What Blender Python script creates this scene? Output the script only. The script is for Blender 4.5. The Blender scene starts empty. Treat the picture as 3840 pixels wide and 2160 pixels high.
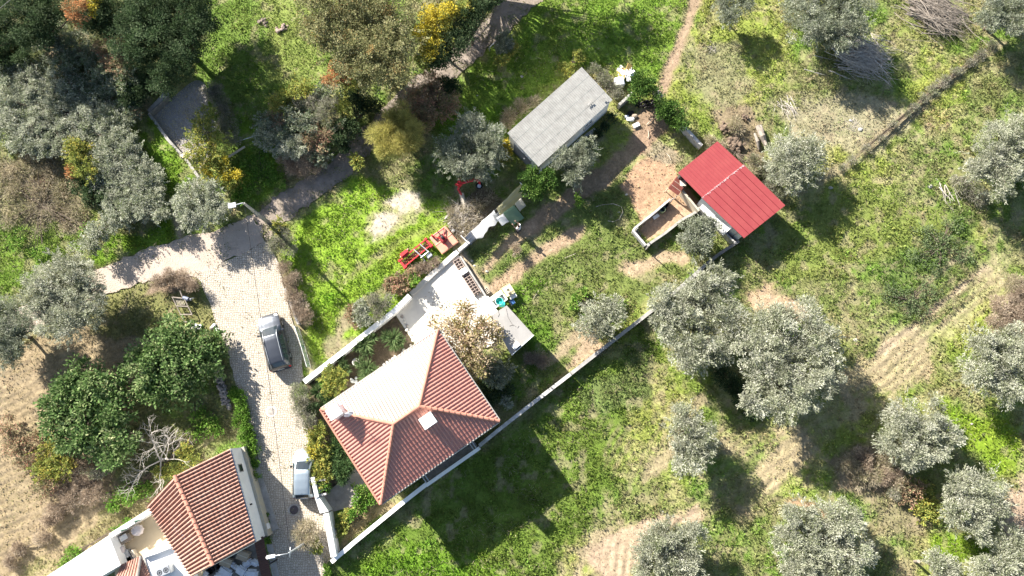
import bpy, bmesh, math, random
import numpy as np
from mathutils import Vector, Matrix

random.seed(7); RNG = np.random.default_rng(11)
C = bpy.context.scene.collection
SC = bpy.context.scene

# ---------------------------------------------------------------- camera, sky, sun, exposure
FPX, CAMH, TILT = 2700.0, 57.0, math.radians(9.978)
cam = bpy.data.cameras.new("camera"); camo = bpy.data.objects.new("camera", cam); C.objects.link(camo)
camo.location = (0, 0, CAMH); camo.rotation_euler = (TILT, 0, 0)
cam.sensor_fit = 'HORIZONTAL'; cam.sensor_width = 36.0; cam.lens = 36.0 * FPX / 3840.0
cam.clip_start = 0.5; cam.clip_end = 3000
SC.camera = camo

SUN_EL, SUN_AZ = math.radians(30), math.radians(-43.5)      # azimuth in which the shadows fall
w = bpy.data.worlds.new("World"); SC.world = w; w.use_nodes = True
nt = w.node_tree; bg = nt.nodes["Background"]
sky = nt.nodes.new("ShaderNodeTexSky"); sky.sky_type = 'NISHITA'; sky.sun_disc = False
sky.sun_elevation = SUN_EL; sky.sun_rotation = math.radians(-46.5)
nt.links.new(sky.outputs[0], bg.inputs[0]); bg.inputs[1].default_value = 0.062
sl = bpy.data.lights.new("sun", 'SUN'); sl.energy = 5.0; sl.angle = math.radians(0.5); sl.color = (1.0, 0.955, 0.88)
so = bpy.data.objects.new("sun", sl); C.objects.link(so)
so.rotation_euler = Vector((math.cos(SUN_AZ)*math.cos(SUN_EL), math.sin(SUN_AZ)*math.cos(SUN_EL), -math.sin(SUN_EL))).to_track_quat('-Z', 'Y').to_euler()
so.location = (-20, 20, 30)
SC.view_settings.view_transform = 'Standard'; SC.view_settings.look = 'None'
SC.view_settings.exposure = 1.82; SC.view_settings.gamma = 1.0; SC.view_settings.use_curve_mapping = False
SC.cycles.max_bounces = 6; SC.cycles.transparent_max_bounces = 6; SC.cycles.use_denoising = True

# ---------------------------------------------------------------- helpers
_c, _s = math.cos(TILT), math.sin(TILT)
def P(px, py, z=0.0):
    """point of the place seen at a photograph pixel, at height z"""
    d = ((px-1920)/FPX, -(py-1080)/FPX, -1.0)
    wy = d[1]*_c - d[2]*_s; wz = d[1]*_s + d[2]*_c
    k = (z-CAMH)/wz
    return Vector((d[0]*k, wy*k, z))
def P2(pts, z=0.0): return [P(x, y, z) for x, y in pts]

class MB:
    """collects shapes and links them as one mesh object"""
    def __init__(s): s.v = []; s.f = []
    def add(s, vs, fs, M=None):
        o = len(s.v)
        s.v += [tuple(M @ Vector(v)) if M else tuple(v) for v in vs]
        s.f += [tuple(i+o for i in f) for f in fs]; return s
    def box(s, x0, x1, y0, y1, z0, z1, M=None, bev=0.0):
        if bev > 0:
            b = min(bev, (x1-x0)*.45, (y1-y0)*.45, (z1-z0)*.45)
            bm = bmesh.new(); bmesh.ops.create_cube(bm, size=1)
            for q in bm.verts: q.co = Vector(((x0+x1)/2+q.co.x*(x1-x0), (y0+y1)/2+q.co.y*(y1-y0), (z0+z1)/2+q.co.z*(z1-z0)))
            bmesh.ops.bevel(bm, geom=bm.edges[:], offset=b, segments=2, affect='EDGES')
            bm.verts.index_update()
            s.add([q.co.copy() for q in bm.verts], [[q.index for q in f.verts] for f in bm.faces], M); bm.free(); return s
        v = [(x0,y0,z0),(x1,y0,z0),(x1,y1,z0),(x0,y1,z0),(x0,y0,z1),(x1,y0,z1),(x1,y1,z1),(x0,y1,z1)]
        return s.add(v, [(3,2,1,0),(4,5,6,7),(0,1,5,4),(1,2,6,5),(2,3,7,6),(3,0,4,7)], M)
    def tube(s, pts, r, n=6, M=None, caps=True):
        pts = [Vector(p) for p in pts]; k = len(pts)
        rs = list(r) if isinstance(r, (list, tuple)) else [r]*k
        vs = []; fs = []; up = None
        for i, p in enumerate(pts):
            t = (pts[min(i+1, k-1)] - pts[max(i-1, 0)])
            t = t.normalized() if t.length > 1e-9 else Vector((0,0,1))
            if up is None: up = Vector((0,0,1)) if abs(t.z) < .9 else Vector((1,0,0))
            a = t.cross(up)
            if a.length < 1e-6: a = t.cross(Vector((0,1,0.1)))
            a.normalize(); b = t.cross(a); up = a.cross(t)
            for j in range(n):
                an = 2*math.pi*j/n
                vs.append(p + a*math.cos(an)*rs[i] + b*math.sin(an)*rs[i])
        for i in range(k-1):
            for j in range(n):
                fs.append((i*n+j, i*n+(j+1)%n, (i+1)*n+(j+1)%n, (i+1)*n+j))
        if caps: fs.append(tuple(range(n-1, -1, -1))); fs.append(tuple((k-1)*n+j for j in range(n)))
        return s.add(vs, fs, M)
    def lathe(s, prof, n=16, M=None, cap0=True, cap1=True):
        vs = []; fs = []
        for r, z in prof:
            for j in range(n): vs.append((r*math.cos(2*math.pi*j/n), r*math.sin(2*math.pi*j/n), z))
        for i in range(len(prof)-1):
            for j in range(n): fs.append((i*n+j, i*n+(j+1)%n, (i+1)*n+(j+1)%n, (i+1)*n+j))
        if cap0: fs.append(tuple(range(n-1, -1, -1)))
        if cap1: fs.append(tuple((len(prof)-1)*n+j for j in range(n)))
        return s.add(vs, fs, M)
    def prism(s, poly, z0, z1, M=None):
        """poly: list of (x, y) counter-clockwise"""
        n = len(poly); a = sum(poly[i][0]*poly[(i+1)%n][1]-poly[(i+1)%n][0]*poly[i][1] for i in range(n))
        if a < 0: poly = poly[::-1]
        vs = [(p[0], p[1], z0) for p in poly] + [(p[0], p[1], z1) for p in poly]
        fs = [tuple(range(n-1, -1, -1)), tuple(range(n, 2*n))] + [(i, (i+1)%n, (i+1)%n+n, i+n) for i in range(n)]
        return s.add(vs, fs, M)
    def rock(s, c, r, seed, sq=(1,1,.7)):
        bm = bmesh.new(); bmesh.ops.create_icosphere(bm, subdivisions=2, radius=1)
        rr = random.Random(seed)
        ks = [(Vector((rr.uniform(-1,1), rr.uniform(-1,1), rr.uniform(-1,1))).normalized(), rr.uniform(.55,.85)) for _ in range(9)]
        for q in bm.verts:
            d = q.co.copy()
            for n, h in ks:
                t = d.dot(n)
                if t > h: d -= n*(t-h)
            q.co = Vector(c) + Vector((d.x*sq[0], d.y*sq[1], d.z*sq[2]))*r
        bm.verts.index_update()
        s.add([q.co.copy() for q in bm.verts], [[q.index for q in f.verts] for f in bm.faces]); bm.free(); return s

def root_loc(o):
    while o.parent: o = o.parent
    return o.location.copy(), o.rotation_euler.copy()
def obj(name, mb, mat, parent=None, smooth=False, local=False):
    """one mesh object; shapes are given in world metres (local=True: in the thing's own frame)"""
    me = bpy.data.meshes.new(name)
    vs = mb.v
    if parent is not None and not local:
        L = root_loc(parent)[0]; vs = [(v[0]-L.x, v[1]-L.y, v[2]-L.z) for v in vs]
    me.from_pydata(vs, [], mb.f); me.validate()
    for m in (mat if isinstance(mat, list) else [mat]): me.materials.append(m)
    if smooth: me.polygons.foreach_set('use_smooth', [True]*len(me.polygons))
    o = bpy.data.objects.new(name, me); C.objects.link(o)
    if parent is not None: o.parent = parent
    return o
def tag(o, label=None, cat=None, group=None, kind=None):
    if label: o['label'] = label
    if cat: o['category'] = cat
    if group: o['group'] = group
    if kind: o['kind'] = kind
    return o
def thing(name, label, cat, loc=(0,0,0), rz=0.0, group=None):
    o = bpy.data.objects.new(name, None); C.objects.link(o)
    o.location = loc; o.rotation_euler = (0, 0, rz); o.empty_display_size = .3
    return tag(o, label, cat, group)
def copy_thing(o, loc, rz, label):
    c = o.copy(); C.objects.link(c); c.location = loc; c.rotation_euler = (0, 0, rz); c['label'] = label
    for ch in list(o.children):
        d = ch.copy(); C.objects.link(d); d.parent = c
        for g in list(ch.children):
            e = g.copy(); C.objects.link(e); e.parent = d
    return c

# ---------------------------------------------------------------- materials
def mat(name, col, rough=.8, var=.25, scale=3.0, col2=None, metal=0.0, bump=0.0, bscale=20.0, spec=.3, coat=0.0, trans=0.0, alpha=1.0):
    m = bpy.data.materials.new(name); m.use_nodes = True
    t = m.node_tree; b = t.nodes["Principled BSDF"]
    b.inputs['Roughness'].default_value = rough; b.inputs['Metallic'].default_value = metal
    b.inputs['Specular IOR Level'].default_value = spec; b.inputs['Coat Weight'].default_value = coat
    b.inputs['Alpha'].default_value = alpha
    if trans: b.inputs['Transmission Weight'].default_value = trans
    g = t.nodes.new("ShaderNodeNewGeometry")
    n = t.nodes.new("ShaderNodeTexNoise"); n.inputs['Scale'].default_value = scale; n.inputs['Detail'].default_value = 6; n.inputs['Roughness'].default_value = .65
    t.links.new(g.outputs['Position'], n.inputs['Vector'])
    r = t.nodes.new("ShaderNodeMapRange"); r.inputs['From Min'].default_value = .3; r.inputs['From Max'].default_value = .7
    t.links.new(n.outputs['Fac'], r.inputs['Value'])
    mx = t.nodes.new("ShaderNodeMix"); mx.data_type = 'RGBA'
    c2 = col2 if col2 else tuple(max(0, c*(1-var)) for c in col)
    c1 = col if col2 else tuple(min(1, c*(1+var*.5)) for c in col)
    mx.inputs['A'].default_value = (*c1, 1); mx.inputs['B'].default_value = (*c2, 1)
    t.links.new(r.outputs[0], mx.inputs['Factor']); t.links.new(mx.outputs['Result'], b.inputs['Base Color'])
    if bump:
        n2 = t.nodes.new("ShaderNodeTexNoise"); n2.inputs['Scale'].default_value = bscale; n2.inputs['Detail'].default_value = 4
        t.links.new(g.outputs['Position'], n2.inputs['Vector'])
        bp = t.nodes.new("ShaderNodeBump"); bp.inputs['Strength'].default_value = bump; bp.inputs['Distance'].default_value = .05
        t.links.new(n2.outputs['Fac'], bp.inputs['Height']); t.links.new(bp.outputs[0], b.inputs['Normal'])
    return m

def attr_mat(name, rough=.85, transl=0.0, noise=0.0, nscale=8.0, bump=0.0, spec=.2):
    """base colour from the mesh's own 'col' attribute (leaf and soil colours)"""
    m = bpy.data.materials.new(name); m.use_nodes = True
    t = m.node_tree; b = t.nodes["Principled BSDF"]; out = t.nodes["Material Output"]
    b.inputs['Roughness'].default_value = rough; b.inputs['Specular IOR Level'].default_value = spec
    a = t.nodes.new("ShaderNodeAttribute"); a.attribute_name = 'col'
    src = a.outputs['Color']
    if noise:
        g = t.nodes.new("ShaderNodeNewGeometry")
        n = t.nodes.new("ShaderNodeTexNoise"); n.inputs['Scale'].default_value = nscale; n.inputs['Detail'].default_value = 8; n.inputs['Roughness'].default_value = .75
        t.links.new(g.outputs['Position'], n.inputs['Vector'])
        r = t.nodes.new("ShaderNodeMapRange"); r.inputs['From Min'].default_value = .3; r.inputs['From Max'].default_value = .7
        r.inputs['To Min'].default_value = 1-noise; r.inputs['To Max'].default_value = 1+noise
        t.links.new(n.outputs['Fac'], r.inputs['Value'])
        vm = t.nodes.new("ShaderNodeVectorMath"); vm.operation = 'SCALE'
        t.links.new(src, vm.inputs[0]); t.links.new(r.outputs[0], vm.inputs['Scale']); src = vm.outputs[0]
        if bump:
            bp = t.nodes.new("ShaderNodeBump"); bp.inputs['Strength'].default_value = bump; bp.inputs['Distance'].default_value = .08
            t.links.new(n.outputs['Fac'], bp.inputs['Height']); t.links.new(bp.outputs[0], b.inputs['Normal'])
    t.links.new(src, b.inputs['Base Color'])
    if transl:
        tr = t.nodes.new("ShaderNodeBsdfTranslucent"); t.links.new(src, tr.inputs['Color'])
        mx = t.nodes.new("ShaderNodeMixShader"); mx.inputs[0].default_value = transl
        t.links.new(b.outputs[0], mx.inputs[1]); t.links.new(tr.outputs[0], mx.inputs[2]); t.links.new(mx.outputs[0], out.inputs[0])
    return m

M_LEAF = attr_mat('foliage', .7, .33, spec=.12)
M_SOIL = attr_mat('soil_and_turf', .95, 0, .38, 5.0, .6, spec=.1)
M_BARK = mat('bark', (.13,.10,.075), .95, .5, 9, bump=.6)
M_DEAD = mat('bare_wood', (.50,.45,.39), .9, .4, 6)
M_TWIG = mat('dry_twigs', (.20,.16,.13), .95, .5, 5)
M_WHITE = mat('white_paint', (.80,.79,.76), .7, .10, 1.2)
M_OLDWHITE = mat('weathered_whitewash', (.50,.475,.44), .9, .5, 2.2, bump=.2)
M_CEMENT = mat('grey_cement', (.36,.34,.31), .95, .4, 1.6, bump=.2)
M_DARKCEM = mat('mouldy_cement', (.13,.12,.11), .95, .6, 2.4, col2=(.26,.24,.22), bump=.2)
M_PATIO = mat('patio_concrete', (.62,.58,.51), .9, .12, .7)
M_SLAB = mat('roof_concrete', (.30,.285,.265), .95, .16, 1.1)
M_CREAM = mat('cream_floor', (.52,.42,.28), .85, .12, .8)
M_METAL = mat('galvanised_metal', (.50,.51,.52), .45, .2, 4, metal=.6)
M_DARKMET = mat('dark_metal', (.03,.03,.033), .5, .3, 5, metal=.4)
M_BLACK = mat('black_rubber', (.015,.015,.016), .8, .3, 8)
M_GLASS = mat('dark_glass', (.02,.028,.033), .06, .1, 3, spec=.8)
M_WOOD = mat('grey_timber', (.27,.23,.19), .9, .4, 6)
M_PALEWOOD = mat('pale_timber', (.55,.48,.38), .85, .3, 5)
M_PALESTONE = mat('pale_stone', (.46,.43,.39), .95, .3, 4, bump=.3)
M_STONE = mat('field_stone', (.36,.32,.28), .95, .4, 3, bump=.4)
M_REDPAINT = mat('red_machine_paint', (.55,.03,.035), .45, .3, 5, spec=.5)
M_PINKDECK = mat('faded_orange_deck', (.62,.24,.15), .7, .3, 3, col2=(.52,.28,.20))
M_BROWN = mat('brown_sheet_metal', (.075,.035,.025), .6, .2, 2)
M_BEIGEWALL = mat('beige_stonework', (.46,.40,.27), .95, .4, 2.4, col2=(.36,.34,.30))
M_CARD = mat('cardboard', (.36,.29,.22), .9, .2, 3)
M_SACK = mat('pale_sacking', (.58,.60,.66), .7, .15, 4)

# ---------------------------------------------------------------- numpy noise
def vnoise(x, y, seed=0):
    def h(i, j):
        n = (i*374761393 + j*668265263 + seed*1274126177) & 0xffffffff
        n = ((n ^ (n >> 13))*1274126177) & 0xffffffff
        return ((n ^ (n >> 16)) & 0xffff)/65535.0
    xi = np.floor(x).astype(np.int64); yi = np.floor(y).astype(np.int64)
    fx = x-xi; fy = y-yi; fx = fx*fx*(3-2*fx); fy = fy*fy*(3-2*fy)
    return (h(xi,yi)*(1-fx)+h(xi+1,yi)*fx)*(1-fy) + (h(xi,yi+1)*(1-fx)+h(xi+1,yi+1)*fx)*fy
def fbm(x, y, s, seed=0, o=4):
    r = 0; a = .5; t = 0
    for i in range(o):
        r = r + a*vnoise(x*s*2**i+37.2*i, y*s*2**i-11.7*i, seed+i); t += a; a *= .55
    return r/t
def sstep(a, b, x):
    t = np.clip((x-a)/(b-a), 0, 1); return t*t*(3-2*t)
def poly_dist(x, y, poly):
    """signed distance to a polygon, positive inside"""
    poly = [(p[0], p[1]) for p in poly]; n = len(poly)
    d = np.full(x.shape, 1e9); ins = np.zeros(x.shape, bool)
    for i in range(n):
        ax, ay = poly[i]; bx, by = poly[(i+1)%n]
        ex, ey = bx-ax, by-ay; L = ex*ex+ey*ey+1e-12
        t = np.clip(((x-ax)*ex+(y-ay)*ey)/L, 0, 1)
        d = np.minimum(d, np.hypot(x-ax-t*ex, y-ay-t*ey))
        c = ((ay > y) != (by > y))
        ins ^= c & (x < ex*(y-ay)/(ey if abs(ey) > 1e-12 else 1e-12)+ax)
    return np.where(ins, d, -d)
def line_dist(x, y, pts):
    d = np.full(x.shape, 1e9)
    for i in range(len(pts)-1):
        ax, ay = pts[i][0], pts[i][1]; ex, ey = pts[i+1][0]-ax, pts[i+1][1]-ay; L = ex*ex+ey*ey+1e-12
        t = np.clip(((x-ax)*ex+(y-ay)*ey)/L, 0, 1)
        d = np.minimum(d, np.hypot(x-ax-t*ex, y-ay-t*ey))
    return d

def quads_mesh(name, V, col, mat_, parent=None, per=4):
    """V: (N, per, 3) separate little faces with one colour each"""
    N = V.shape[0]; me = bpy.data.meshes.new(name)
    co = V.reshape(-1, 3).astype(np.float32)
    if parent is not None:
        L = root_loc(parent)[0]; co = co - np.array([L.x, L.y, L.z], np.float32)
    me.vertices.add(N*per); me.vertices.foreach_set('co', co.ravel())
    me.loops.add(N*per); me.loops.foreach_set('vertex_index', np.arange(N*per, dtype=np.int32))
    me.polygons.add(N); me.polygons.foreach_set('loop_start', np.arange(0, N*per, per, dtype=np.int32))
    try: me.polygons.foreach_set('loop_total', np.full(N, per, np.int32))
    except Exception: pass
    me.update(calc_edges=True)
    at = me.attributes.new('col', 'FLOAT_COLOR', 'FACE')
    c4 = np.ones((N, 4), np.float32); c4[:, :3] = col
    at.data.foreach_set('color', c4.ravel())
    me.materials.append(mat_)
    o = bpy.data.objects.new(name, me); C.objects.link(o)
    if parent is not None: o.parent = parent
    return o
def leaf_quads(pos, axis, ln, wd, rng, flat=0.0, face=None):
    """diamond leaves: pos (N,3) base, axis (N,3)"""
    N = len(pos)
    axis = axis/(np.linalg.norm(axis, axis=1, keepdims=True)+1e-9)
    r = rng.normal(size=(N, 3)); r[:, :2] *= (1-flat*.6)
    r[:, 2] = r[:, 2]*(1-flat) + flat*2.0
    if face is not None: r = face+r*.45
    side = np.cross(axis, r); side /= (np.linalg.norm(side, axis=1, keepdims=True)+1e-9)
    ln = ln[:, None]; wd = wd[:, None]
    a = pos; b = pos+axis*ln*.5+side*wd*.5; c = pos+axis*ln; d = pos+axis*ln*.5-side*wd*.5
    return np.stack([a, b, c, d], 1)
# ---------------------------------------------------------------- paved outlines (photograph pixels turned into places on the ground)
ROAD = [(1060,2420),(1045,2160),(1012,2020),(976,1750),(952,1640),(905,1500),(872,1400),(850,1300),(805,1200),(772,1100),(735,1036),
        (790,1010),(880,965),(1000,905),(1042,975),(1072,1110),(1098,1200),(1128,1310),(1140,1420),(1098,1470),(1110,1520),(1150,1600),(1186,1700),(1192,1830),(1240,2000),(1255,2100),(1215,2160),(1225,2420)]
GRAVEL = [(1000,905),(982,868),(945,805),(850,848),(770,872),(700,890),(580,925),(480,960),(400,992),(350,1012),(200,1092),(60,1152),(0,1192),(-300,1320),
          (-300,1440),(0,1284),(110,1240),(180,1205),(250,1165),(390,1108),(520,1062),(640,1034),(735,1036),(790,1010),(880,965)]
TRACK = [(982,868),(945,805),(1040,735),(1180,650),(1290,560),(1400,440),(1500,340),(1550,300),(1700,170),(1800,80),(1880,0),(2000,-110),
         (2140,-90),(2030,0),(1905,120),(1815,195),(1770,240),(1700,300),(1590,390),(1490,455),(1395,570),(1330,640),(1250,705),(1110,800),(1040,850),(1000,905)]
CHANNEL = [(558,424),(625,362),(700,300),(728,286),(760,296),(775,330),(782,420),(812,470),(800,560),(745,665),(700,600),(628,520)]
PATIO = [(1478,1172),(1700,953),(1712,948),(1742,985),(1838,1140),(1900,1230),(1840,1300),(1700,1330),(1620,1300),(1557,1292)]
PATH = [(1205,1862),(1300,1790),(1345,1740),(1420,1800),(1375,1850),(1330,1898),(1225,1925)]
W = lambda pts: [tuple(p[:2]) for p in P2(pts)]
wROAD, wGRAVEL, wTRACK, wCHAN, wPATIO, wPATH = map(W, (ROAD, GRAVEL, TRACK, CHANNEL, PATIO, PATH))

# ---------------------------------------------------------------- ground: one sheet with its own soil and turf colours
DX = .13
gx = np.concatenate([np.array([-1500,-700,-300,-150,-90,-65]), np.arange(-52, 52.01, DX), np.array([65,90,150,300,700,1500])])
gy = np.concatenate([np.array([-1500,-700,-300,-120,-60,-30]), np.arange(-19, 42.01, DX), np.array([55,80,150,300,700,1500])])
X, Y = np.meshgrid(gx, gy); SH = X.shape; x = X.ravel(); y = Y.ravel()
GREEN=(.125,.195,.036); LUSH=(.175,.27,.030); YEL=(.245,.275,.060); DRY=(.34,.285,.17); OLIVE=(.17,.195,.065)
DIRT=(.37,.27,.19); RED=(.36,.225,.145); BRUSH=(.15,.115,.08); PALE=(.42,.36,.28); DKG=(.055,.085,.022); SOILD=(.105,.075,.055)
n1 = fbm(x, y, .11, 1); n2 = fbm(x, y, .45, 5); n3 = fbm(x, y, 1.6, 9)
col = np.empty((x.size, 3)); veg = np.full(x.size, .8); hgt = np.full(x.size, .15)
def mixc(c, a):
    global col
    col = col*(1-a[:, None]) + np.array(c)[None, :]*a[:, None]
col[:] = OLIVE
mixc(GREEN, sstep(.42, .62, n2)); mixc(YEL, sstep(.45, .65, n1)*.75); mixc(DRY, sstep(.46, .66, fbm(x, y, .8, 23))*.42)
mixc((.20,.165,.095), sstep(.55, .70, fbm(x, y, 1.9, 27))*.4)
REG = [  # outline, colour, plant cover, height, softness (m), raggedness (m)
 ([(740,0),(1130,-80),(1240,230),(1060,560),(900,720),(740,480),(735,200)], GREEN, 1.0, .14, 1.0, 1.5),
 ([(960,-80),(1260,-80),(1240,230),(1150,330),(1020,300)], (.19,.23,.06), .9, .10, 1.2, 1.2),
 ([(900,420),(1120,560),(1010,780),(890,760)], LUSH, 1.0, .14, .6, 1.0),
 ([(1890,140),(2040,0),(2600,-60),(2560,200),(2440,330),(2200,270),(2060,330),(1890,530),(1660,480),(1720,330)], (.14,.225,.03), 1.0, .14, .8, 1.5),
 ([(1700,420),(1900,400),(1900,540),(1800,640),(1640,600)], (.14,.24,.025), 1.0, .14, .8, .8),
 ([(1050,880),(1330,660),(1480,700),(1680,760),(1700,940),(1480,1165),(1150,1390),(1110,1240),(1060,1050)], (.185,.285,.028), 1.0, .13, .4, .8),
 ([(1380,880),(1420,740),(1560,700),(1600,760),(1500,900),(1400,930)], (.27,.27,.12), .5, .08, .7, 1.4),
 ([(1372,860),(1400,800),(1470,790),(1500,830),(1450,860),(1400,905)], PALE, .12, .06, .4, .7),
 ([(1450,760),(1500,720),(1570,725),(1570,775),(1500,800)], PALE, .15, .06, .4, .7),
 ([(1660,780),(1800,700),(1900,760),(1850,860),(1700,910)], BRUSH, .3, .15, .4, .8),
 ([(1730,960),(1900,830),(2100,640),(2460,620),(2400,900),(2640,940),(2200,1330),(1900,1500),(1830,1130)], (.13,.165,.045), .85, .13, .5, .6),
 ([(1820,1120),(2000,1040),(2100,1130),(2060,1320),(1950,1500),(1880,1560),(2000,1330)], (.10,.175,.022), 1.0, .14, .8, 1.2),
 ([(2150,1300),(2240,1250),(2280,1310),(2200,1400),(2130,1380)], (.34,.25,.17), .25, .08, .5, .8),
 ([(2330,700),(2400,600),(2520,570),(2560,660),(2640,780),(2420,890),(2380,800)], RED, .10, .08, .3, .6),
 ([(2420,560),(2470,530),(2560,600),(2530,640),(2440,610)], (.26,.22,.15), .5, .12, .4, .6),
 ([(2400,855),(2500,770),(2640,760),(2610,800),(2430,910)], (.37,.25,.165), .05, .05, .15, .2),
 ([(2390,430),(2460,380),(2520,460),(2440,560),(2370,520)], (.25,.17,.12), .2, .08, .4, .6),
 ([(1960,1090),(2300,960),(2640,920),(2560,1000),(2300,1130),(2080,1260)], (.145,.175,.05), .8, .12, 1.0, 1.6),
 ([(2250,2180),(2190,2060),(2350,1960),(2620,1890),(2660,1960),(2480,2000),(2360,2180)], DIRT, .12, .06, .5, .8),
 ([(2480,1680),(2560,1520),(2620,1500),(2560,1640),(2500,1740)], (.29,.24,.14), .4, .07, .8, 1.5),
 ([(2780,1780),(2860,1660),(3000,1600),(3120,1700),(3000,1800),(2860,1830)], (.31,.25,.15), .45, .07, 1.0, 2.2),
 ([(2760,1100),(2900,1060),(3050,1170),(3000,1190),(2840,1170)], (.38,.27,.18), .2, .07, .6, 1.2),
 ([(3160,1420),(3330,1240),(3480,1210),(3520,1400),(3330,1480),(3230,1530)], (.29,.24,.14), .55, .08, 1.2, 2.6),
 ([(3350,1230),(3600,1020),(3760,950),(3760,1080),(3560,1260)], (.26,.25,.12), .6, .09, .8, 1.5),
 ([(3740,1900),(3900,1700),(3990,1800),(3900,2000),(3760,2020)], DIRT, .2, .07, .5, 1.0),
 ([(3500,1500),(3760,1540),(3840,1760),(3700,1760),(3560,1640)], (.16,.24,.02), 1.0, .13, .8, 1.2),
 ([(3500,2000),(3740,2020),(3700,2120),(3500,2100)], (.16,.24,.02), 1.0, .13, .8, 1.0),
 ([(3120,1740),(3300,1640),(3440,1760),(3330,1900),(3200,1860)], (.21,.165,.115), .5, .16, .6, 1.2),
 ([(3260,1860),(3500,1800),(3440,2000),(3300,2060)], (.22,.19,.11), .6, .14, .8, 1.5),
 ([(2900,420),(3300,330),(3480,420),(3340,560),(3000,560)], (.27,.24,.15), .5, .09, 1.2, 2.0),
 ([(2560,160),(2760,140),(2800,330),(2660,420),(2580,330)], (.22,.21,.11), .7, .10, 1.0, 1.6),
 ([(2640,430),(2800,400),(2860,520),(2860,640),(2740,560)], (.20,.15,.10), .4, .14, .5, .9),
 ([(3290,960),(3440,780),(3640,800),(3700,1000),(3560,1180),(3400,1230)], (.10,.15,.035), 1.0, .20, .9, 1.2),
 ([(2900,820),(3240,700),(3600,800),(3300,1000),(2900,1080)], (.155,.19,.045), .95, .13, 1.2, 1.6),
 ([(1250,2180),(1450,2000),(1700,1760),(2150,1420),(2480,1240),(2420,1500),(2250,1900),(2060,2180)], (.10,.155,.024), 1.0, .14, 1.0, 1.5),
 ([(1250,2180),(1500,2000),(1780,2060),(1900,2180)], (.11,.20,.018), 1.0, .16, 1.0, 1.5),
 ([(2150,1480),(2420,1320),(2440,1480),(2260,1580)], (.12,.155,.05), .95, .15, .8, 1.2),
 ([(1250,2090),(1330,1900),(1460,1880),(1490,1895),(1330,2020)], (.24,.19,.10), .4, .10, .3, .5),
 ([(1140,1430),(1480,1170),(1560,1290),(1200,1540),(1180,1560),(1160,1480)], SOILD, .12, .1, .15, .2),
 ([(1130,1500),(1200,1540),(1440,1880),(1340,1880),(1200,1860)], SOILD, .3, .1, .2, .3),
 # the left side
 ([(-200,1300),(60,1290),(330,1180),(700,1240),(620,1320),(500,1500),(620,1900),(300,2180),(-200,2180)], (.245,.185,.115), .38, .08, .6, 1.0),
 ([(300,1120),(520,1060),(740,1050),(800,1240),(560,1280),(330,1260)], (.17,.165,.065), .8, .12, .4, .8),
 ([(560,1060),(700,1030),(730,1060),(640,1110),(540,1110)], (.23,.165,.12), .3, .10, .4, .5),
 ([(500,1600),(800,1500),(880,1640),(640,1780),(520,1900),(420,1780)], (.13,.14,.05), .7, .12, .6, 1.0),
 ([(430,1890),(560,1880),(480,2000),(260,2180),(60,2180),(240,2040)], (.19,.17,.08), .7, .12, .6, 1.2),
 ([(800,1250),(900,1480),(935,1680),(860,1640),(820,1450)], (.12,.12,.055), .6, .12, .3, .6),
 ([(-100,600),(160,560),(420,700),(300,900),(160,980),(-100,900)], (.235,.20,.125), .95, .22, .8, 1.5),
 ([(-100,860),(220,840),(330,930),(200,1060),(-100,1180)], (.13,.20,.03), 1.0, .14, .8, 1.2),
 ([(500,440),(560,430),(690,600),(740,700),(660,880),(600,900),(570,640)], (.13,.22,.022), 1.0, .14, .3, .5),
 ([(330,930),(640,830),(690,890),(480,965),(340,1010)], (.13,.22,.02), 1.0, .14, .3, .5),
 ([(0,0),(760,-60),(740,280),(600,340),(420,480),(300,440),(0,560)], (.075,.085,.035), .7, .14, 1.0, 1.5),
 ([(250,330),(340,300),(560,410),(470,480),(330,420)], (.19,.19,.09), .8, .12, .5, 1.0),
]
def wob(seed): return (fbm(x, y, .5, seed, 4)-.5)*2
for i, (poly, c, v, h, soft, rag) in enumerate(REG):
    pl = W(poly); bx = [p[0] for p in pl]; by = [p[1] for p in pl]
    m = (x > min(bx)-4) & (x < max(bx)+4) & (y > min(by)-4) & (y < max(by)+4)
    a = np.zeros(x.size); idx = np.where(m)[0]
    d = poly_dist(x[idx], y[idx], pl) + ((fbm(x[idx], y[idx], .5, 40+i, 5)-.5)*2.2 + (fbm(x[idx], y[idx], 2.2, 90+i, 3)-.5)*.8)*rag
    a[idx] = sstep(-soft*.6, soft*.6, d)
    mixc(c, a*.92); veg = veg*(1-a)+v*a; hgt = hgt*(1-a)+h*a
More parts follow.
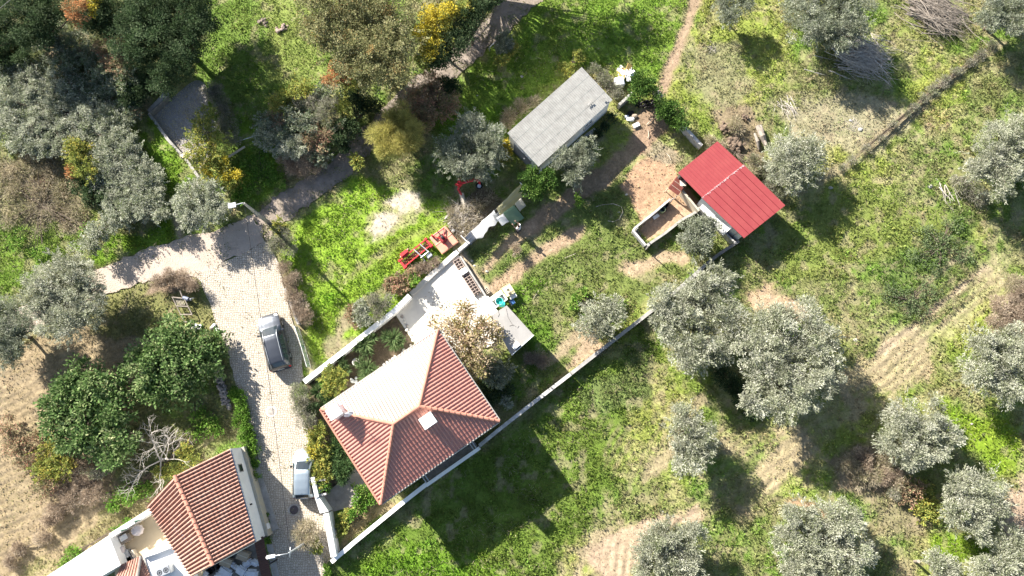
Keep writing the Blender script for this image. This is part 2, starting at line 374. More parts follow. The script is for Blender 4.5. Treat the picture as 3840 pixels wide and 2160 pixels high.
STROKES = [  # trodden or tilled lines: points, half width (m), colour, plant cover, raggedness
 ([(2620,-60),(2590,60),(2540,180),(2500,290),(2480,350)], .5, (.285,.195,.14), .05, .35),
 ([(2440,500),(2380,560),(2290,640),(2140,740),(2000,850)], .8, (.27,.185,.125), .2, .6),
 ([(2000,850),(1900,920),(1820,1010)], .45, (.33,.235,.155), .25, .5),
 ([(2180,860),(2080,920),(1990,980),(1900,1050),(1850,1080)], .5, (.34,.235,.16), .25, .5),
 ([(1735,960),(1800,1060),(1850,1130)], .45, (.40,.31,.22), .1, .35),
 ([(2560,960),(2480,960),(2400,1000),(2330,1010)], .5, (.37,.27,.18), .2, .6),
 ([(2230,1220),(2140,1290),(2080,1340)], .5, (.30,.23,.15), .35, .6),
 ([(3770,160),(3600,270),(3450,390),(3380,450),(3200,600),(3080,680)], .45, (.24,.20,.125), .5, .5),
 ([(2620,1500),(2520,1700),(2420,1800)], .5, (.28,.23,.14), .4, .8),
 ([(2960,1880),(3060,1900),(3090,1930)], .35, (.38,.24,.155), .15, .4),
 ([(3700,1000),(3480,1180),(3300,1320)], .3, (.32,.25,.17), .3, .4),
 ([(3640,930),(3480,1060),(3400,1160)], .25, (.30,.25,.16), .4, .4),
 ([(2150,2180),(2230,2020),(2330,1960)], .4, (.30,.24,.15), .3, .6),
 ([(1910,650),(1980,560),(2080,620)], .0, (.2,.2,.1), .5, .1),
 ([(640,760),(680,900)], .28, (.36,.28,.21), .1, .2),
 ([(180,180),(260,300),(330,400),(420,480)], .35, (.23,.18,.12), .3, .4),
 ([(1160,1010),(1100,1120),(1075,1000)], .0, (.2,.2,.1), .5, .1),
 ([(1060,1010),(1095,1130),(1130,1230)], .5, (.19,.145,.09), .4, .3),
 ([(1080,1190),(1170,1390)], .35, (.30,.26,.17), .3, .2),
 ([(1440,1080),(1310,1190),(1240,1310)], .5, (.21,.18,.11), .6, .5),
 ([(1280,1060),(1500,900),(1660,840)], .28, (.20,.23,.06), .7, .4),
]
for i, (pts, hw, c, v, rag) in enumerate(STROKES):
    if hw <= 0: continue
    pl = W(pts); bx = [p[0] for p in pl]; by = [p[1] for p in pl]
    idx = np.where((x > min(bx)-3) & (x < max(bx)+3) & (y > min(by)-3) & (y < max(by)+3))[0]
    d = hw - line_dist(x[idx], y[idx], pl) + ((fbm(x[idx], y[idx], .8, 140+i, 5)-.5)*2.2)*rag
    a = np.zeros(x.size); a[idx] = sstep(-.25, .3, d)
    mixc(c, a*.9); veg = veg*(1-a)+v*a; hgt = hgt*(1-a)+.06*a
# wear, clods and bald spots inside everything that grows
bald = sstep(.60, .70, fbm(x, y, 1.1, 77, 4))*sstep(.2, .5, veg)
mixc((.27,.215,.14), bald*.5); veg = veg*(1-bald*.6)
col *= (0.72+.56*fbm(x, y, 3.2, 60, 3))[:, None]
# relief: clods, furrows, sunken channel, and flat beds under everything paved
z = (fbm(x, y, .7, 31)-.5)*.10 + (n3-.5)*.05 + (fbm(x, y, 4.0, 33, 2)-.5)*.05
def furrows(poly, angle, period, amp, seed):
    global z, veg, col
    pl = W(poly); d = poly_dist(x, y, pl)
    a = sstep(-.8, 1.2, d + (fbm(x, y, .35, seed)-.5)*4)
    u = -x*math.sin(angle)+y*math.cos(angle) + (fbm(x, y, .3, seed+3)-.5)*.7
    z = z + a*amp*np.sin(u*2*math.pi/period)*np.clip(fbm(x, y, .6, seed+9)*2.2-.3, .1, 1.4)
    rows = .5+.5*np.sin(u*2*math.pi/period+1.2); veg = veg*(1-a*.55*rows); mixc((.33,.255,.165), a*rows*.38*sstep(.35, .6, fbm(x, y, .5, seed+5)))
furrows([(-200,1320),(60,1300),(330,1280),(520,1600),(560,1860),(200,2180),(-200,2180)], math.radians(24), .62, 0.03, 200)
furrows([(2700,1560),(3180,1480),(3100,1860),(2560,1980),(2560,1800)], math.radians(33), .75, 0.028, 210)
furrows([(2150,2180),(2190,2050),(2350,1960),(2400,2000),(2360,2180)], math.radians(80), .6, 0.028, 220)
furrows([(3180,1220),(3800,900),(3800,1080),(3300,1540)], math.radians(38), .7, 0.025, 230)
furrows([(2250,1560),(2600,1500),(2500,1760),(2250,1760)], math.radians(60), .7, 0.022, 240)
bed = np.full(x.size, -9.0)
for pl in (wROAD, wGRAVEL, wTRACK, wPATIO, wPATH): bed = np.maximum(bed, poly_dist(x, y, pl))
k = sstep(-.35, .0, bed); z = z*(1-k) - .07*k
dch = poly_dist(x, y, wCHAN); k = sstep(-.02, .14, dch); z = z*(1-k) - .95*k
loose = np.maximum(poly_dist(x, y, wGRAVEL), poly_dist(x, y, wTRACK)); hard = np.maximum(np.maximum(poly_dist(x, y, wROAD), poly_dist(x, y, wPATIO)), poly_dist(x, y, wPATH))
spots = sstep(.50, .62, fbm(x, y, .9, 88, 4))
mid = 1-sstep(.15, .6, np.abs(line_dist(x, y, W([(1010,840),(1180,710),(1310,590),(1440,450),(1600,330),(1760,190),(1960,20)]))))
edge = 1-sstep(.0, .9, loose)
tv = np.clip(spots*.35+mid*spots*1.0+edge*spots*.9, 0, 1)
hard_in = sstep(-.12, .12, hard); wd_ = sstep(.60, .68, fbm(x, y, .8, 99, 5))*.22*(poly_dist(x, y, wROAD) > 0)+(1-sstep(.0, .35, poly_dist(x, y, wROAD)))*(poly_dist(x, y, wROAD) > 0)*.5*spots
veg = np.where(hard > 0, wd_, np.where(loose > 0, tv, veg*(1-sstep(-.12, .12, hard)*.6)))*(1-sstep(-.2, .05, dch))
hgt = np.where(np.maximum(hard, loose) > 0, .055, hgt)
col = np.where((np.maximum(hard, loose) > 0)[:, None], np.array([[.15,.17,.055]]), col)
nobuild = [[(1215,1545),(1440,1860),(1860,1580),(1640,1262)],[(1915,520),(2040,650),(2300,390),(2180,290)],[(2570,670),(2770,900),(2930,775),(2690,550)],
           [(900,1690),(1010,2020),(1010,2200),(150,2200),(560,1960),(690,1790)],[(1838,1190),(1918,1330),(1990,1262),(1900,1155)]]
for pl in nobuild: veg = veg*(1-sstep(-.1, .1, poly_dist(x, y, W(pl))))
nx_, ny_ = len(gx), len(gy)
idx = np.arange(nx_*ny_).reshape(ny_, nx_)
quad = np.stack([idx[:-1,:-1], idx[:-1,1:], idx[1:,1:], idx[1:,:-1]], -1).reshape(-1, 4)
me = bpy.data.meshes.new('ground')
me.vertices.add(x.size); me.vertices.foreach_set('co', np.stack([x, y, z], 1).astype(np.float32).ravel())
me.loops.add(quad.size); me.loops.foreach_set('vertex_index', quad.astype(np.int32).ravel())
me.polygons.add(len(quad)); me.polygons.foreach_set('loop_start', np.arange(0, quad.size, 4, dtype=np.int32))
try: me.polygons.foreach_set('loop_total', np.full(len(quad), 4, np.int32))
except Exception: pass
me.update(calc_edges=True)
at = me.attributes.new('col', 'FLOAT_COLOR', 'POINT'); c4 = np.ones((x.size, 4), np.float32); c4[:, :3] = col; at.data.foreach_set('color', c4.ravel())
me.polygons.foreach_set('use_smooth', [True]*len(me.polygons)); me.materials.append(M_SOIL)
g = bpy.data.objects.new('ground', me); C.objects.link(g); tag(g, kind='structure')

def fallen(name, poly, n, z0, c, seed):
    pl = W(poly); r = np.random.default_rng(seed); bx = [p[0] for p in pl]; by = [p[1] for p in pl]
    px = r.uniform(min(bx), max(bx), n); py = r.uniform(min(by), max(by), n); k = (poly_dist(px, py, pl) > .05) & (fbm(px, py, .8, seed, 3) > r.random(n)*.9); px = px[k]; py = py[k]; m = len(px)
    V = leaf_quads(np.stack([px, py, np.full(m, z0)], 1), np.stack([r.normal(size=m), r.normal(size=m), r.uniform(0, .25, m)], 1), r.uniform(.06, .14, m), r.uniform(.04, .09, m), r, .6)
    o = quads_mesh(name, V, np.array(c)[None, :]*r.uniform(.6, 1.3, (m, 1)), M_LEAF); tag(o, kind='stuff')
fallen('fallen_leaves', CHANNEL, 9000, -.49, (.50,.44,.30), 71)
fallen('fallen_leaves', [(1600,1090),(1830,1140),(1880,1260),(1700,1330),(1560,1290)], 900, .055, (.40,.30,.17), 72)
fallen('fallen_leaves', TRACK, 9000, .012, (.34,.27,.16), 73)
fallen('fallen_leaves', ROAD, 3500, .026, (.27,.22,.13), 74)
# grass and weeds: many small blades and leaves, coloured like the turf they grow in
GX0, GY0 = -52.0, -19.0
COL = col.reshape(ny_, nx_, 3)[6:-6, 6:-6]; VEG = veg.reshape(ny_, nx_)[6:-6, 6:-6]; HGT = hgt.reshape(ny_, nx_)[6:-6, 6:-6]; ZG = np.where(bed > 0, .0, z).reshape(ny_, nx_)[6:-6, 6:-6]
def samp(A, px, py):
    i = np.clip(((py-GY0)/DX+.5).astype(int), 0, A.shape[0]-1); j = np.clip(((px-GX0)/DX+.5).astype(int), 0, A.shape[1]-1)
    return A[i, j]
def in_view(px, py):
    """keeps plants to the ground the photograph can see, with a margin for a step to the side"""
    return (py > -15) & (py < 39) & (np.abs(px) < 41+ (py+12)*.124+3)
def cover(name, N, thr, ln, wd, up, jit, gain, seed, clump, dry=None):
    r = np.random.default_rng(seed)
    px = r.uniform(-50, 50, N); py = r.uniform(-15, 39, N)
    keep = in_view(px, py); px = px[keep]; py = py[keep]
    v = samp(VEG, px, py); cl = fbm(px, py, clump, seed, 3)
    keep = r.random(len(px)) < np.clip(v*sstep(thr-.12, thr+.12, cl)*1.05, 0, 1)
    px = px[keep]; py = py[keep]; n = len(px)
    h = samp(HGT, px, py)/.13; c = samp(COL, px, py)
    zz = samp(ZG, px, py) + r.random(n)**1.5*.16*h*(fbm(px, py, clump, seed, 3)*1.6)
    ax = np.stack([r.normal(size=n), r.normal(size=n), np.abs(r.normal(size=n))*up+.15], 1)
    V = leaf_quads(np.stack([px, py, zz], 1), ax, ln*h*r.uniform(.6, 1.5, n), wd*r.uniform(.6, 1.5, n), r, .3)
    cc = c*gain*r.uniform(1-jit, 1+jit, (n, 1))
    pn = fbm(px, py, 1.4, seed+50, 3)[:, None]; pm = fbm(px, py, .55, seed+60, 2)[:, None]; cc = cc*(.55+.95*pn); cc = cc*np.concatenate([1.22-.5*pm, .9+.2*pm, 1.25-.6*pm], 1)
    t = r.random((n, 1)); cc = cc*(1-t*.18) + np.array([[.20,.19,.06]])*t*.18
    if name == 'dry_stalks': cc = np.array([[.36,.30,.20]])*r.uniform(.6, 1.2, (n, 1))
    o = quads_mesh(name, V, cc, M_LEAF); return tag(o, kind='stuff')
cover('grass', 560000, .36, .20, .045, .9, .35, 1.12, 301, .9)
cover('weeds', 300000, .50, .16, .11, .5, .45, 1.1, 302, 1.3)
cover('dry_stalks', 120000, .50, .30, .022, .35, .3, 1.0, 303, .6)

# ---------------------------------------------------------------- road, tracks, patio, path, channel floor
def cobble_mat():
    m = bpy.data.materials.new('limestone_cobbles'); m.use_nodes = True; t = m.node_tree; b = t.nodes["Principled BSDF"]
    b.inputs['Roughness'].default_value = .85
    g = t.nodes.new("ShaderNodeNewGeometry")
    wn = t.nodes.new("ShaderNodeTexNoise"); wn.inputs['Scale'].default_value = 1.3; t.links.new(g.outputs['Position'], wn.inputs['Vector'])
    wv = t.nodes.new("ShaderNodeVectorMath"); wv.operation = 'MULTIPLY_ADD'; wv.inputs[1].default_value = (.35,.35,0); t.links.new(wn.outputs['Color'], wv.inputs[0]); t.links.new(g.outputs['Position'], wv.inputs[2])
    v1 = t.nodes.new("ShaderNodeTexVoronoi"); v1.feature = 'DISTANCE_TO_EDGE'; v1.inputs['Scale'].default_value = 5.6; v1.inputs['Randomness'].default_value = .55
    v2 = t.nodes.new("ShaderNodeTexVoronoi"); v2.feature = 'F1'; v2.inputs['Scale'].default_value = 5.6; v2.inputs['Randomness'].default_value = .55
    for v in (v1, v2): v.voronoi_dimensions = '2D'; t.links.new(wv.outputs[0], v.inputs['Vector'])
    j = t.nodes.new("ShaderNodeMapRange"); j.inputs['From Min'].default_value = .03; j.inputs['From Max'].default_value = .15; t.links.new(v1.outputs['Distance'], j.inputs['Value'])
    hs = t.nodes.new("ShaderNodeMapRange"); hs.inputs['To Min'].default_value = .78; hs.inputs['To Max'].default_value = 1.12; t.links.new(v2.outputs['Color'], hs.inputs['Value'])
    st = t.nodes.new("ShaderNodeVectorMath"); st.operation = 'SCALE'; st.inputs[0].default_value = (.47,.41,.335); t.links.new(hs.outputs[0], st.inputs['Scale'])
    pn = t.nodes.new("ShaderNodeTexNoise"); pn.inputs['Scale'].default_value = .55; pn.inputs['Detail'].default_value = 9; pn.inputs['Roughness'].default_value = .72; t.links.new(g.outputs['Position'], pn.inputs['Vector'])
    pr = t.nodes.new("ShaderNodeMapRange"); pr.inputs['From Min'].default_value = .58; pr.inputs['From Max'].default_value = .74; t.links.new(pn.outputs['Fac'], pr.inputs['Value'])
    jc = t.nodes.new("ShaderNodeMix"); jc.data_type = 'RGBA'; jc.inputs['A'].default_value = (.24,.195,.14,1); jc.inputs['B'].default_value = (.13,.13,.06,1); t.links.new(pr.outputs[0], jc.inputs['Factor'])
    mx = t.nodes.new("ShaderNodeMix"); mx.data_type = 'RGBA'; t.links.new(j.outputs[0], mx.inputs['Factor']); t.links.new(jc.outputs['Result'], mx.inputs['A']); t.links.new(st.outputs[0], mx.inputs['B'])
    dm = t.nodes.new("ShaderNodeMix"); dm.data_type = 'RGBA'; dm.inputs['B'].default_value = (.24,.20,.12,1)
    dr = t.nodes.new("ShaderNodeMapRange"); dr.inputs['From Min'].default_value = .64; dr.inputs['From Max'].default_value = .76; dr.inputs['To Max'].default_value = .7; t.links.new(pn.outputs['Fac'], dr.inputs['Value'])
    t.links.new(dr.outputs[0], dm.inputs['Factor']); t.links.new(mx.outputs['Result'], dm.inputs['A']); t.links.new(dm.outputs['Result'], b.inputs['Base Color'])
    bp = t.nodes.new("ShaderNodeBump"); bp.inputs['Strength'].default_value = .8; bp.inputs['Distance'].default_value = .02; t.links.new(j.outputs[0], bp.inputs['Height']); t.links.new(bp.outputs[0], b.inputs['Normal'])
    return m
M_COBBLE = cobble_mat()
M_GRAVEL = mat('gravel', (.46,.38,.31), .95, .4, 1.1, col2=(.35,.285,.23), bump=.7, bscale=9)
M_TRACK = mat('stony_track', (.30,.245,.205), .95, .4, 1.3, col2=(.17,.14,.105), bump=.9, bscale=6)
M_CHAN = mat('leafy_concrete', (.33,.31,.295), .9, .4, 7, col2=(.24,.225,.22), bump=.4, bscale=12)
M_PATH = mat('stone_path', (.34,.30,.26), .9, .35, 1.5, bump=.3)
def ragged(poly, amp, seed, step=.35):
    """the outline walked in small steps with a crumbling edge"""
    r = random.Random(seed); o = []
    for i in range(len(poly)):
        a = Vector(poly[i]).to_2d(); b = Vector(poly[(i+1)%len(poly)]).to_2d(); n = max(1, int((b-a).length/step)); nn = Vector((-(b-a).y, (b-a).x)); nn = nn.normalized() if nn.length else nn
        for k in range(n):
            q = a.lerp(b, k/n)+nn*r.uniform(-amp, amp); o.append((q.x, q.y))
    return o
def sheet(name, poly, z0, z1, m, amp, seed):
    mb = MB(); mb.prism(ragged(poly, amp, seed), z0, z1); return tag(obj(name, mb, m), kind='structure')
sheet('road', wROAD, -.12, .020, M_COBBLE, .07, 1)
sheet('gravel_track', wGRAVEL, -.12, .012, M_GRAVEL, .16, 2)
sheet('farm_track', wTRACK, -.12, .005, M_TRACK, .20, 3)
sheet('patio_floor', wPATIO, -.12, .05, M_PATIO, 0.0, 4)
sheet('garden_path', wPATH, -.12, .03, M_PATH, .02, 5)
mb = MB(); mb.prism([(p[0]+(p[0]-P(690,450)[0])*.03, p[1]+(p[1]-P(690,450)[1])*.03) for p in wCHAN], -.62, -.50); tag(obj('channel_floor', mb, M_CHAN), kind='structure')
# ---------------------------------------------------------------- building helpers
def strip(mb, pts, th, z0, z1):
    """a wall of even thickness along a bent line, ends square, corners mitred"""
    pts = [Vector((p[0], p[1])) for p in pts]; n = len(pts); Lp = []; Rp = []
    for i in range(n):
        d0 = (pts[i]-pts[i-1]).normalized() if i else (pts[1]-pts[0]).normalized()
        d1 = (pts[i+1]-pts[i]).normalized() if i < n-1 else d0
        m = (d0+d1).normalized(); nn = Vector((-m.y, m.x)); k = th/2/max(.4, m.dot(d0))
        Lp.append(pts[i]+nn*k); Rp.append(pts[i]-nn*k)
    mb_v = []
    zz = (z0, z1)
    for i in range(n):
        for q in (Rp[i], Lp[i]):
            for h in zz: mb_v.append((q.x, q.y, h))
    f = []
    for i in range(n-1):
        a, b = i*4, i*4+4
        f += [(a+1, b+1, b+3, a+3), (a, a+2, b+2, b), (a, b, b+1, a+1), (a+2, a+3, b+3, b+2)]
    f += [(0, 1, 3, 2), (4*(n-1), 4*(n-1)+2, 4*(n-1)+3, 4*(n-1)+1)]
    return mb.add(mb_v, f)
def tprof(x, amp, fill=.62):
    x = x % 1.0
    return amp*math.sin(math.pi*x/fill) if x < fill else -.25*amp*math.sin(math.pi*(x-fill)/(1-fill))
def tiles(mb, p0, e, s, n, L, vmax, pitch=.25, step=.38, amp=.062, lap=.028, sub=8):
    """courses of lapping barrel tiles on a slope cut by hips"""
    nu = max(2, int(round(L/pitch))*sub); rows = int(max(vmax(L*k/nu) for k in range(nu+1))/step)+1
    seq = []
    for k in range(rows): seq += [(k*step, 0.0), (k*step, lap)]
    seq.append((rows*step, 0.0)); m = len(seq); vs = []; cl = []
    for i in range(nu+1):
        u = L*i/nu; vm = vmax(u); h = tprof(i/sub, amp)
        for v, o in seq:
            c = v >= vm; vs.append(p0+e*u+s*min(v, vm)+n*(h+(0 if c else o))); cl.append(c)
    fs = []
    for i in range(nu):
        for k in range(m-1):
            a, b = i*m+k, (i+1)*m+k
            if cl[a] and cl[b]: continue
            fs.append((a, b, b+1, a+1))
    return mb.add(vs, fs)
def tiles_quad(mb, A, B, Cc, D, ncol, nrow, amp=.05, lap=.025, sub=8, fill=.62, prof=None):
    """A-B low edge, D-C high edge"""
    n = ((B-A).cross(D-A)).normalized()
    if n.z < 0: n = -n
    seq = []
    for k in range(nrow): seq += [(k/nrow, 0.0), (k/nrow, lap)]
    seq.append((1.0, 0.0)); m = len(seq); vs = []
    for i in range(ncol*sub+1):
        t = i/(ncol*sub); h = prof(i/sub) if prof else tprof(i/sub, amp, fill)
        for v, o in seq: vs.append(A.lerp(B, t).lerp(D.lerp(Cc, t), v)+n*(h+o))
    fs = []
    for i in range(ncol*sub):
        for k in range(m-1): fs.append((i*m+k, (i+1)*m+k, (i+1)*m+k+1, i*m+k+1))
    return mb.add(vs, fs)
def caps(mb, a, b, r=.13, seg=.42, lift=.03):
    L = (b-a).length; k = max(1, round(L/seg)); d = (b-a)/k
    for i in range(k):
        p = a+d*i; q = a+d*(i+1.08)
        mb.tube([p+Vector((0,0,lift+.012)), q+Vector((0,0,lift-.012))], [r*1.12, r*.93], 10)
def frame2(px, z):
    """centre, axes and size of a rectangle seen at four pixels W, S, E, N"""
    w_ = [P(*p, z) for p in px]; c = sum(w_, Vector())/4
    ex = ((w_[2]-w_[1])+(w_[3]-w_[0])); L = ex.length/2; ex.normalize(); ey = Vector((-ex.y, ex.x, 0))
    Wd = (abs((w_[0]-w_[1]).dot(ey))+abs((w_[3]-w_[2]).dot(ey)))/2
    return c, ex, ey, L, Wd
def LM(c, ex, ey):
    return Matrix(((ex.x, ey.x, 0, c.x), (ex.y, ey.y, 0, c.y), (0, 0, 1, 0), (0, 0, 0, 1)))

def tile_mat(name, c1, c2, dark, amt, rough=.8, spec=.3):
    m = mat(name, c1, .85, .3, 1.7, col2=c2)
    t = m.node_tree; b = t.nodes["Principled BSDF"]; src = b.inputs['Base Color'].links[0].from_socket
    g = t.nodes.new("ShaderNodeNewGeometry"); n = t.nodes.new("ShaderNodeTexNoise"); n.inputs['Scale'].default_value = 5.5; n.inputs['Detail'].default_value = 8; n.inputs['Roughness'].default_value = .8
    t.links.new(g.outputs['Position'], n.inputs['Vector'])
    b.inputs['Roughness'].default_value = rough; b.inputs['Specular IOR Level'].default_value = spec
    if spec > .5: b.inputs['Coat Weight'].default_value = .3; b.inputs['Coat Roughness'].default_value = .34
    r = t.nodes.new("ShaderNodeMapRange"); r.inputs['From Min'].default_value = .52; r.inputs['From Max'].default_value = .66; r.inputs['To Max'].default_value = amt; t.links.new(n.outputs['Fac'], r.inputs['Value'])
    mx = t.nodes.new("ShaderNodeMix"); mx.data_type = 'RGBA'; mx.inputs['B'].default_value = (*dark, 1)
    t.links.new(r.outputs[0], mx.inputs['Factor']); t.links.new(src, mx.inputs['A']); t.links.new(mx.outputs['Result'], b.inputs['Base Color'])
    return m
M_TILE = tile_mat('terracotta_tiles', (.40,.155,.115), (.45,.20,.15), (.36,.17,.135), .35, .36, .9)
M_OLDTILE = tile_mat('old_lichened_tiles', (.31,.15,.105), (.42,.26,.20), (.06,.045,.04), .8)
M_CAP = mat('terracotta_caps', (.44,.20,.14), .8, .2, 3)
M_WHITESHEET = mat('white_sheet_metal', (.78,.77,.75), .5, .06, 1)
M_FIBRO = mat('fibre_cement_sheet', (.36,.35,.32), .95, .35, 2.6, col2=(.25,.24,.22), bump=.2)
M_REDROOF = mat('red_sheet_metal', (.33,.066,.062), .45, .2, 1.2, col2=(.29,.048,.05), spec=.5)
M_SEAM = mat('dark_red_seam', (.16,.015,.02), .6, .2, 3)
M_PLANK = mat('orange_timber', (.35,.13,.05), .7, .3, 5)

def window(par, M, xa, xb, z0, z1, yo, sgn):
    """a framed window standing 2 cm proud of a wall whose outer face is at y = yo (local)"""
    f = MB(); t = .07
    for a, b, c, d in ((xa, xb, z0, z0+t), (xa, xb, z1-t, z1), (xa, xa+t, z0+t, z1-t), (xb-t, xb, z0+t, z1-t), ((xa+xb)/2-.03, (xa+xb)/2+.03, z0+t, z1-t)):
        f.box(a, b, min(yo-sgn*.01, yo+sgn*.05), max(yo-sgn*.01, yo+sgn*.05), c, d, M)
    fo = obj('window', f, M_WHITE, par)
    g = MB(); g.box(xa+t, xb-t, min(yo-sgn*.01, yo+sgn*.015), max(yo-sgn*.01, yo+sgn*.015), z0+t, z1-t, M); obj('pane', g, M_GLASS, fo)
    s = MB(); s.box(xa-.08, xb+.08, min(yo-sgn*.01, yo+sgn*.12), max(yo-sgn*.01, yo+sgn*.12), z0-.09, z0-.002, M); obj('sill', s, M_CEMENT, fo)

# ---------------------------------------------------------------- the big house with the hipped roof
EZ = 4.4
c, ex, ey, L, Wd = frame2([(1195,1539),(1440,1883),(1875,1575),(1640,1242)], EZ)
house = thing('hip_roofed_house', 'large white house under a new orange hipped tile roof in the middle of the plot', 'house', (c.x, c.y, 0))
M = LM(c, ex, ey); hl, hw = L/2, Wd/2
AL = math.atan2(1.85, hw); ca, sa = math.cos(AL), math.sin(AL)
mb = MB(); b_ = .42
mb.prism([(-hl+b_, -hw+b_), (hl-b_, -hw+b_), (hl-b_, hw-b_), (-hl+b_, hw-b_)], -.1, EZ-.16, M)
obj('wall', mb, M_WHITE, house)
def wpt(xx, yy, zz): return M @ Vector((xx, yy, zz))
rf = MB(); Z3 = Vector((0, 0, 1))
for p0, e, inn, LL in ((wpt(-hl, -hw, EZ), ex, ey, L), (wpt(hl, -hw, EZ), ey, -ex, Wd), (wpt(hl, hw, EZ), -ex, -ey, L), (wpt(-hl, hw, EZ), -ey, ex, Wd)):
    s = inn*ca+Z3*sa; n = Z3*ca-inn*sa
    tiles(rf, p0, e, s, n, LL, lambda u, LL=LL: max(0, min(u, LL-u, hw))/ca, amp=.078)
roof = obj('roof', rf, M_TILE, house)
mb = MB(); mb.box(-hl+.06, hl-.06, -hw+.06, hw-.06, EZ-.15, EZ-.05, M); obj('soffit', mb, M_WHITE, roof)
R1, R2 = wpt(-hl+hw, 0, EZ+1.85), wpt(hl-hw, 0, EZ+1.85)
mb = MB(); caps(mb, R1, R2)
for q, r in ((wpt(-hl,-hw,EZ), R1), (wpt(-hl,hw,EZ), R1), (wpt(hl,-hw,EZ), R2), (wpt(hl,hw,EZ), R2)): caps(mb, q, r)
obj('ridge_cap', mb, M_CAP, roof, smooth=False)
mb = MB(); mb.box(-hl-.16, -hl-.01, -hw-.05, hw+.05, EZ-.12, EZ+.10, M, .03); obj('gutter', mb, M_CAP, roof)
mb = MB(); mb.tube([wpt(-hl-.02, hw+.07, EZ-.02), wpt(hl+.02, hw+.07, EZ-.02)], .055, 8); mb.tube([wpt(-hl-.02, -hw-.07, EZ-.02), wpt(hl+.02, -hw-.07, EZ-.02)], .055, 8); mb.tube([wpt(hl+.07, -hw, EZ-.02), wpt(hl+.07, hw, EZ-.02)], .055, 8)
obj('rain_pipe', mb, M_CEMENT, roof)
def chimney(px, py, ztop, a, b, zb):
    q = P(px, py, ztop); l = M.inverted() @ q
    m1 = MB(); m1.box(l.x-a/2+.06, l.x+a/2-.06, l.y-b/2+.06, l.y+b/2-.06, zb, ztop-.30, M)
    for sx in (-1, 1):
        for sy in (-1, 1): m1.box(l.x+sx*(a/2-.13)-.06, l.x+sx*(a/2-.13)+.06, l.y+sy*(b/2-.13)-.06, l.y+sy*(b/2-.13)+.06, ztop-.30, ztop-.12, M)
    co = obj('chimney', m1, M_WHITE, roof)
    m2 = MB(); m2.box(l.x-a/2, l.x+a/2, l.y-b/2, l.y+b/2, ztop-.12, ztop, M, .02); obj('chimney_cap', m2, M_WHITE, co)
    m3 = MB(); m3.box(l.x-a/2+.16, l.x+a/2-.16, l.y-b/2+.16, l.y+b/2-.16, ztop-.299, ztop-.15, M); obj('chimney_flue', m3, M_DARKMET, co)
    return l
chimney(1252, 1545, 6.5, .95, .85, 4.3)
chimney(1604, 1578, 6.95, .98, .86, 5.4)
q = P(1292, 1543, 6.4); mb = MB(); mb.tube([(q.x, q.y, 4.7), (q.x, q.y, 7.3)], .03, 6)
mb.tube([(q.x-.9, q.y+.05, 7.1), (q.x+.7, q.y-.2, 7.1)], .018, 5)
for k in range(7): mb.tube([(q.x-.85+k*.22, q.y+.05-k*.035-.22, 7.1), (q.x-.85+k*.22, q.y+.05-k*.035+.22, 7.1)], .011, 4)
mb.tube([(q.x, q.y, 6.6), (q.x-.5, q.y+.7, 6.6)], .018, 5)
for k in range(5): mb.tube([(q.x-.1-k*.09-.16, q.y+.14+k*.13-.1, 6.6), (q.x-.1-k*.09+.16, q.y+.14+k*.13+.1, 6.6)], .012, 4)
obj('antenna', mb, M_METAL, roof)
mb = MB(); mb.lathe([(.02, 0), (.16, .03), (.28, .09), (.36, .17), (.35, .18), (.26, .10), (.02, .02)], 20, Matrix.Translation((q.x+.12, q.y-.05, 5.9)) @ Matrix.Rotation(math.radians(70), 4, 'X') @ Matrix.Rotation(math.radians(25), 4, 'Y'))
obj('satellite_dish', mb, M_WHITE, roof, smooth=True)
for a in (-3.2, 0.2, 2.6): window(house, M, a, a+1.2, 1.9, 3.1, hw-b_, 1)
for a in (-2.8, 1.2): window(house, M @ Matrix.Rotation(math.pi/2, 4, 'Z'), a, a+1.2, 1.9, 3.1, hl-b_, 1)
for a in (-3.0, 1.0): window(house, M @ Matrix.Rotation(math.pi/2, 4, 'Z'), a, a+1.2, 1.9, 3.1, -hl+b_, -1)
for a in (-3.0, .0, 2.4): window(house, M, a, a+1.1, 1.9, 3.1, -hw+b_, -1)
# terrace on the shaded side, carried on a slab, with a white parapet
pa, pb = P(1598,1822,2.0), P(1795,1680,2.0)
la, lb = M.inverted() @ pa, M.inverted() @ pb; yo = (la.y+lb.y)/2
mb = MB(); mb.box(la.x+.1, lb.x-.1, yo+.12, -hw+b_-.003, -.1, 1.05, M); obj('terrace', mb, M_DARKCEM, house)
mb = MB(); mb.box(la.x, lb.x, yo-.14, yo+.118, -.1, 2.0, M); obj('parapet', mb, M_WHITE, house)
for xx in (la.x+.25, lb.x-.25):
    mb = MB(); mb.box(xx-.17, xx-.10, yo+.12, -hw+b_-.004, 1.75, 1.9, M); mb.box(xx+.05, xx+.12, yo+.12, -hw+b_-.004, 1.75, 1.9, M)
    for k in range(4): mb.box(xx-.17, xx-.11, yo+.2+k*.4, yo+.26+k*.4, 1.05, 1.75, M)
    obj('railing', mb, M_METAL, house)

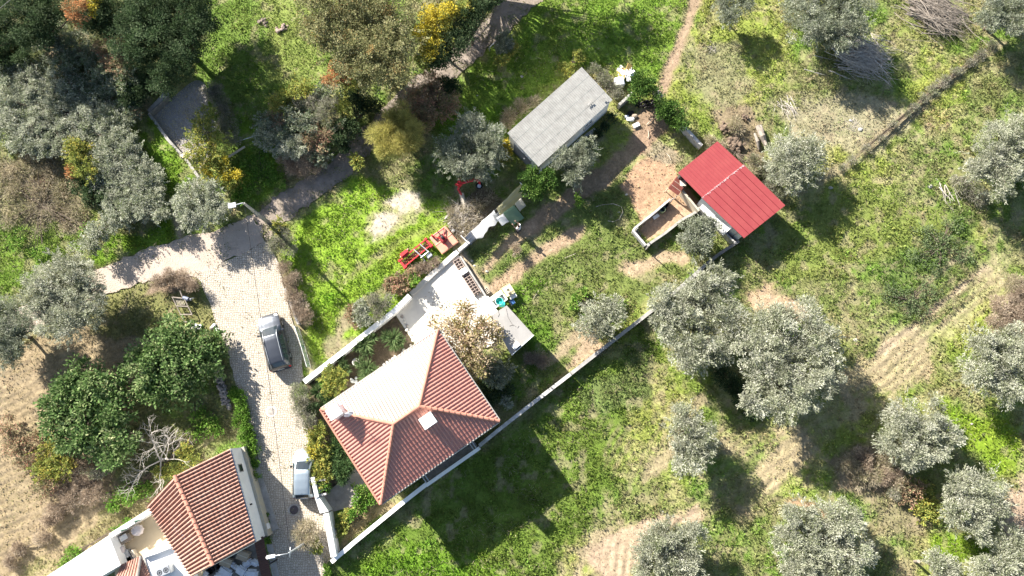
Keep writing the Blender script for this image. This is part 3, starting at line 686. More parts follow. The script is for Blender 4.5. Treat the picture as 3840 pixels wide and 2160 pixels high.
# ---------------------------------------------------------------- the old house by the road with its yard
LZ, LR = 3.3, 4.55
eN, eS = P(862,1683,LZ), P(957,2033,LZ); rN, rS = P(657,1784,LR), P(800,2119,LR); wN, wS = P(553,1895,LZ+.15), P(716,2163,LZ+.15)
lh = thing('old_tiled_house', 'old roadside house with a lichen-darkened barrel tile roof beside the cobbled road', 'house', (rN.x+2, rN.y-3, 0))
mb = MB(); tiles_quad(mb, eN, eS, rS, rN, 27, 11, .125, .035); tiles_quad(mb, wS, wN, rN, rS, 24, 8, .125, .035)
lroof = obj('roof', mb, M_OLDTILE, lh)
mb = MB(); caps(mb, rS+Vector((0,0,.02)), rN+Vector((0,0,.02)), .15, .46); obj('ridge_cap', mb, M_CAP, lroof)
def gable(pts3, z0): # solid under the roof
    n = len(pts3); vs = [Vector((p.x, p.y, z0)) for p in pts3]+pts3
    return vs, [tuple(range(n-1,-1,-1))]+[(i,(i+1)%n,(i+1)%n+n,i+n) for i in range(n)]
dn = Vector((0,0,-.10))
mb = MB()
pts = [eS+dn, eN+dn, rN+dn, wN+dn, wS+dn, rS+dn]; pts = [p for p in pts]
vs = [Vector((p.x, p.y, -.1)) for p in pts]+pts
mb.add(vs, [(0,1,7,6),(1,2,8,7),(2,3,9,8),(3,4,10,9),(4,5,11,10),(5,0,6,11),(6,7,8,11),(11,8,9,10)]); obj('wall', mb, M_WHITE, lh)
od = (eS-eN).normalized(); on = Vector((-od.y, od.x, 0))       # outward, to the road
mb = MB(); A, B = eN+on*.006, eS+on*.006
mb.prism([(A.x,A.y),(B.x,B.y),(B.x+on.x*.22,B.y+on.y*.22),(A.x+on.x*.22,A.y+on.y*.22)], -.1, 1.15); obj('stone_plinth', mb, M_BEIGEWALL, lh)
mb = MB(); mb.tube([eN+on*.06+Vector((0,0,-.03)), eS+on*.06+Vector((0,0,-.03))], .06, 8); obj('gutter', mb, M_METAL, lroof)
def onwall(t, z0, z1, wdt, name, m, o=.02, par=lh):
    p = eN.lerp(eS, t); mb = MB(); a = p-od*wdt/2+on*.003; b = p+od*wdt/2+on*.003
    mb.prism([(a.x,a.y),(b.x,b.y),(b.x+on.x*o,b.y+on.y*o),(a.x+on.x*o,a.y+on.y*o)], z0, z1); return obj(name, mb, m, par)
wf = onwall(.22, 1.9, 2.65, .62, 'window', M_CEMENT, .03); onwall(.22, 1.97, 2.58, .48, 'pane', M_GLASS, .04, wf)
wf = onwall(.62, 2.3, 2.42, .12, 'wall_lamp', M_DARKMET, .14)
onwall(.9, .35, .95, .42, 'meter_box', M_WHITE, .26)
mb = MB(); A, B = eN+od*.6, eS-od*.2
pl = [A+on*.225, B+on*.225, B+on*.75, A+on*.55]; mb.prism([(p.x,p.y) for p in pl], -.1, .14); tag(obj('pavement', mb, M_CEMENT), kind='structure')
mb = MB(); pl = P2([(1000,2042),(1021,2160),(1060,2420),(1095,2420),(1048,2160),(1022,2040)], .1); mb.prism([(p.x,p.y) for p in pl], -.1, .13); tag(obj('pavement', mb, M_CEMENT), kind='structure')
# brown corrugated fence beside the junk yard
fa, fb = P(970,2016,2.0), P(1014,2230,2.0); d = (fb-fa).normalized(); nn = Vector((-d.y, d.x, 0))
mb = MB(); A = fa-nn*.34; B = fb-nn*.34; tiles_quad(mb, fa+nn*.34, fb+nn*.34, B+Vector((0,0,.1)), A+Vector((0,0,.1)), 24, 1, .02, .0)
br = thing('corrugated_canopy', 'dark brown corrugated canopy over the gate south of the old house', 'canopy', (fa.x, fa.y, 0))
obj('roof_sheet', mb, M_BROWN, br)
for t in (0.03, .5, .97):
    p = fa.lerp(fb, t)
    for s_ in (-.28, .28): mb = MB(); mb.box(p.x+nn.x*s_-.04, p.x+nn.x*s_+.04, p.y+nn.y*s_-.04, p.y+nn.y*s_+.04, 0, 1.97); obj('post', mb, M_DARKMET, br)
# yard on the west side
YZ = .9
mb = MB(); pl = P2([(415,2022),(575,1915),(640,2000),(730,2140),(700,2220),(430,2200),(430,2080)], YZ); mb.prism([(p.x,p.y) for p in pl], -.1, YZ); tag(obj('yard_floor', mb, M_CREAM), kind='structure')
mb = MB(); pl = P2([(770,2120),(962,2030),(1000,2200),(980,2300),(740,2300)], .05); mb.prism([(p.x,p.y) for p in pl], -.1, .06); tag(obj('store_yard_floor', mb, M_DARKCEM), kind='structure')
mb = MB(); strip(mb, P2([(412,2010),(566,1913)], 2.0), .34, -.1, 2.0); tag(obj('yard_wall', mb, M_WHITE), 'thick white yard wall between the scrub and the cream courtyard', 'wall')
wr = thing('flat_white_shed', 'shed with a flat blown-out white sheet roof at the bottom left', 'shed', tuple(P(330,2110,0)))
pl = P2([(408,2008),(452,2119),(330,2190),(200,2260),(0,2330),(60,2225),(180,2158)], 2.8); mb = MB(); mb.prism([(p.x,p.y) for p in pl], 2.68, 2.8); obj('roof', mb, M_WHITESHEET, wr)
cc_ = sum((Vector((p.x,p.y)) for p in pl), Vector((0,0)))/len(pl); mb = MB(); mb.prism([(cc_.x+(p.x-cc_.x)*.94, cc_.y+(p.y-cc_.y)*.94) for p in pl], -.1, 2.675); obj('wall', mb, M_WHITE, wr)
p, q = P(298,2093,2.81), P(330,2190,2.81); mb = MB(); d = (q-p).normalized(); mb.tube([p, q], .02, 4); obj('roof_seam', mb, M_METAL, wr)
# small tiled outbuilding and white terrace
tb = thing('small_tiled_annex', 'low annex with a small hipped tile roof at the bottom edge', 'outbuilding', tuple(P(500,2140,0)))
A, B, Cq, D = P(455,2118,2.3), P(530,2084,2.3), P(515,2185,3.0), P(400,2240,3.0)
mb = MB(); tiles_quad(mb, B, A, D, Cq, 8, 5, .06, .03); B2 = P(575,2190,2.3)
tiles_quad(mb, B2, B, Cq, Cq+Vector((.05,-.1,0)), 9, 4, .06, .03); obj('roof', mb, M_OLDTILE, tb)
mb = MB(); caps(mb, B+Vector((0,0,.03)), Cq+Vector((0,0,.03)), .1, .4); obj('ridge_cap', mb, M_DARKCEM, tb)
cc_ = P(505,2160,2.2); mb = MB(); pl = [A.lerp(cc_, .12), B.lerp(cc_, .12), B2.lerp(cc_, .12), Cq, D.lerp(cc_, .12)]; mb.prism([(p.x,p.y) for p in pl], -.1, 2.15); obj('wall', mb, M_WHITE, tb)
wt = thing('white_terrace', 'white rendered terrace block west of the old tiled roof', 'terrace', tuple(P(620,2130,0)))
pl = P2([(542,2092),(640,2050),(652,2058),(720,2165),(740,2260),(600,2260)], 2.2); mb = MB(); mb.prism([(p.x,p.y) for p in pl], -.1, 2.2); obj('floor', mb, M_WHITE, wt)
mb = MB(); strip(mb, [tuple(p[:2]) for p in P2([(536,2088),(590,2070),(648,2047)], 2.5)], .18, -.1, 2.5); obj('parapet', mb, M_WHITE, wt)
mb = MB()
for k in range(5):
    a, b = P(662+k*14, 2072+k*22, 2.2), P(676+k*14, 2068+k*22, 2.2); mb.box(a.x-.1, a.x+.35, a.y-.25, a.y+.2, 1.9-k*.22, 2.1-k*.22)
obj('step', mb, M_CREAM, wt)
q = P(610,2143,2.9); R = Matrix.Translation((q.x, q.y, 2.204)) @ Matrix.Rotation(math.radians(22), 4, 'Z')
ac = thing('air_conditioner', 'twin fan air conditioner standing on the white terrace', 'air conditioner', (q.x, q.y, 2.2))
mb = MB(); mb.box(-.5,.5,-.3,.3,.02,.7, R, .03); obj('casing', mb, M_METAL, ac)
for s_ in (-.24, .24):
    mb = MB(); mb.lathe([(.19,.702),(.19,.715),(.15,.715),(.15,.702)], 16, R @ Matrix.Translation((s_,0,0)), False, False)
    for k in range(4): mb.box(-.15,.15,-.012,.012,.703,.712, R @ Matrix.Translation((s_,0,0)) @ Matrix.Rotation(k*math.pi/4,4,'Z'))
    obj('fan', mb, M_DARKMET, ac)

# ---------------------------------------------------------------- white shed with the corrugated roof
c, ex, ey, L, Wd = frame2([(1896,509),(2025,618),(2304,366),(2174,263)], 2.7)
ws = thing('corrugated_roof_shed', 'long white shed with a pale grey corrugated roof at the top of the plot', 'shed', (c.x, c.y, 0))
M = LM(c, ex, ey); hl, hw = L/2, Wd/2
zN, zS = 2.95, 2.55
mb = MB(); tiles_quad(mb, M@Vector((-hl,-hw,zS)), M@Vector((hl,-hw,zS)), M@Vector((hl,hw,zN)), M@Vector((-hl,hw,zN)), 46, 4, .04, .010, fill=.55); rf = obj('roof', mb, M_FIBRO, ws)
b_ = .12; mb = MB(); vs = []
for xx, yy, zz in ((-hl+b_,-hw+b_,zS-.08),(hl-b_,-hw+b_,zS-.08),(hl-b_,hw-b_,zN-.1),(-hl+b_,hw-b_,zN-.1)): vs += [M@Vector((xx,yy,-.1)), M@Vector((xx,yy,zz))]
mb.add(vs, [(0,2,3,1),(2,4,5,3),(4,6,7,5),(6,0,1,7),(1,3,5,7)]); obj('wall', mb, M_WHITE, ws)
M90 = M @ Matrix.Rotation(math.pi/2, 4, 'Z')
mb = MB(); mb.box(-hw+.9, hw-.7, hl-b_-.01, hl-b_+.05, 0, 1.9, M90); gd = obj('door', mb, mat('grey_door', (.13,.145,.17), .6, .2, 3), ws)
mb = MB(); mb.box(-.2, -.1, hl-b_+.051, hl-b_+.10, .9, 1.05, M90); obj('handle', mb, M_METAL, gd)
for xx in (-2.2, 1.2): window(ws, M, xx, xx+.9, 1.2, 1.9, -hw+b_, -1)
for px_, py_, a in ((2264,369,.1),(2208,390,.9),(2216,384,.3)):
    q = P(px_, py_, 2.75); mb = MB(); mb.box(-.16,.16,-.05,.05,0,.05, Matrix.Translation((q.x,q.y,2.80)) @ Matrix.Rotation(a,4,'Z') @ Matrix.Rotation(.1,4,'X')); obj('loose_tile', mb, M_CEMENT, rf)

# ---------------------------------------------------------------- red-roofed shed and its pen
a0, a1, a2, a3 = P(2541,648,2.75), P(2636,745,2.55), P(2788,620,2.55), P(2690,530,2.75)
b0, b1, b2, b3 = P(2631,741,2.62), P(2790,893,2.1), P(2945,770,2.1), P(2788,617,2.62)
cx = (a0+a1+b1+b2+a2+a3)/6
rs = thing('red_roofed_shed', 'white walled shed with a bright red sheet metal roof in two steps', 'shed', (cx.x, cx.y, 0))
def rib(x): x = x % 1.0; return .035 if x < .22 else (.035*(1-(x-.22)/.1) if x < .32 else (0 if x < .9 else .035*(x-.9)/.1))
mb = MB(); tiles_quad(mb, a1, a2, a3, a0, 15, 1, sub=12, lap=.01, prof=rib); rf = obj('ribbed_roof', mb, M_REDROOF, rs)
mb = MB(); nrm = (b2-b1).cross(b0-b1).normalized(); nrm = nrm if nrm.z > 0 else -nrm
vs = [b1,b2,b3,b0]; vs = vs+[v-nrm*.05 for v in vs]; mb.add(vs, [(0,1,2,3),(7,6,5,4),(0,4,5,1),(1,5,6,2),(2,6,7,3),(3,7,4,0)]); rp = obj('panel_roof', mb, M_REDROOF, rs)
for k in range(1, 8):
    t = k/8; mb = MB(); mb.tube([b1.lerp(b2,t)+nrm*.006, b0.lerp(b3,t)+nrm*.006], .018, 4); obj('seam', mb, M_SEAM, rp)
mb = MB(); d = (b3-b0)
for k in range(60):
    p = b0+d*(k/60)+nrm*.012; mb.tube([p, p+(b1-b0).normalized()*random.uniform(.03,.16)], random.uniform(.008,.02), 4)
obj('foam_seal', mb, M_WHITE, rp)
mb = MB()
def wallseg(p, q, zp, zq, th, z0=-.1):
    d = (q-p); d.z = 0; d.normalize(); n = Vector((-d.y, d.x, 0))*th
    vs = []
    for w_, h in ((p, zp), (q, zq)):
        for o in (0, 1): vs += [(w_.x+n.x*o, w_.y+n.y*o, z0), (w_.x+n.x*o, w_.y+n.y*o, h)]
    mb.add(vs, [(0,4,5,1),(2,3,7,6),(0,1,3,2),(4,6,7,5),(1,5,7,3),(0,2,6,4)])
ins = lambda p, k=.05: Vector((p.x+(cx.x-p.x)*k, p.y+(cx.y-p.y)*k, p.z))
w0, w1, w2, w3 = ins(b0), ins(b1), ins(b2), ins(a3)
wallseg(w0, w1, 2.5, 2.02, .14); obj('wall', mb, M_WHITE, rs)
mb = MB(); wallseg(w1, w2, 2.02, 2.02, .14); obj('wall', mb, M_OLDWHITE, rs)
mb = MB(); wallseg(w2, w3, 2.02, 2.6, .14); obj('wall', mb, M_OLDWHITE, rs)
mb = MB(); wallseg(w3, ins(a0), 2.6, 2.6, .14); obj('wall', mb, M_DARKCEM, rs)
# open front, low wall and planks
q0, q1 = P(2560,715,1.1), P(2622,790,1.1)
mb = MB(); strip(mb, [q0, q1], .16, -.1, 1.1); obj('low_wall', mb, M_BEIGEWALL, rs)
mb = MB(); strip(mb, P2([(2625,778),(2760,912)], 1.0), .14, -.1, 1.0); obj('lean_wall', mb, M_OLDWHITE, rs)
pl = P2([(2628,776),(2640,752),(2738,858),(2716,880)], 1.4); z_ = [1.1,1.9,1.75,1.05]; mb = MB()
vs = [Vector((p.x,p.y,h)) for p, h in zip(pl, z_)]; vs += [v+Vector((0,0,.05)) for v in vs]; mb.add(vs, [(3,2,1,0),(4,5,6,7),(0,1,5,4),(1,2,6,5),(2,3,7,6),(3,0,4,7)]); obj('side_sheet', mb, M_WHITESHEET, rs)
for px_, py_ in ((2728,868), (2752,884)):
    q = P(px_, py_, 1.0); mb = MB(); mb.tube([(q.x, q.y, 0), (q.x, q.y, 1.9)], .05, 6); obj('post', mb, M_METAL, rs)
pn = thing('block_pen', 'roofless pen of bare concrete blocks in front of the red shed', 'pen', tuple(P(2500,840,0)))
mb = MB(); strip(mb, P2([(2516,742),(2460,790),(2384,850),(2378,862),(2424,916)], 1.0), .16, -.1, .7); obj('block_wall', mb, M_OLDWHITE, pn)
mb = MB(); strip(mb, P2([(2426,918),(2500,868),(2560,820),(2612,792),(2628,774)], .9), .2, -.1, .6); obj('block_wall', mb, M_CEMENT, pn)
for px_, py_ in ((2516,742),(2427,917),(2384,852)):
    q = P(px_, py_, 1.3); mb = MB(); mb.tube([(q.x+.12, q.y-.12, 0), (q.x+.12, q.y-.12, 1.5)], .05, 6); obj('post', mb, M_CEMENT, pn)
dr = thing('brown_door_panel', 'rust brown panelled door standing ajar at the pen', 'door', tuple(P(2535,692,0)))
p, q = P(2512,695,1.6), P(2548,722,1.6); p2, q2 = P(2530,672,1.0), P(2564,697,1.0)
vs = [Vector((p.x,p.y,.9)), Vector((q.x,q.y,.9)), Vector((q2.x,q2.y,1.75)), Vector((p2.x,p2.y,1.75))]; nn = Vector((.04,-.04,.03)); vs += [v+nn for v in vs]
mb = MB(); mb.add(vs, [(3,2,1,0),(4,5,6,7),(0,1,5,4),(1,2,6,5),(2,3,7,6),(3,0,4,7)]); obj('panel', mb, mat('rust_brown', (.19,.055,.04), .7, .4, 4), dr)
mb = MB()
for t in (.33, .66): mb.tube([vs[4].lerp(vs[7], t), vs[5].lerp(vs[6], t)], .015, 4)
mb.tube([vs[0], (vs[0].x, vs[0].y, 0)], .04, 6); mb.tube([vs[1], (vs[1].x, vs[1].y, 0)], .04, 6); obj('frame', mb, M_PALEWOOD, dr)
mb = MB(); a, b = P(2552,690,1.9), P(2574,672,1.9); mb.box(a.x, b.x, a.y-.1, b.y, 1.7, 1.75); tag(obj('plank', mb, M_PALEWOOD), 'pale board between the brown door and the red roof', 'board')
for i, (px_, py_, m_, r_, l_) in enumerate(((2497,769,M_BLACK,.22,'black open barrel against the pen wall'),(2485,785,mat('green_plastic',(.14,.18,.10),.5,.3,5),.24,'mossy green open barrel beside the black one in the pen'))):
    q = P(px_, py_, .55); t = thing('barrel', l_, 'barrel', (q.x, q.y, 0), 0, 'barrels in the block pen')
    mb = MB(); mb.lathe([(r_*.92,0),(r_,.08),(r_*1.02,.3),(r_,.52),(r_*1.03,.55),(r_*.93,.55),(r_*.92,.1)], 18, Matrix.Translation((q.x,q.y,0)), True, False); obj('drum', mb, m_, t, True)
    mb = MB(); mb.lathe([(.001,.1),(r_*.915,.1)], 18, Matrix.Translation((q.x,q.y,0)), False, False); obj('water', mb, M_GLASS, t)
p = P(2460,812,.05); mb = MB(); mb.box(-.28,.28,-.14,.14,0,.06, Matrix.Translation((p.x,p.y,.03)) @ Matrix.Rotation(.6,4,'Z') @ Matrix.Rotation(.15,4,'X'), .02); tag(obj('feed_tray', mb, M_WHITE), 'white tray lying on the floor of the pen', 'tray')

# ---------------------------------------------------------------- flat concrete outbuilding by the patio
c4 = P2([(1838,1186),(1918,1331),(2001,1256),(1900,1145)], 2.5); cc_ = sum(c4, Vector())/4
fo = thing('flat_roof_outbuilding', 'small outbuilding under a bare grey concrete slab beside the patio', 'outbuilding', (cc_.x, cc_.y, 0))
mb = MB(); mb.prism([(p.x,p.y) for p in c4], 2.27, 2.5); sb = obj('roof_slab', mb, M_SLAB, fo)
mb = MB(); mb.prism([(cc_.x+(p.x-cc_.x)*.93, cc_.y+(p.y-cc_.y)*.93) for p in c4], -.1, 2.267); obj('wall', mb, M_OLDWHITE, fo)
d = (c4[2]-c4[1]).normalized(); n = Vector((d.y,-d.x,0)); A, B = c4[1]+n*.003, c4[2]+n*.003; mb = MB(); mb.prism([(A.x,A.y),(B.x,B.y),(B.x+n.x*.04,B.y+n.y*.04),(A.x+n.x*.04,A.y+n.y*.04)], 2.2, 2.56); obj('fascia', mb, M_WHITE, fo)
q = P(1934,1296,2.7); mb = MB(); R = Matrix.Translation((q.x,q.y,2.5)) @ Matrix.Rotation(math.atan2(d.y,d.x),4,'Z'); mb.box(-.28,.28,-.2,.2,.003,.32,R,.02); vv = obj('vent', mb, M_WHITE, fo)
mb = MB(); mb.box(-.24,.24,-.215,-.205,.08,.28,R); obj('vent_grille', mb, M_DARKMET, vv)
mb = MB()
for pts in ([(1868,1166),(1872,1178),(1868,1188)],[(1935,1225),(1925,1218),(1910,1222)],[(1940,1230),(1946,1222)],[(1898,1158),(1905,1190),(1924,1222)]): mb.tube([P(a,b,2.515) for a, b in pts], .015, 4)
obj('crack', mb, M_DARKCEM, sb)

# ---------------------------------------------------------------- garden and boundary walls
def wall(name, label, pts, h, th, m, cap=None, cat='wall'):
    t = thing(name, label, cat, tuple(P(*pts[0], 0)))
    mb = MB(); strip(mb, P2(pts, h), th, -.15, h-(.06 if cap else 0)); obj('masonry', mb, m, t)
    if cap: mb = MB(); strip(mb, P2(pts, h), th+.06, h-.058, h); obj('coping', mb, cap, t)
    return t
wall('boundary_wall', 'long whitewashed boundary wall running below the big house', [(1242,2108),(1330,2032),(1500,1893),(1600,1815)], .8, .26, M_OLDWHITE, M_WHITE)
wall('boundary_wall', 'whitewashed boundary wall climbing from the terrace towards the olives', [(1797,1672),(1870,1612),(2000,1510),(2140,1402)], .8, .22, M_OLDWHITE, M_OLDWHITE)
wall('boundary_wall', 'grey cement boundary wall half hidden under the big olive crowns', [(2142,1400),(2290,1285),(2440,1168),(2560,1070),(2650,990)], .75, .22, M_CEMENT, M_CEMENT)
wall('boundary_wall', 'short mould-blackened wall between the olives and the red shed', [(2652,988),(2700,950),(2772,903)], .8, .24, M_DARKCEM)
wall('garden_wall', 'tall bright white garden wall between the parked car and the patio', [(1140,1432),(1300,1308),(1480,1164),(1536,1108)], .95, .34, M_WHITE, M_WHITE)
wall('garden_wall', 'lower cream wall along the upper edge of the patio', [(1540,1104),(1620,1028),(1716,942)], .26, .34, M_PATIO, M_PATIO)
wall('garden_wall', 'low wall the washing line runs along', [(1719,939),(1790,880),(1860,812),(1905,768)], .8, .22, M_CEMENT, M_OLDWHITE)
wall('field_wall', 'stub of concrete wall beside the rubbish heap behind the corrugated shed', [(2322,392),(2372,346)], .9, .22, M_CEMENT)
wall('field_wall', 'short concrete wall behind the round dark tree', [(2455,330),(2484,360)], 1.0, .24, M_CEMENT)
wall('field_wall', 'rendered low wall between the dark bushes and the red shed', [(2556,462),(2590,500),(2632,546)], .9, .26, M_OLDWHITE)
# entrance with gate pillars
t = thing('front_wall', 'white front wall with the stepped entrance behind the small blue car', 'wall', tuple(P(1180,1800,0)))
mb = MB(); strip(mb, P2([(1172,1790),(1188,1865)], 1.4), .28, -.1, 1.4); obj('masonry', mb, M_WHITE, t)
mb = MB(); pl = P2([(1181,1866),(1197,1866),(1232,1918),(1200,1925)], 1.3); mb.prism([(p.x,p.y) for p in pl], -.1, 1.3); obj('masonry', mb, M_WHITE, t)
mb = MB(); strip(mb, P2([(1222,1926),(1246,2060),(1251,2088)], 1.3), .42, -.1, 1.3); obj('masonry', mb, M_WHITE, t)
for k in range(4):
    a, b = P(1186+k*3,1804+k*18,1.2), P(1220+k*1,1798+k*18,1.2); mb = MB(); strip(mb, [a, b], .14, -.1, 1.2-.01*k); obj('fin', mb, M_OLDWHITE, t)
# openwork block bench by the patio
t = thing('openwork_block_wall', 'low openwork wall of brown hollow blocks at the top corner of the patio', 'wall', tuple(P(1720,960,0)))
mb = MB(); A, B = P(1722,966,.3), P(1806,1098,.3); d = (B-A); LL = d.length; d.normalize(); n = Vector((d.y,-d.x,0)); R = Matrix(((d.x,n.x,0,A.x),(d.y,n.y,0,A.y),(0,0,1,0),(0,0,0,1)))
k = 0; u = 0
while u < LL-.2:
    if .95 < u < 1.35: u += .24; continue
    mb.box(u,u+.05,0,.62,.051,.34,R); mb.box(u+.05,u+.24,0,.06,.051,.34,R); mb.box(u+.05,u+.24,.28,.34,.051,.30,R); mb.box(u+.05,u+.24,.56,.62,.051,.34,R); u += .24
obj('hollow_block', mb, mat('brown_block', (.36,.285,.24), .95, .4, 5), t)
mb = MB(); mb.box(.95,1.4,-.02,.64,.051,.5,R,.02); obj('white_pier', mb, M_WHITE, t)
mb = MB(); strip(mb, [A-n*.12, B-n*.12+d*.6], .14, -.1, .55); obj('kerb', mb, M_CEMENT, t)
mb = MB(); strip(mb, P2([(1826,1112),(1862,1168)], .6), .2, -.1, .6); tag(obj('patio_wall', mb, M_WHITE), 'short white wall between the patio and the wash sink', 'wall')
# roadside retaining kerb and mesh fence
wall('retaining_wall', 'low grey retaining wall between the road and the dry hedge', [(1068,1080),(1085,1130),(1118,1215)], .5, .18, M_CEMENT)
t = thing('mesh_fence', 'green mesh fence panel beside the black car', 'fence', tuple(P(1110,1230,0)))
fp = P2([(1104,1222),(1126,1290),(1150,1375)], 1.2)
for i in range(9):
    p = fp[0].lerp(fp[2], i/8); mb = MB(); mb.tube([(p.x,p.y,0),(p.x,p.y,1.25)], .022, 5); obj('post', mb, M_METAL, t)
mb = MB()
for h in (.05, 1.2): mb.tube([Vector((p.x,p.y,h)) for p in fp], .02, 5)
obj('rail', mb, M_WHITE, t)
mg = bpy.data.materials.new('green_netting'); mg.use_nodes = True; b = mg.node_tree.nodes["Principled BSDF"]; b.inputs['Base Color'].default_value = (.10,.22,.15,1); b.inputs['Roughness'].default_value = .8
vz = mg.node_tree.nodes.new("ShaderNodeTexNoise"); vz.inputs['Scale'].default_value = 60; mr = mg.node_tree.nodes.new("ShaderNodeMapRange"); mr.inputs['From Min'].default_value = .42; mr.inputs['From Max'].default_value = .46; mg.node_tree.links.new(vz.outputs['Fac'], mr.inputs['Value']); mg.node_tree.links.new(mr.outputs[0], b.inputs['Alpha'])
mb = MB(); n_ = len(fp)
for a, b2_ in ((fp[0],fp[1]),(fp[1],fp[2])): mb.add([(a.x,a.y,.06),(b2_.x,b2_.y,.06),(b2_.x,b2_.y,1.19),(a.x,a.y,1.19)], [(0,1,2,3)])
obj('netting', mb, mg, t)
# rubble wall along the lane, one mound of stones laid as a wall
t = thing('rubble_wall', 'dry stone rubble wall beside the green roadside hedge', 'wall', tuple(P(830,1420,0)))
mb = MB(); rr = random.Random(5); n = 0
for k in range(210):
    u = rr.random(); px_ = 806+u*50+rr.uniform(-13,13); py_ = 1355+u*175+rr.uniform(-6,6); q = P(px_, py_, 0); mb.rock((q.x,q.y,rr.uniform(.03,.35)), rr.uniform(.07,.16), n); n += 1
obj('stones', mb, mat('grey_rubble', (.27,.245,.225), .95, .6, 6), t)
# channel edge, sluice slabs
mb = MB(); strip(mb, P2([(558,426),(628,522),(700,602),(744,664)], .05), .22, -.7, .06); tag(obj('channel_wall', mb, M_CEMENT), 'concrete edge of the sunken channel on the grassy left bank', 'wall')
t = thing('channel_bridge', 'weathered concrete slab bridging the head of the channel', 'footbridge', tuple(P(590,382,0)))
mb = MB(); pl = P2([(552,412),(562,424),(634,352),(622,338)], .18); mb.prism([(p.x,p.y) for p in pl], .02, .18); obj('slab', mb, M_CEMENT, t)
mb = MB(); strip(mb, P2([(556,426),(632,358)], .22), .08, -.5, .24); obj('beam', mb, M_DARKCEM, t)
mb = MB(); strip(mb, P2([(676,590),(715,566)], .1), .34, -.05, .12); tag(obj('crossing_plank', mb, M_PALEWOOD), 'pale plank laid across the foot of the channel', 'plank')
# ---------------------------------------------------------------- trees, bushes and other plants
KIND = {  # leaf length, width, leaf cover, clump radius (m), spread of axis, palette [(colour, weight)]
 'olive':   (.24, .070, 2.6, .42, .75, [((.29,.295,.215),.45),((.19,.205,.125),.28),((.40,.395,.32),.22),((.115,.135,.06),.05)]),
 'olive_dark': (.22, .065, 2.6, .40, .75, [((.215,.23,.165),.5),((.135,.155,.09),.32),((.31,.315,.25),.18)]),
 'silver':  (.18, .080, 2.6, .36, .8, [((.29,.30,.225),.45),((.19,.21,.13),.30),((.40,.395,.32),.17),((.10,.13,.05),.08)]),
 'bramble': (.17, .105, 2.4, .34, .9, [((.20,.225,.15),.40),((.12,.155,.07),.35),((.31,.32,.24),.20),((.28,.20,.13),.05)]),
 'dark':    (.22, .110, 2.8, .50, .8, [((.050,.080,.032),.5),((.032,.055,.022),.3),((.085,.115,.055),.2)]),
 'broad':   (.33, .190, 2.5, .45, .9, [((.085,.135,.042),.45),((.055,.095,.028),.3),((.17,.215,.09),.2),((.25,.27,.13),.05)]),
 'citrus':  (.17, .110, 3.0, .32, .8, [((.060,.115,.022),.5),((.040,.080,.016),.3),((.12,.19,.04),.2)]),
 'poplar':  (.19, .130, 2.1, .48, .9, [((.165,.165,.075),.40),((.115,.12,.05),.30),((.24,.225,.12),.22),((.22,.15,.06),.08)]),
 'yellow':  (.19, .120, 2.0, .40, .9, [((.52,.42,.045),.5),((.38,.32,.06),.3),((.19,.20,.05),.2)]),
 'yellowgreen': (.17, .10, 2.0, .36, .9, [((.235,.26,.06),.45),((.155,.19,.05),.35),((.37,.31,.07),.2)]),
 'orange':  (.17, .110, 1.9, .34, .9, [((.46,.20,.085),.4),((.36,.20,.09),.3),((.25,.20,.10),.3)]),
 'pinkish': (.17, .100, 2.0, .36, .9, [((.27,.19,.12),.4),((.20,.19,.10),.4),((.36,.20,.14),.2)]),
 'tan':     (.26, .130, 1.15, .42, 1.0, [((.44,.345,.23),.45),((.30,.25,.12),.25),((.22,.20,.06),.18),((.50,.33,.22),.12)]),
 'tamarisk':(.42, .030, 3.6, .50, .35, [((.30,.265,.085),.45),((.23,.215,.065),.35),((.16,.17,.05),.20)]),
 'hedge':   (.13, .085, 2.6, .26, .9, [((.10,.20,.025),.45),((.06,.13,.015),.3),((.17,.27,.05),.25)]),
 'scrub':   (.22, .028, 2.2, .34, .8, [((.24,.185,.135),.4),((.175,.135,.10),.35),((.32,.265,.20),.25)]),
 'greyscrub': (.20, .045, 2.0, .34, .8, [((.22,.205,.165),.4),((.15,.145,.10),.35),((.17,.19,.10),.25)]),
 'straw':   (.34, .028, 2.0, .40, .5, [((.36,.31,.22),.5),((.27,.225,.15),.3),((.22,.21,.11),.2)]),
 'blade':   (.60, .060, 1.5, .16, .22, [((.055,.095,.035),.5),((.09,.145,.055),.3),((.15,.20,.09),.2)]),
 'needle':  (.26, .045, 2.6, .26, .6, [((.065,.115,.040),.5),((.045,.085,.03),.3),((.12,.17,.06),.2)]),
 'groundcover': (.12, .065, 1.0, .30, .9, [((.15,.20,.09),.5),((.10,.145,.06),.3),((.20,.24,.12),.2)]),
 'leafy':   (.20, .140, 2.0, .28, .9, [((.11,.205,.03),.5),((.07,.145,.02),.3),((.19,.25,.06),.2)]),
}
for _k, (_f, _ls) in {'olive':(1.22,.70),'olive_dark':(1.2,.72),'silver':(1.3,.75),'bramble':(1.15,.75),'dark':(1.1,.70),'broad':(1.45,.80),'citrus':(1.25,.8),'poplar':(1.45,.70),'yellow':(1.1,.75),'yellowgreen':(1.15,.8),
                   'orange':(1.1,.75),'pinkish':(1.25,.75),'tan':(1.05,.8),'tamarisk':(1.65,.75),'scrub':(1.45,.8),'greyscrub':(1.35,.75),'straw':(1.25,.85),'leafy':(1.25,.8),'hedge':(1.15,.9),'needle':(1.2,1),'blade':(1.2,1)}.items():
    q = KIND[_k]; KIND[_k] = (q[0]*_ls, q[1]*_ls, q[2]*1.12, q[3]*1.08, q[4], [(tuple(min(.8, c*_f) for c in cc), w_) for cc, w_ in q[5]])
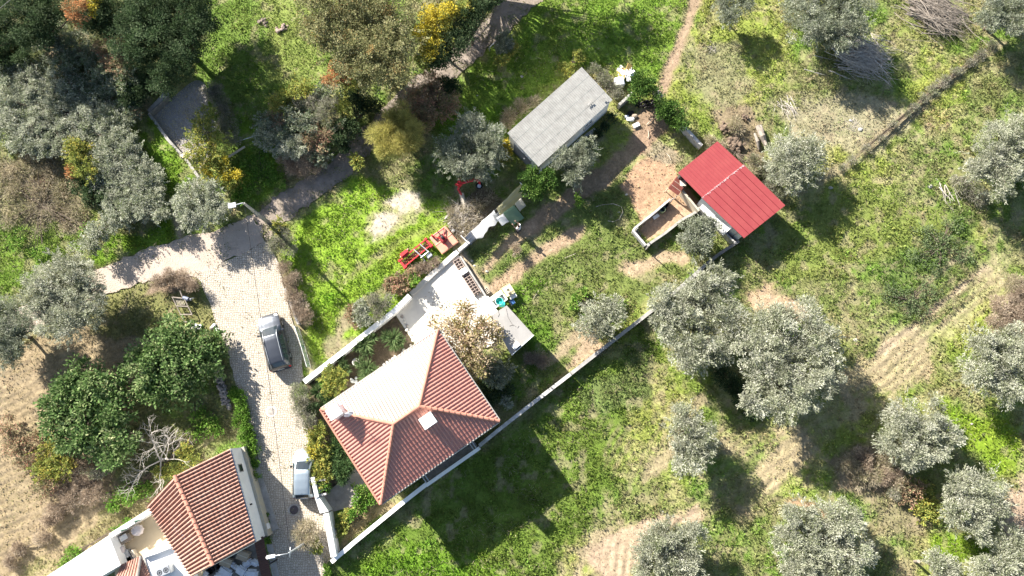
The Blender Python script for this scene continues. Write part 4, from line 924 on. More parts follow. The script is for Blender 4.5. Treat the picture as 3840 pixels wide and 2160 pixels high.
SQ = {'bramble': .62, 'silver': .7, 'hedge': .7, 'scrub': .5, 'greyscrub': .55, 'straw': .4, 'leafy': .55, 'blade': .55, 'needle': .6}
NP_ = 0
def plant(name, label, cat, kind, lobes, h=None, group=None, cover=1.0, mixk=None, sq=None, trunk=None):
    """lobes: (px, py, r px) of the crown as the photograph shows it; h: height of the top in metres"""
    global NP_
    NP_ += 1; r = np.random.default_rng(1000+NP_); rr = random.Random(2000+NP_)
    ln, wd, lai, cr, sp, pal = KIND[kind]
    sq = sq or SQ.get(kind, .85)
    rmax = max(l[2] for l in lobes)/45.0
    if h is None: h = rmax*1.5
    LB = []
    for l in lobes:
        R = l[2]/45.0; rz = min(R*sq, h*.48)
        zc = max(h-rz*1.05, rz*.75) if len(l) < 4 else l[3]
        if len(l) < 4: zc *= .86+.14*R/rmax
        p = P(l[0], l[1], zc); LB.append((np.array(p), R, rz, l[4] if len(l) > 4 else kind))
    base = sum((Vector(b[0])*b[1]**2 for b in LB), Vector())/sum(b[1]**2 for b in LB)
    t = thing(name, label, cat, (base.x, base.y, 0), 0, group)
    Vs, Cs, tips = [], [], []
    for cpos, R, rz, kd in LB:
        ln, wd, lai, cr_, sp, pal = KIND[kd]
        cr = min(cr_, R*.5)
        nc = max(5, int(2.6*(R/cr)**2)); n = int(lai*cover*math.pi*R*R/(.5*ln*wd)); per = max(6, n//nc)
        d = r.normal(size=(nc, 3)); d[:, 2] = np.abs(d[:, 2])*1.0-.35; d /= np.linalg.norm(d, axis=1, keepdims=True)
        ang = np.arctan2(d[:, 1], d[:, 0]); ph = r.uniform(0, 6.28, 3)
        wobl = 1+.20*np.sin(2*ang+ph[0])+.16*np.sin(3*ang+ph[1])+.13*np.sin(5*ang+ph[2])
        rad = (r.random(nc)**.42)*(R-cr*.55)*wobl
        cc = cpos+d*rad[:, None]*np.array([1, 1, rz/R])
        shade = r.uniform(.78, 1.2, nc)
        dd = r.normal(size=(nc, per, 3)); dd[:, :, 2] = dd[:, :, 2]*.8+.25; dd /= np.linalg.norm(dd, axis=2, keepdims=True)
        out = d[:, None, :]
        csz = (cr*r.uniform(.6, 1.35, nc))[:, None, None]
        pos = cc[:, None, :]+dd*csz*(r.random((nc, per, 1))**.55)*np.array([1, 1, .8])
        ax = dd*1.0+out*.55+r.normal(size=dd.shape)*sp*.6+np.array([0, 0, .15])
        pos = pos.reshape(-1, 3); ax = ax.reshape(-1, 3); pos[:, 2] = np.maximum(pos[:, 2], .03)
        N = len(pos)
        fc = (out*.75+dd*.45+np.array([0, 0, .55])).reshape(-1, 3); fc = fc/np.linalg.norm(fc, axis=1, keepdims=True)
        Vs.append(leaf_quads(pos, ax, ln*r.uniform(.65, 1.35, N), wd*r.uniform(.7, 1.3, N), r, .15, fc))
        cols = np.array([c for c, _ in pal]); w_ = np.array([w for _, w in pal]); w_ /= w_.sum()
        # leaves of one spray tend to one colour
        ci = np.where(r.random(N) < .55, np.repeat(r.choice(len(pal), nc, p=w_), per), r.choice(len(pal), N, p=w_))
        Cs.append(cols[ci]*np.repeat(shade, per)[:, None]*r.uniform(.85, 1.15, (N, 1)))
        if kd in ('olive', 'olive_dark', 'silver', 'bramble', 'poplar', 'yellowgreen', 'pinkish'):   # loose sprays that break the outline
            ns, m = int(10+14*R), 26; sd = r.normal(size=(ns, 3)); sd[:, 2] = np.abs(sd[:, 2])*.7-.1; sd /= np.linalg.norm(sd, axis=1, keepdims=True)
            st = cpos+sd*np.array([1, 1, rz/R])*R*r.uniform(.55, .9, (ns, 1)); bend = sd+r.normal(size=sd.shape)*.35; tt = r.random((ns, m, 1))
            sl = (R*r.uniform(.18, .42, ns))[:, None, None]; pp = (st[:, None, :]+bend[:, None, :]*tt*sl+r.normal(size=(ns, m, 3))*.055).reshape(-1, 3); pp[:, 2] = np.maximum(pp[:, 2], .03); n2 = len(pp)
            aa = (np.repeat(bend, m, 0)+r.normal(size=(n2, 3))*.45); ff = np.repeat(sd, m, 0)*.6+np.array([0, 0, .6])
            Vs.append(leaf_quads(pp, aa, ln*r.uniform(.7, 1.4, n2), wd*r.uniform(.7, 1.2, n2), r, .15, ff))
            Cs.append(cols[r.choice(len(pal), n2, p=w_)]*r.uniform(.85, 1.15, (n2, 1)))
        for k in range(min(nc, 9 if R > 1.2 else 5)): tips.append(Vector(cc[k]))
    mb = MB(); rt = trunk if trunk else max(.05, min(.26, rmax*.07)); bz = min(h*.3, 1.3)
    fork = Vector((base.x+rr.uniform(-.15,.15), base.y+rr.uniform(-.15,.15), bz))
    mb.tube([(base.x, base.y, -.1), (base.x+.04, base.y-.03, bz*.5), fork], [rt*1.35, rt*1.05, rt*.9], 8)
    for q in tips:
        m = fork.lerp(q, .5)+Vector((rr.uniform(-.2,.2), rr.uniform(-.2,.2), rr.uniform(0,.25)))*min(1, rmax*.5)
        mb.tube([fork-Vector((0,0,.05)), m, q], [rt*.55, rt*.32, rt*.10], 5)
    obj('trunk', mb, M_BARK, t)
    quads_mesh('crown', np.concatenate(Vs), np.concatenate(Cs), M_LEAF, t)
    return t

def olive(label, lobes, h=4.2, kind='olive', group='olive trees around the plot', **k):
    return plant('olive_tree', label, 'olive tree', kind, lobes, h, group, **k)
def bush(label, kind, lobes, h=None, name='bush', cat='bush', **k): return plant(name, label, cat, kind, lobes, h, **k)
def tree(label, kind, lobes, h, name='tree', **k): return plant(name, label, 'tree', kind, lobes, h, **k)

# olives
olive('lobed grey olive between the golden tamarisk and the corrugated shed', [(1772,460,52),(1745,520,62),(1830,525,55),(1688,565,58),(1838,575,60),(1735,610,62),(1790,625,60),(1700,625,45)], 4.0, 'olive_dark')
olive('small olive close beside the long wall of the corrugated shed', [(2150,600,58),(2195,570,45),(2205,535,26),(2160,650,50),(2110,595,40)], 3.2, 'olive_dark')
olive('round olive just right of the red-roofed shed', [(2950,560,75),(3010,590,80),(2930,620,65),(3000,650,65),(2950,680,45),(3050,570,45)], 3.6)
olive('wide olive at the top edge above the dark branch pile', [(3020,30,95),(3110,60,95),(3180,40,85),(3060,120,60),(3150,130,70),(3210,100,55)], 4.6, 'olive_dark')
olive('small dark olive at the top edge beside the footpath', [(2720,25,50),(2735,65,40),(2790,10,40)], 3.0, 'olive_dark')
olive('olive in the top right corner of the photo', [(3730,40,70),(3800,20,80),(3790,90,60),(3700,80,40)], 4.0, 'olive_dark')
olive('silvery olive cut by the right edge in the upper half', [(3760,540,90),(3830,600,100),(3700,600,75),(3740,680,75),(3660,640,45),(3840,500,70)], 4.2)
olive('big olive leaning over the wall, left one of the large pair', [(2640,1080,75),(2700,1040,55),(2560,1150,85),(2670,1170,90),(2500,1190,60),(2560,1270,80),(2650,1300,75),(2740,1230,65),(2600,1360,50),(2480,1130,45)], 4.6)
olive('largest olive with a long dark shadow, right one of the large pair', [(2900,1220,85),(2990,1230,90),(3080,1300,80),(2850,1310,80),(2960,1350,100),(3080,1400,75),(2880,1420,75),(3010,1470,80),(2940,1530,55),(2820,1500,45)], 5.6)
olive('thin wispy olive inside the wall beside the bare soil patch', [(2240,1165,55),(2280,1190,50),(2210,1220,50),(2260,1240,45),(2300,1150,35)], 2.6, cover=.7)
olive('upright olive standing alone below the large pair', [(2560,1590,62),(2620,1620,62),(2580,1680,60),(2630,1700,50),(2570,1740,45)], 3.8)
olive('broad pale olive right of the dark furrowed shadow', [(3380,1570,70),(3470,1590,80),(3420,1640,80),(3360,1660,60),(3500,1650,65),(3570,1640,40),(3420,1710,50)], 3.4)
olive('pale olive by the bright grass near the right edge', [(3600,1820,60),(3690,1840,75),(3640,1900,75),(3720,1910,55),(3580,1930,55),(3660,1980,50)], 3.4)
olive('wide olive filling the lower right bottom edge', [(3000,1930,60),(3120,1950,75),(3180,1960,50),(2980,2030,70),(3080,2060,90),(3180,2080,75),(3000,2130,80),(3120,2160,80)], 3.8)
olive('olive at the bottom edge beside the ploughed bend', [(2500,2000,60),(2580,2010,55),(2440,2060,60),(2540,2090,80),(2440,2140,70),(2580,2160,60)], 3.6)
olive('bright olive cut by the right edge below the dry bramble', [(3680,1300,70),(3760,1330,85),(3830,1360,85),(3690,1400,75),(3780,1440,75),(3840,1280,60)], 4.4)
olive('olive in the bottom right corner', [(3800,2060,70),(3840,2120,90),(3740,2120,70),(3700,2150,55)], 3.4)
olive('small olive at the bottom edge next to the corner olive', [(3520,2110,45),(3540,2150,50)], 2.6)
olive('big grey olive over the gravel track at left', [(240,1010,75),(180,1080,80),(290,1060,80),(350,1100,55),(150,1130,60),(250,1150,90),(330,1170,60),(260,1220,60),(200,1210,50)], 4.6)
olive('olive cut by the left edge below the gravel track', [(20,1170,55),(50,1220,60),(10,1260,70),(60,1290,50),(20,1330,60),(100,1210,30)], 3.8, 'olive_dark')
olive('little olive tucked against the pen and the red shed', [(2600,860,48),(2650,850,42),(2590,900,45),(2640,890,40),(2610,930,38)], 2.8, 'olive_dark')
olive('bushy olive shrub at the corner of the flat concrete roof', [(1850,1370,40),(1890,1390,38),(1860,1420,35)], 2.2, 'olive_dark', group=None)
# citrus and garden trees
G = 'dark glossy citrus trees'
plant('citrus_tree', 'glossy citrus tree at the near corner of the corrugated shed', 'citrus tree', 'citrus', [(1990,665,45),(2040,690,42),(2000,715,40),(2060,650,30)], 2.8, G)
plant('citrus_tree', 'round citrus tree next to the white rubbish heap', 'citrus tree', 'citrus', [(2400,310,42),(2430,330,45),(2395,350,40)], 2.6, G)
plant('citrus_tree', 'dark citrus tree beside the end of the footpath', 'citrus tree', 'citrus', [(2480,390,34),(2510,410,38),(2490,430,32)], 2.4, G)
plant('citrus_tree', 'smaller citrus tree touching the rendered low wall', 'citrus tree', 'citrus', [(2535,455,34),(2555,470,28)], 2.2, G)
tree('autumn tree with tan leaves between the patio and the big roof', 'tan', [(1740,1165,45,2.6),(1700,1210,60,3.0),(1640,1225,42,3.0),(1760,1230,70,3.4),(1830,1240,55,3.0),(1870,1270,40,2.8),(1700,1270,60,3.4),(1780,1300,75,3.6),(1740,1340,60,3.2),(1800,1360,55,3.2),(1770,1400,40,2.6)], 4.6, 'autumn_tree', trunk=.12)
# top left wood
tree('tall dark evergreen shading the head of the channel', 'dark', [(560,60,110),(670,30,120),(730,130,90),(620,160,110),(540,180,90),(660,250,85),(620,310,55),(500,100,80),(738,30,50,2.4),(735,110,52,2.2),(728,190,48,2.0),(700,250,45,1.8),(720,-50,80,3.5)], 8.5, 'evergreen_tree', sq=1.2)
tree('dark tree in the top left corner under the cable', 'dark', [(60,50,110),(190,30,100),(140,120,80),(20,120,70)], 6.0, 'evergreen_tree')
tree('dark tree with orange leaves at the top edge', 'dark', [(330,30,90),(430,60,80),(300,40,55,6.2,'orange'),(380,100,60),(350,-10,60,6.0,'yellow')], 6.0, 'evergreen_tree')
tree('tall brownish poplar over the farm track', 'poplar', [(1230,40,110),(1340,20,120),(1440,50,110),(1290,150,110),(1400,150,120),(1490,170,90),(1420,250,95),(1340,250,80),(1480,280,70),(1190,110,60)], 8.5, 'poplar_tree', sq=1.1)
tree('yellow autumn tree beside the tall poplar', 'yellow', [(1590,140,62),(1640,80,70),(1620,190,50),(1680,50,60),(1600,230,40,3.0,'yellowgreen'),(1670,130,60,4.2,'yellowgreen'),(1720,20,55,4.6,'yellowgreen')], 6.0, 'autumn_tree')
tree('orange-leaved tree against the poplar', 'orange', [(1285,270,55),(1250,300,40),(1320,310,40,3.0,'yellowgreen')], 4.4, 'autumn_tree')
tree('tall trees just beyond the top edge shading the upper meadow', 'poplar', [(1900,-130,80,4.0),(1990,-170,90,4.5),(2080,-190,80,4.5),(2170,-200,70,4.0),(1560,-200,95,5.2),(1650,-230,100,5.4),(1750,-200,90,4.8),(1480,-180,80,5.2)], 8.0, 'poplar_tree', cover=.7)
bush('dark hedge along the upper side of the farm track', 'dark', [(1760,70,60),(1800,20,60),(1700,180,55),(1650,230,50),(1730,120,60),(1850,-30,60),(1780,-40,70)], 5.6, 'hedge', 'hedge')
bush('brown shaded thicket where the poplar shades the farm track', 'pinkish', [(1620,330,60),(1560,390,70),(1660,400,60),(1600,450,55),(1690,330,45,1.6,'dark')], 2.6, 'thicket')
bush('pale whitish bramble thicket along the left edge', 'silver', [(40,300,80),(120,310,75),(190,330,75),(60,390,85),(150,400,85),(240,380,80),(310,400,80),(380,440,70),(40,470,80),(120,480,80),(200,480,85),(280,480,80),(350,490,75),(430,480,60),(450,520,50),(90,540,50),(170,550,50),(250,540,50)], 1.8, 'bramble_thicket', 'bramble', sq=.45)
bush('second pale bramble mound left of the channel bank', 'silver', [(420,560,65),(490,570,60),(380,610,60),(450,630,70),(520,630,65),(560,660,55),(420,690,65),(490,700,65),(560,710,50),(590,740,35),(370,680,50),(520,760,45),(440,750,45)], 1.8, 'bramble_thicket', 'bramble', sq=.45)
bush('brown and straw coloured weeds on the rough ground at the left edge', 'straw', [(40,640,50),(120,620,45),(190,650,45),(60,720,50),(150,720,50),(230,720,45),(100,800,45),(190,800,45),(280,790,40),(40,820,40),(250,860,35),(150,870,35),(320,860,30,.5,'leafy'),(60,900,45,.4,'leafy'),(150,950,40,.4,'leafy')], .45, 'weeds_clump', 'weeds', cover=.3)
bush('mixed pale undergrowth between the bramble and the dark trees', 'bramble', [(280,300,50),(340,310,50),(390,350,45),(330,360,45),(470,400,40),(500,430,35),(30,270,50),(100,270,45),(170,260,45)], 1.4, 'undergrowth', 'undergrowth', sq=.5)
bush('long pale shrub on the verge above the gravel track', 'silver', [(480,790,70),(550,775,60),(420,830,50),(600,800,35),(370,870,40),(340,920,35)], 2.2, 'shrub', 'shrub')
bush('dark green bramble hollow below the second pale mound', 'dark', [(350,720,55),(320,690,45),(400,760,45)], 1.6)
bush('yellow and orange bush between the two pale brambles', 'yellowgreen', [(290,560,48),(310,610,50),(270,640,35,1.2,'orange'),(330,650,40)], 2.4)
bush('grey shrub with glossy leaves beside the street lamp', 'silver', [(740,720,60),(700,760,50),(790,740,55),(760,800,70),(820,790,45),(710,820,45)], 3.0, 'shrub', 'shrub')
bush('tan and pink shrub above the concrete channel slab', 'pinkish', [(420,190,60),(450,240,55),(480,300,55,1.6,'bramble'),(400,260,50,1.6,'bramble'),(430,320,40,1.4,'bramble')], 3.0)
bush('mottled bramble patch under the dark corner tree', 'bramble', [(200,160,70),(270,180,70),(330,210,55),(240,230,50),(150,150,50)], 2.2)
bush('dark bush at the left edge above the pale brambles', 'dark', [(40,180,70),(20,230,60),(90,220,45)], 2.4)
bush('shaded leafy bush behind the channel slab', 'dark', [(530,330,50),(500,380,45),(480,340,45),(550,290,50)], 2.2)
bush('bramble along the right bank of the channel', 'greyscrub', [(810,360,45),(840,410,45),(850,470,40),(800,330,30),(870,520,35)], 1.4)
bush('thin yellowing willow leaning over the channel', 'yellowgreen', [(770,440,40),(760,500,55),(800,550,55),(740,570,45),(780,620,50)], 3.0, 'willow_tree', 'tree', cover=.55)
bush('bright yellow bush at the foot of the channel', 'yellow', [(820,610,45),(790,650,40),(850,650,42),(870,690,30,1.2,'yellowgreen')], 2.4)
bush('green undergrowth beside the yellow bush', 'leafy', [(960,620,55),(1000,660,50),(930,700,50),(1040,690,40),(900,740,35),(980,570,40)], .9, 'undergrowth', 'undergrowth')
bush('large grey-green thicket along the farm track', 'bramble', [(1000,510,52,1.3,'silver'),(1000,460,45,1.2),(1050,430,50,1.5,'pinkish'),(1110,400,55,1.8),(1170,380,55,2.0,'greyscrub'),(1225,350,50,2.0,'bramble'),(1080,480,50,1.6),(1150,460,58,2.0),(1230,430,58,2.2,'greyscrub'),(1190,520,55,1.8,'pinkish'),(1110,550,55,1.5,'silver'),(1200,580,45,1.2),(1280,400,45,1.8,'yellowgreen'),(1270,490,45,1.6),(1150,600,40,1.0,'scrub'),(1060,560,42,1.1,'silver')], 3.0, 'thicket', 'thicket', sq=.7)
bush('yellow-tipped shrub at the top of the grey-green thicket', 'yellowgreen', [(1050,385,40),(1090,370,45),(1140,340,45)], 3.0)
bush('dry twiggy hollow below the grey-green thicket', 'scrub', [(1080,620,50),(1140,640,45),(1190,600,45)], 1.2, 'scrub', 'scrub')
bush('shaded bush between the thicket and the poplar', 'dark', [(1330,360,60),(1380,400,55),(1300,480,50),(1270,540,45)], 2.6)
tree('feathery golden tamarisk beside the farm track', 'tamarisk', [(1490,440,55),(1530,480,60),(1450,500,55),(1500,540,65),(1540,540,45),(1440,560,35)], 3.6, 'tamarisk')
bush('small leafy sapling with a long shadow at the track edge', 'yellowgreen', [(1330,595,22),(1345,620,18)], 1.8, 'sapling', 'sapling')
bush('grey bush on the road corner under the street lamp', 'greyscrub', [(1060,880,38),(1080,920,40),(1040,920,32),(1050,850,30,1.2,'yellowgreen')], 1.7)
bush('brown dry hedge along the road retaining wall', 'scrub', [(1075,1000,30),(1095,1050,35),(1105,1100,38),(1125,1150,40),(1140,1190,32)], 1.1, 'hedge', 'hedge')
# left field
tree('big leafy fig tree by the lane', 'broad', [(650,1290,95),(740,1290,80,1.2),(560,1330,90),(660,1370,110),(765,1370,75,1.1),(560,1420,85),(700,1450,80,1.2),(610,1470,70),(800,1320,50,.9),(820,1290,45,.8)], 3.0, 'fig_tree')
tree('big leafy fig tree left of the first one', 'broad', [(330,1420,85),(250,1480,80),(400,1470,85),(220,1570,75),(330,1560,95),(430,1560,85),(270,1640,75),(380,1650,85),(470,1640,60),(420,1730,45),(190,1520,45)], 3.4, 'fig_tree')
bush('yellowing shrub under the left fig tree', 'yellowgreen', [(200,1680,50),(170,1760,45),(230,1760,50),(180,1820,40,.8,'pinkish')], 1.6)
bush('wispy brown weeds at the left edge of the ploughed field', 'pinkish', [(60,1680,45),(110,1740,45),(30,1600,35),(130,1650,35)], 1.0, 'weeds_clump', 'weeds', cover=.5)
bush('shaded brown scrub below the left fig tree', 'scrub', [(300,1780,60),(350,1840,60),(260,1860,50),(380,1760,50,.9,'greyscrub')], 1.0, 'scrub', 'scrub', cover=.6)
bush('green and brown undergrowth north of the old house', 'leafy', [(480,1850,45),(430,1890,40),(540,1830,40),(760,1560,45),(800,1600,40),(740,1620,40)], .7, 'undergrowth', 'undergrowth', cover=.7)
bush('yellow shoots at the gable of the old house', 'yellowgreen', [(690,1700,30),(720,1720,30),(650,1770,30),(610,1770,25)], 1.2, 'shoots', 'shrub', cover=.7)
bush('grey dead brush heap in the left field', 'scrub', [(200,1930,40),(230,1900,35),(180,1960,30)], .9, 'brush_heap', 'brush heap')
bush('smaller grey dead brush heap at the field edge', 'scrub', [(160,2020,30),(60,2060,32),(40,2110,28)], .7, 'brush_heap', 'brush heap')
bush('reddish brush pile beside the wooden frame', 'scrub', [(640,1040,40),(690,1050,38),(720,1075,30),(590,1060,30)], 1.1, 'brush_pile', 'brush pile')
bush('fresh green weeds along the yard wall', 'leafy', [(280,2080,30),(440,1985,22),(480,1960,22),(250,2110,25)], .6, 'weeds_clump', 'weeds')
bush('bright green hedge along the left side of the lane', 'hedge', [(885,1475,32),(900,1520,36),(905,1570,36),(918,1610,30),(930,1650,38),(940,1690,34),(945,1740,24),(950,1780,18)], .85, 'hedge', 'hedge')
bush('grey-green hedge on the right side of the lane by the big house', 'greyscrub', [(1125,1470,34),(1130,1520,40),(1150,1570,42),(1165,1540,30,1.0,'dark')], 1.6, 'hedge', 'hedge')
bush('golden hedge beside the small blue car', 'yellowgreen', [(1185,1620,34),(1195,1660,38),(1200,1700,40),(1195,1745,40),(1205,1790,34),(1215,1820,26,.9,'leafy'),(1180,1690,30,1.0,'yellow')], 1.6, 'hedge', 'hedge')
def rosette(label, heads, group):
    r = np.random.default_rng(int(heads[0][0]*7+heads[0][1])); c = P(heads[0][0], heads[0][1], 0); t = thing('yucca', label, 'yucca', (c.x, c.y, 0), 0, group); mb = MB(); Vs = []; Cs = []
    for hx, hy, hr in heads:
        R = hr/45.0*1.1; q = P(hx, hy, .5); n = int(70+60*R); a = r.uniform(0, 6.283, n); e = r.uniform(.05, 1.1, n); d = np.stack([np.cos(a)*np.cos(e), np.sin(a)*np.cos(e), np.sin(e)], 1)
        mb.tube([(q.x, q.y, -.05), (q.x, q.y, .5)], [.09, .07], 7); b0 = np.array([q.x, q.y, .5])+d*.05
        L = R*r.uniform(.75, 1.15, n); V1 = leaf_quads(b0, d, L, np.full(n, .075), r, 0, np.array([[0, 0, 1.0]])+d*.2); Vs.append(V1); Cs.append(np.array([(.075,.125,.045),(.11,.165,.06),(.16,.21,.085)])[r.integers(0, 3, n)])
    obj('stem', mb, M_BARK, t); quads_mesh('leaves', np.concatenate(Vs), np.concatenate(Cs), M_LEAF, t)
# garden beds of the big house
G = 'spiky garden plants in the shaded bed'
for lab, lob in (('dark spiky clump nearest the white garden wall', [(1370,1290,40),(1345,1300,28),(1395,1270,28),(1380,1320,24)]), ('spiky clump beside the edge of the patio', [(1475,1270,40),(1500,1285,26),(1450,1260,26),(1480,1295,24)]),
                 ('spiky clump close to the roof edge in the middle of the bed', [(1375,1380,34),(1350,1360,24),(1400,1390,24),(1365,1410,24)]), ('spiky clump below the round yellow-green shrub', [(1195,1470,32),(1205,1440,22),(1215,1485,24)]), ('spiky clump left of the bird bath', [(1290,1370,22),(1300,1390,20),(1280,1345,18)])):
    rosette(lab, lob, G)
bush('round yellow-green shrub in the corner of the garden bed', 'yellowgreen', [(1245,1410,42),(1250,1450,38),(1270,1420,30),(1225,1440,28,.9,'leafy')], 1.7, 'shrub', 'shrub')
bush('dark leafy plants under the roof edge of the big house', 'needle', [(1220,1500,30),(1250,1490,26),(1180,1530,24)], .8, 'undergrowth', 'plants')
bush('bushy conifer shrub beside the garden path', 'needle', [(1290,1765,34),(1270,1745,26),(1310,1745,26),(1285,1790,22)], 1.3, 'shrub', 'shrub')
bush('dark creeper under the south-west eave', 'needle', [(1260,1660,28),(1275,1690,28),(1245,1690,20),(1290,1720,18),(1250,1720,24)], 1.0)
bush('green shrubs at the south corner of the big roof', 'leafy', [(1345,1840,26),(1365,1860,28),(1340,1880,24),(1390,1870,22),(1350,1905,26),(1330,1925,24)], 1.0, 'shrub', 'shrub')
bush('yellow leafy plant in the bare front corner', 'yellowgreen', [(1290,1950,20),(1280,1985,20),(1310,1925,16)], .7, 'plant', 'plant')
bush('pale cabbage-like plant in the shade by the boundary wall', 'silver', [(1895,1500,18),(1905,1515,14)], .8, 'plant', 'plant')
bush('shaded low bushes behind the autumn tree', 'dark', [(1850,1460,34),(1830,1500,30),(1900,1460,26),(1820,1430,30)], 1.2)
bush('brown weeds in the shadow of the flat concrete roof', 'scrub', [(2010,1340,32),(2040,1360,26),(1980,1350,24)], .6, 'weeds_clump', 'weeds')
# along the outer side of the garden wall
bush('silvery shrub outside the white garden wall', 'silver', [(1355,1180,30),(1350,1150,24),(1365,1205,22)], 1.6, 'shrub', 'shrub')
bush('pinkish shrub between the silvery shrub and the meadow', 'pinkish', [(1320,1180,24),(1325,1160,20),(1335,1210,18)], 1.2, 'shrub', 'shrub')
bush('olive-brown round shrub against the garden wall', 'greyscrub', [(1410,1150,34),(1440,1130,34),(1420,1180,26),(1400,1120,26)], 1.5, 'shrub', 'shrub')
bush('tan shrubs outside the patio wall', 'pinkish', [(1490,1080,30),(1520,1060,34),(1480,1050,26),(1550,1050,26,1.0,'leafy'),(1540,1030,26),(1460,1070,22)], 1.3, 'shrub', 'shrub')
bush('dry stalks under the red machines', 'scrub', [(1600,1000,28),(1570,1010,26),(1630,980,22)], .6, 'weeds_clump', 'weeds')
bush('thin dry stalks growing through the brush heap by the washing line', 'straw', [(1720,800,40),(1700,830,36),(1760,780,40),(1740,860,34),(1790,760,40),(1840,740,36),(1690,790,26),(1770,830,34)], .5, 'dry_stalks', 'dry stalks', cover=.35)
bush('yellow leafy bush against the end of the corrugated shed', 'yellow', [(1895,540,24),(1900,570,26),(1890,590,20,1.0,'yellowgreen')], 1.8)
bush('dark foliage standing in for the shadow along the long wall of the corrugated shed', 'dark', [(2270,470,22),(2240,500,22),(2300,440,20),(2210,525,20)], .6)  # dark leaf colour stands in for the shadow along the wall foot
bush('pinkish dry grass along the back of the corrugated shed', 'straw', [(1920,430,34),(1960,400,34),(1900,460,28),(2000,380,24)], .7, 'grass_tussock', 'dry grass')
bush('pale grey bush on the upper gable of the corrugated shed', 'greyscrub', [(2250,290,34),(2290,320,34),(2310,360,26),(2230,260,24),(2130,270,20,.8,'yellowgreen')], 1.0)
bush('black-green shrub at the bend of the farm track', 'olive_dark', [(1885,140,28),(1900,170,26),(1880,180,22)], 1.4)
bush('yellow-green shoot below the black-green shrub', 'yellowgreen', [(1925,180,20),(1915,200,14)], 1.0)
bush('thin weed with a long shadow in the upper meadow', 'yellowgreen', [(1880,235,14),(1895,225,12),(1865,228,12)], 1.3, 'weed', 'weed', cover=.6)
bush('flowering weeds at the far gable of the corrugated shed', 'yellowgreen', [(2165,200,14),(2172,220,16),(2110,250,14),(2140,255,14)], 1.0, 'weeds_clump', 'weeds', cover=.7)
bush('small green sapling in the inner plot', 'leafy', [(2165,740,18),(2172,760,18)], 1.0, 'sapling', 'sapling')
bush('dead-leaved small shrub in the inner plot', 'scrub', [(1935,925,18),(1940,945,16)], .9, 'shrub', 'shrub')
bush('broad dark leaved weeds by the bare soil patch', 'leafy', [(2160,1120,22),(2190,1095,20),(2150,1150,18),(2330,1140,20),(2200,1200,16)], .6, 'weeds_clump', 'weeds')
# right-hand field
bush('dry grass tussocks in front of the two big stumps', 'straw', [(2760,470,30),(2690,560,34),(2670,530,26),(2720,590,26),(2840,610,36),(2810,650,34)], .8, 'grass_tussock', 'dry grass')
bush('dark green scrub between the red roof and the round olive', 'greyscrub', [(2860,640,36),(2890,690,38),(2830,600,30),(2920,730,30)], 1.0)
bush('bluish green low bush in the middle of the right field', 'groundcover', [(3480,880,60),(3540,920,60),(3450,960,55),(3520,1000,50),(3610,960,45),(3580,840,40)], .4, sq=.2, cover=.7)
bush('lower bluish green low bush towards the bright olive', 'groundcover', [(3380,1120,55),(3440,1160,55),(3480,1100,50),(3340,1090,40)], .4, sq=.2, cover=.7)
bush('pinkish dry bramble at the right edge', 'scrub', [(3780,1150,60),(3830,1100,60),(3830,1200,60),(3740,1210,45),(3800,1060,40,.9,'straw')], 1.6, 'bramble_thicket', 'bramble')
bush('dead brown grass heap in the shadow right of the largest olive', 'straw', [(3200,1760,50),(3260,1780,50),(3300,1740,55),(3240,1720,45,.6,'scrub'),(3330,1790,40,.6,'scrub'),(3360,1810,30)], .8, 'grass_tussock', 'dry grass')
bush('pinkish scrub with a pale dead shoot near the bright grass', 'pinkish', [(3390,1830,34),(3440,1830,28),(3400,1870,28),(3360,1850,24,.6,'greyscrub')], .8, 'scrub', 'scrub')
bush('yellow-green weeds left of the pale olive', 'yellowgreen', [(3470,1880,36),(3500,1920,36),(3450,1930,30),(3460,1820,24)], .6, 'weeds_clump', 'weeds', cover=.6)
bush('bramble under the silvery olive at the right edge', 'greyscrub', [(3640,700,46),(3600,680,36),(3680,740,36)], 1.2)
bush('dry ridge of dead grass along the old fence line', 'greyscrub', [(3720,170,20),(3680,205,23),(3640,235,24),(3590,265,24),(3540,300,27),(3500,335,24),(3465,370,22),(3430,405,22),(3400,430,18),(3350,470,18),(3300,520,18),(3250,560,18),(3200,600,18),(3160,630,18)], .6, 'grass_ridge', 'dry grass')
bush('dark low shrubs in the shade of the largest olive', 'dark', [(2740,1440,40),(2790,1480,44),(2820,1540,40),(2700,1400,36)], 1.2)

# ---------------------------------------------------------------- bare branches: dead tree, branch piles, sticks
def sticks(mb, c, n, L, ang, spread, h, r0, seed, fork=2):
    rr = random.Random(seed)
    for k in range(n):
        a = ang+rr.gauss(0, spread); l = L*rr.uniform(.4, 1.0); ox, oy = rr.gauss(0, .38)*L*.6, rr.gauss(0, .42)*L*.5
        p0 = Vector((c.x+ox-math.cos(a)*l/2, c.y+oy-math.sin(a)*l/2, rr.uniform(.03, h))); d = Vector((math.cos(a), math.sin(a), rr.uniform(-.12, .16)))
        pts = [p0]
        for j in range(4): pts.append(pts[-1]+d*l/4+Vector((rr.gauss(0,.05), rr.gauss(0,.05), rr.gauss(0,.03)))*l*.4)
        for q in pts: q.z = max(.02, q.z)
        r = r0*rr.uniform(.3, 1); mb.tube(pts, [r, r*.85, r*.65, r*.45, r*.2], 5)
        for f in range(fork):
            q = pts[rr.randint(1, 3)]; dd = (d+Vector((rr.gauss(0,.6), rr.gauss(0,.6), rr.uniform(-.1,.4)))).normalized()
            mb.tube([q, q+dd*l*.18+Vector((0,0,.03)), q+dd*l*.34], [r*.4, r*.28, r*.08], 4)
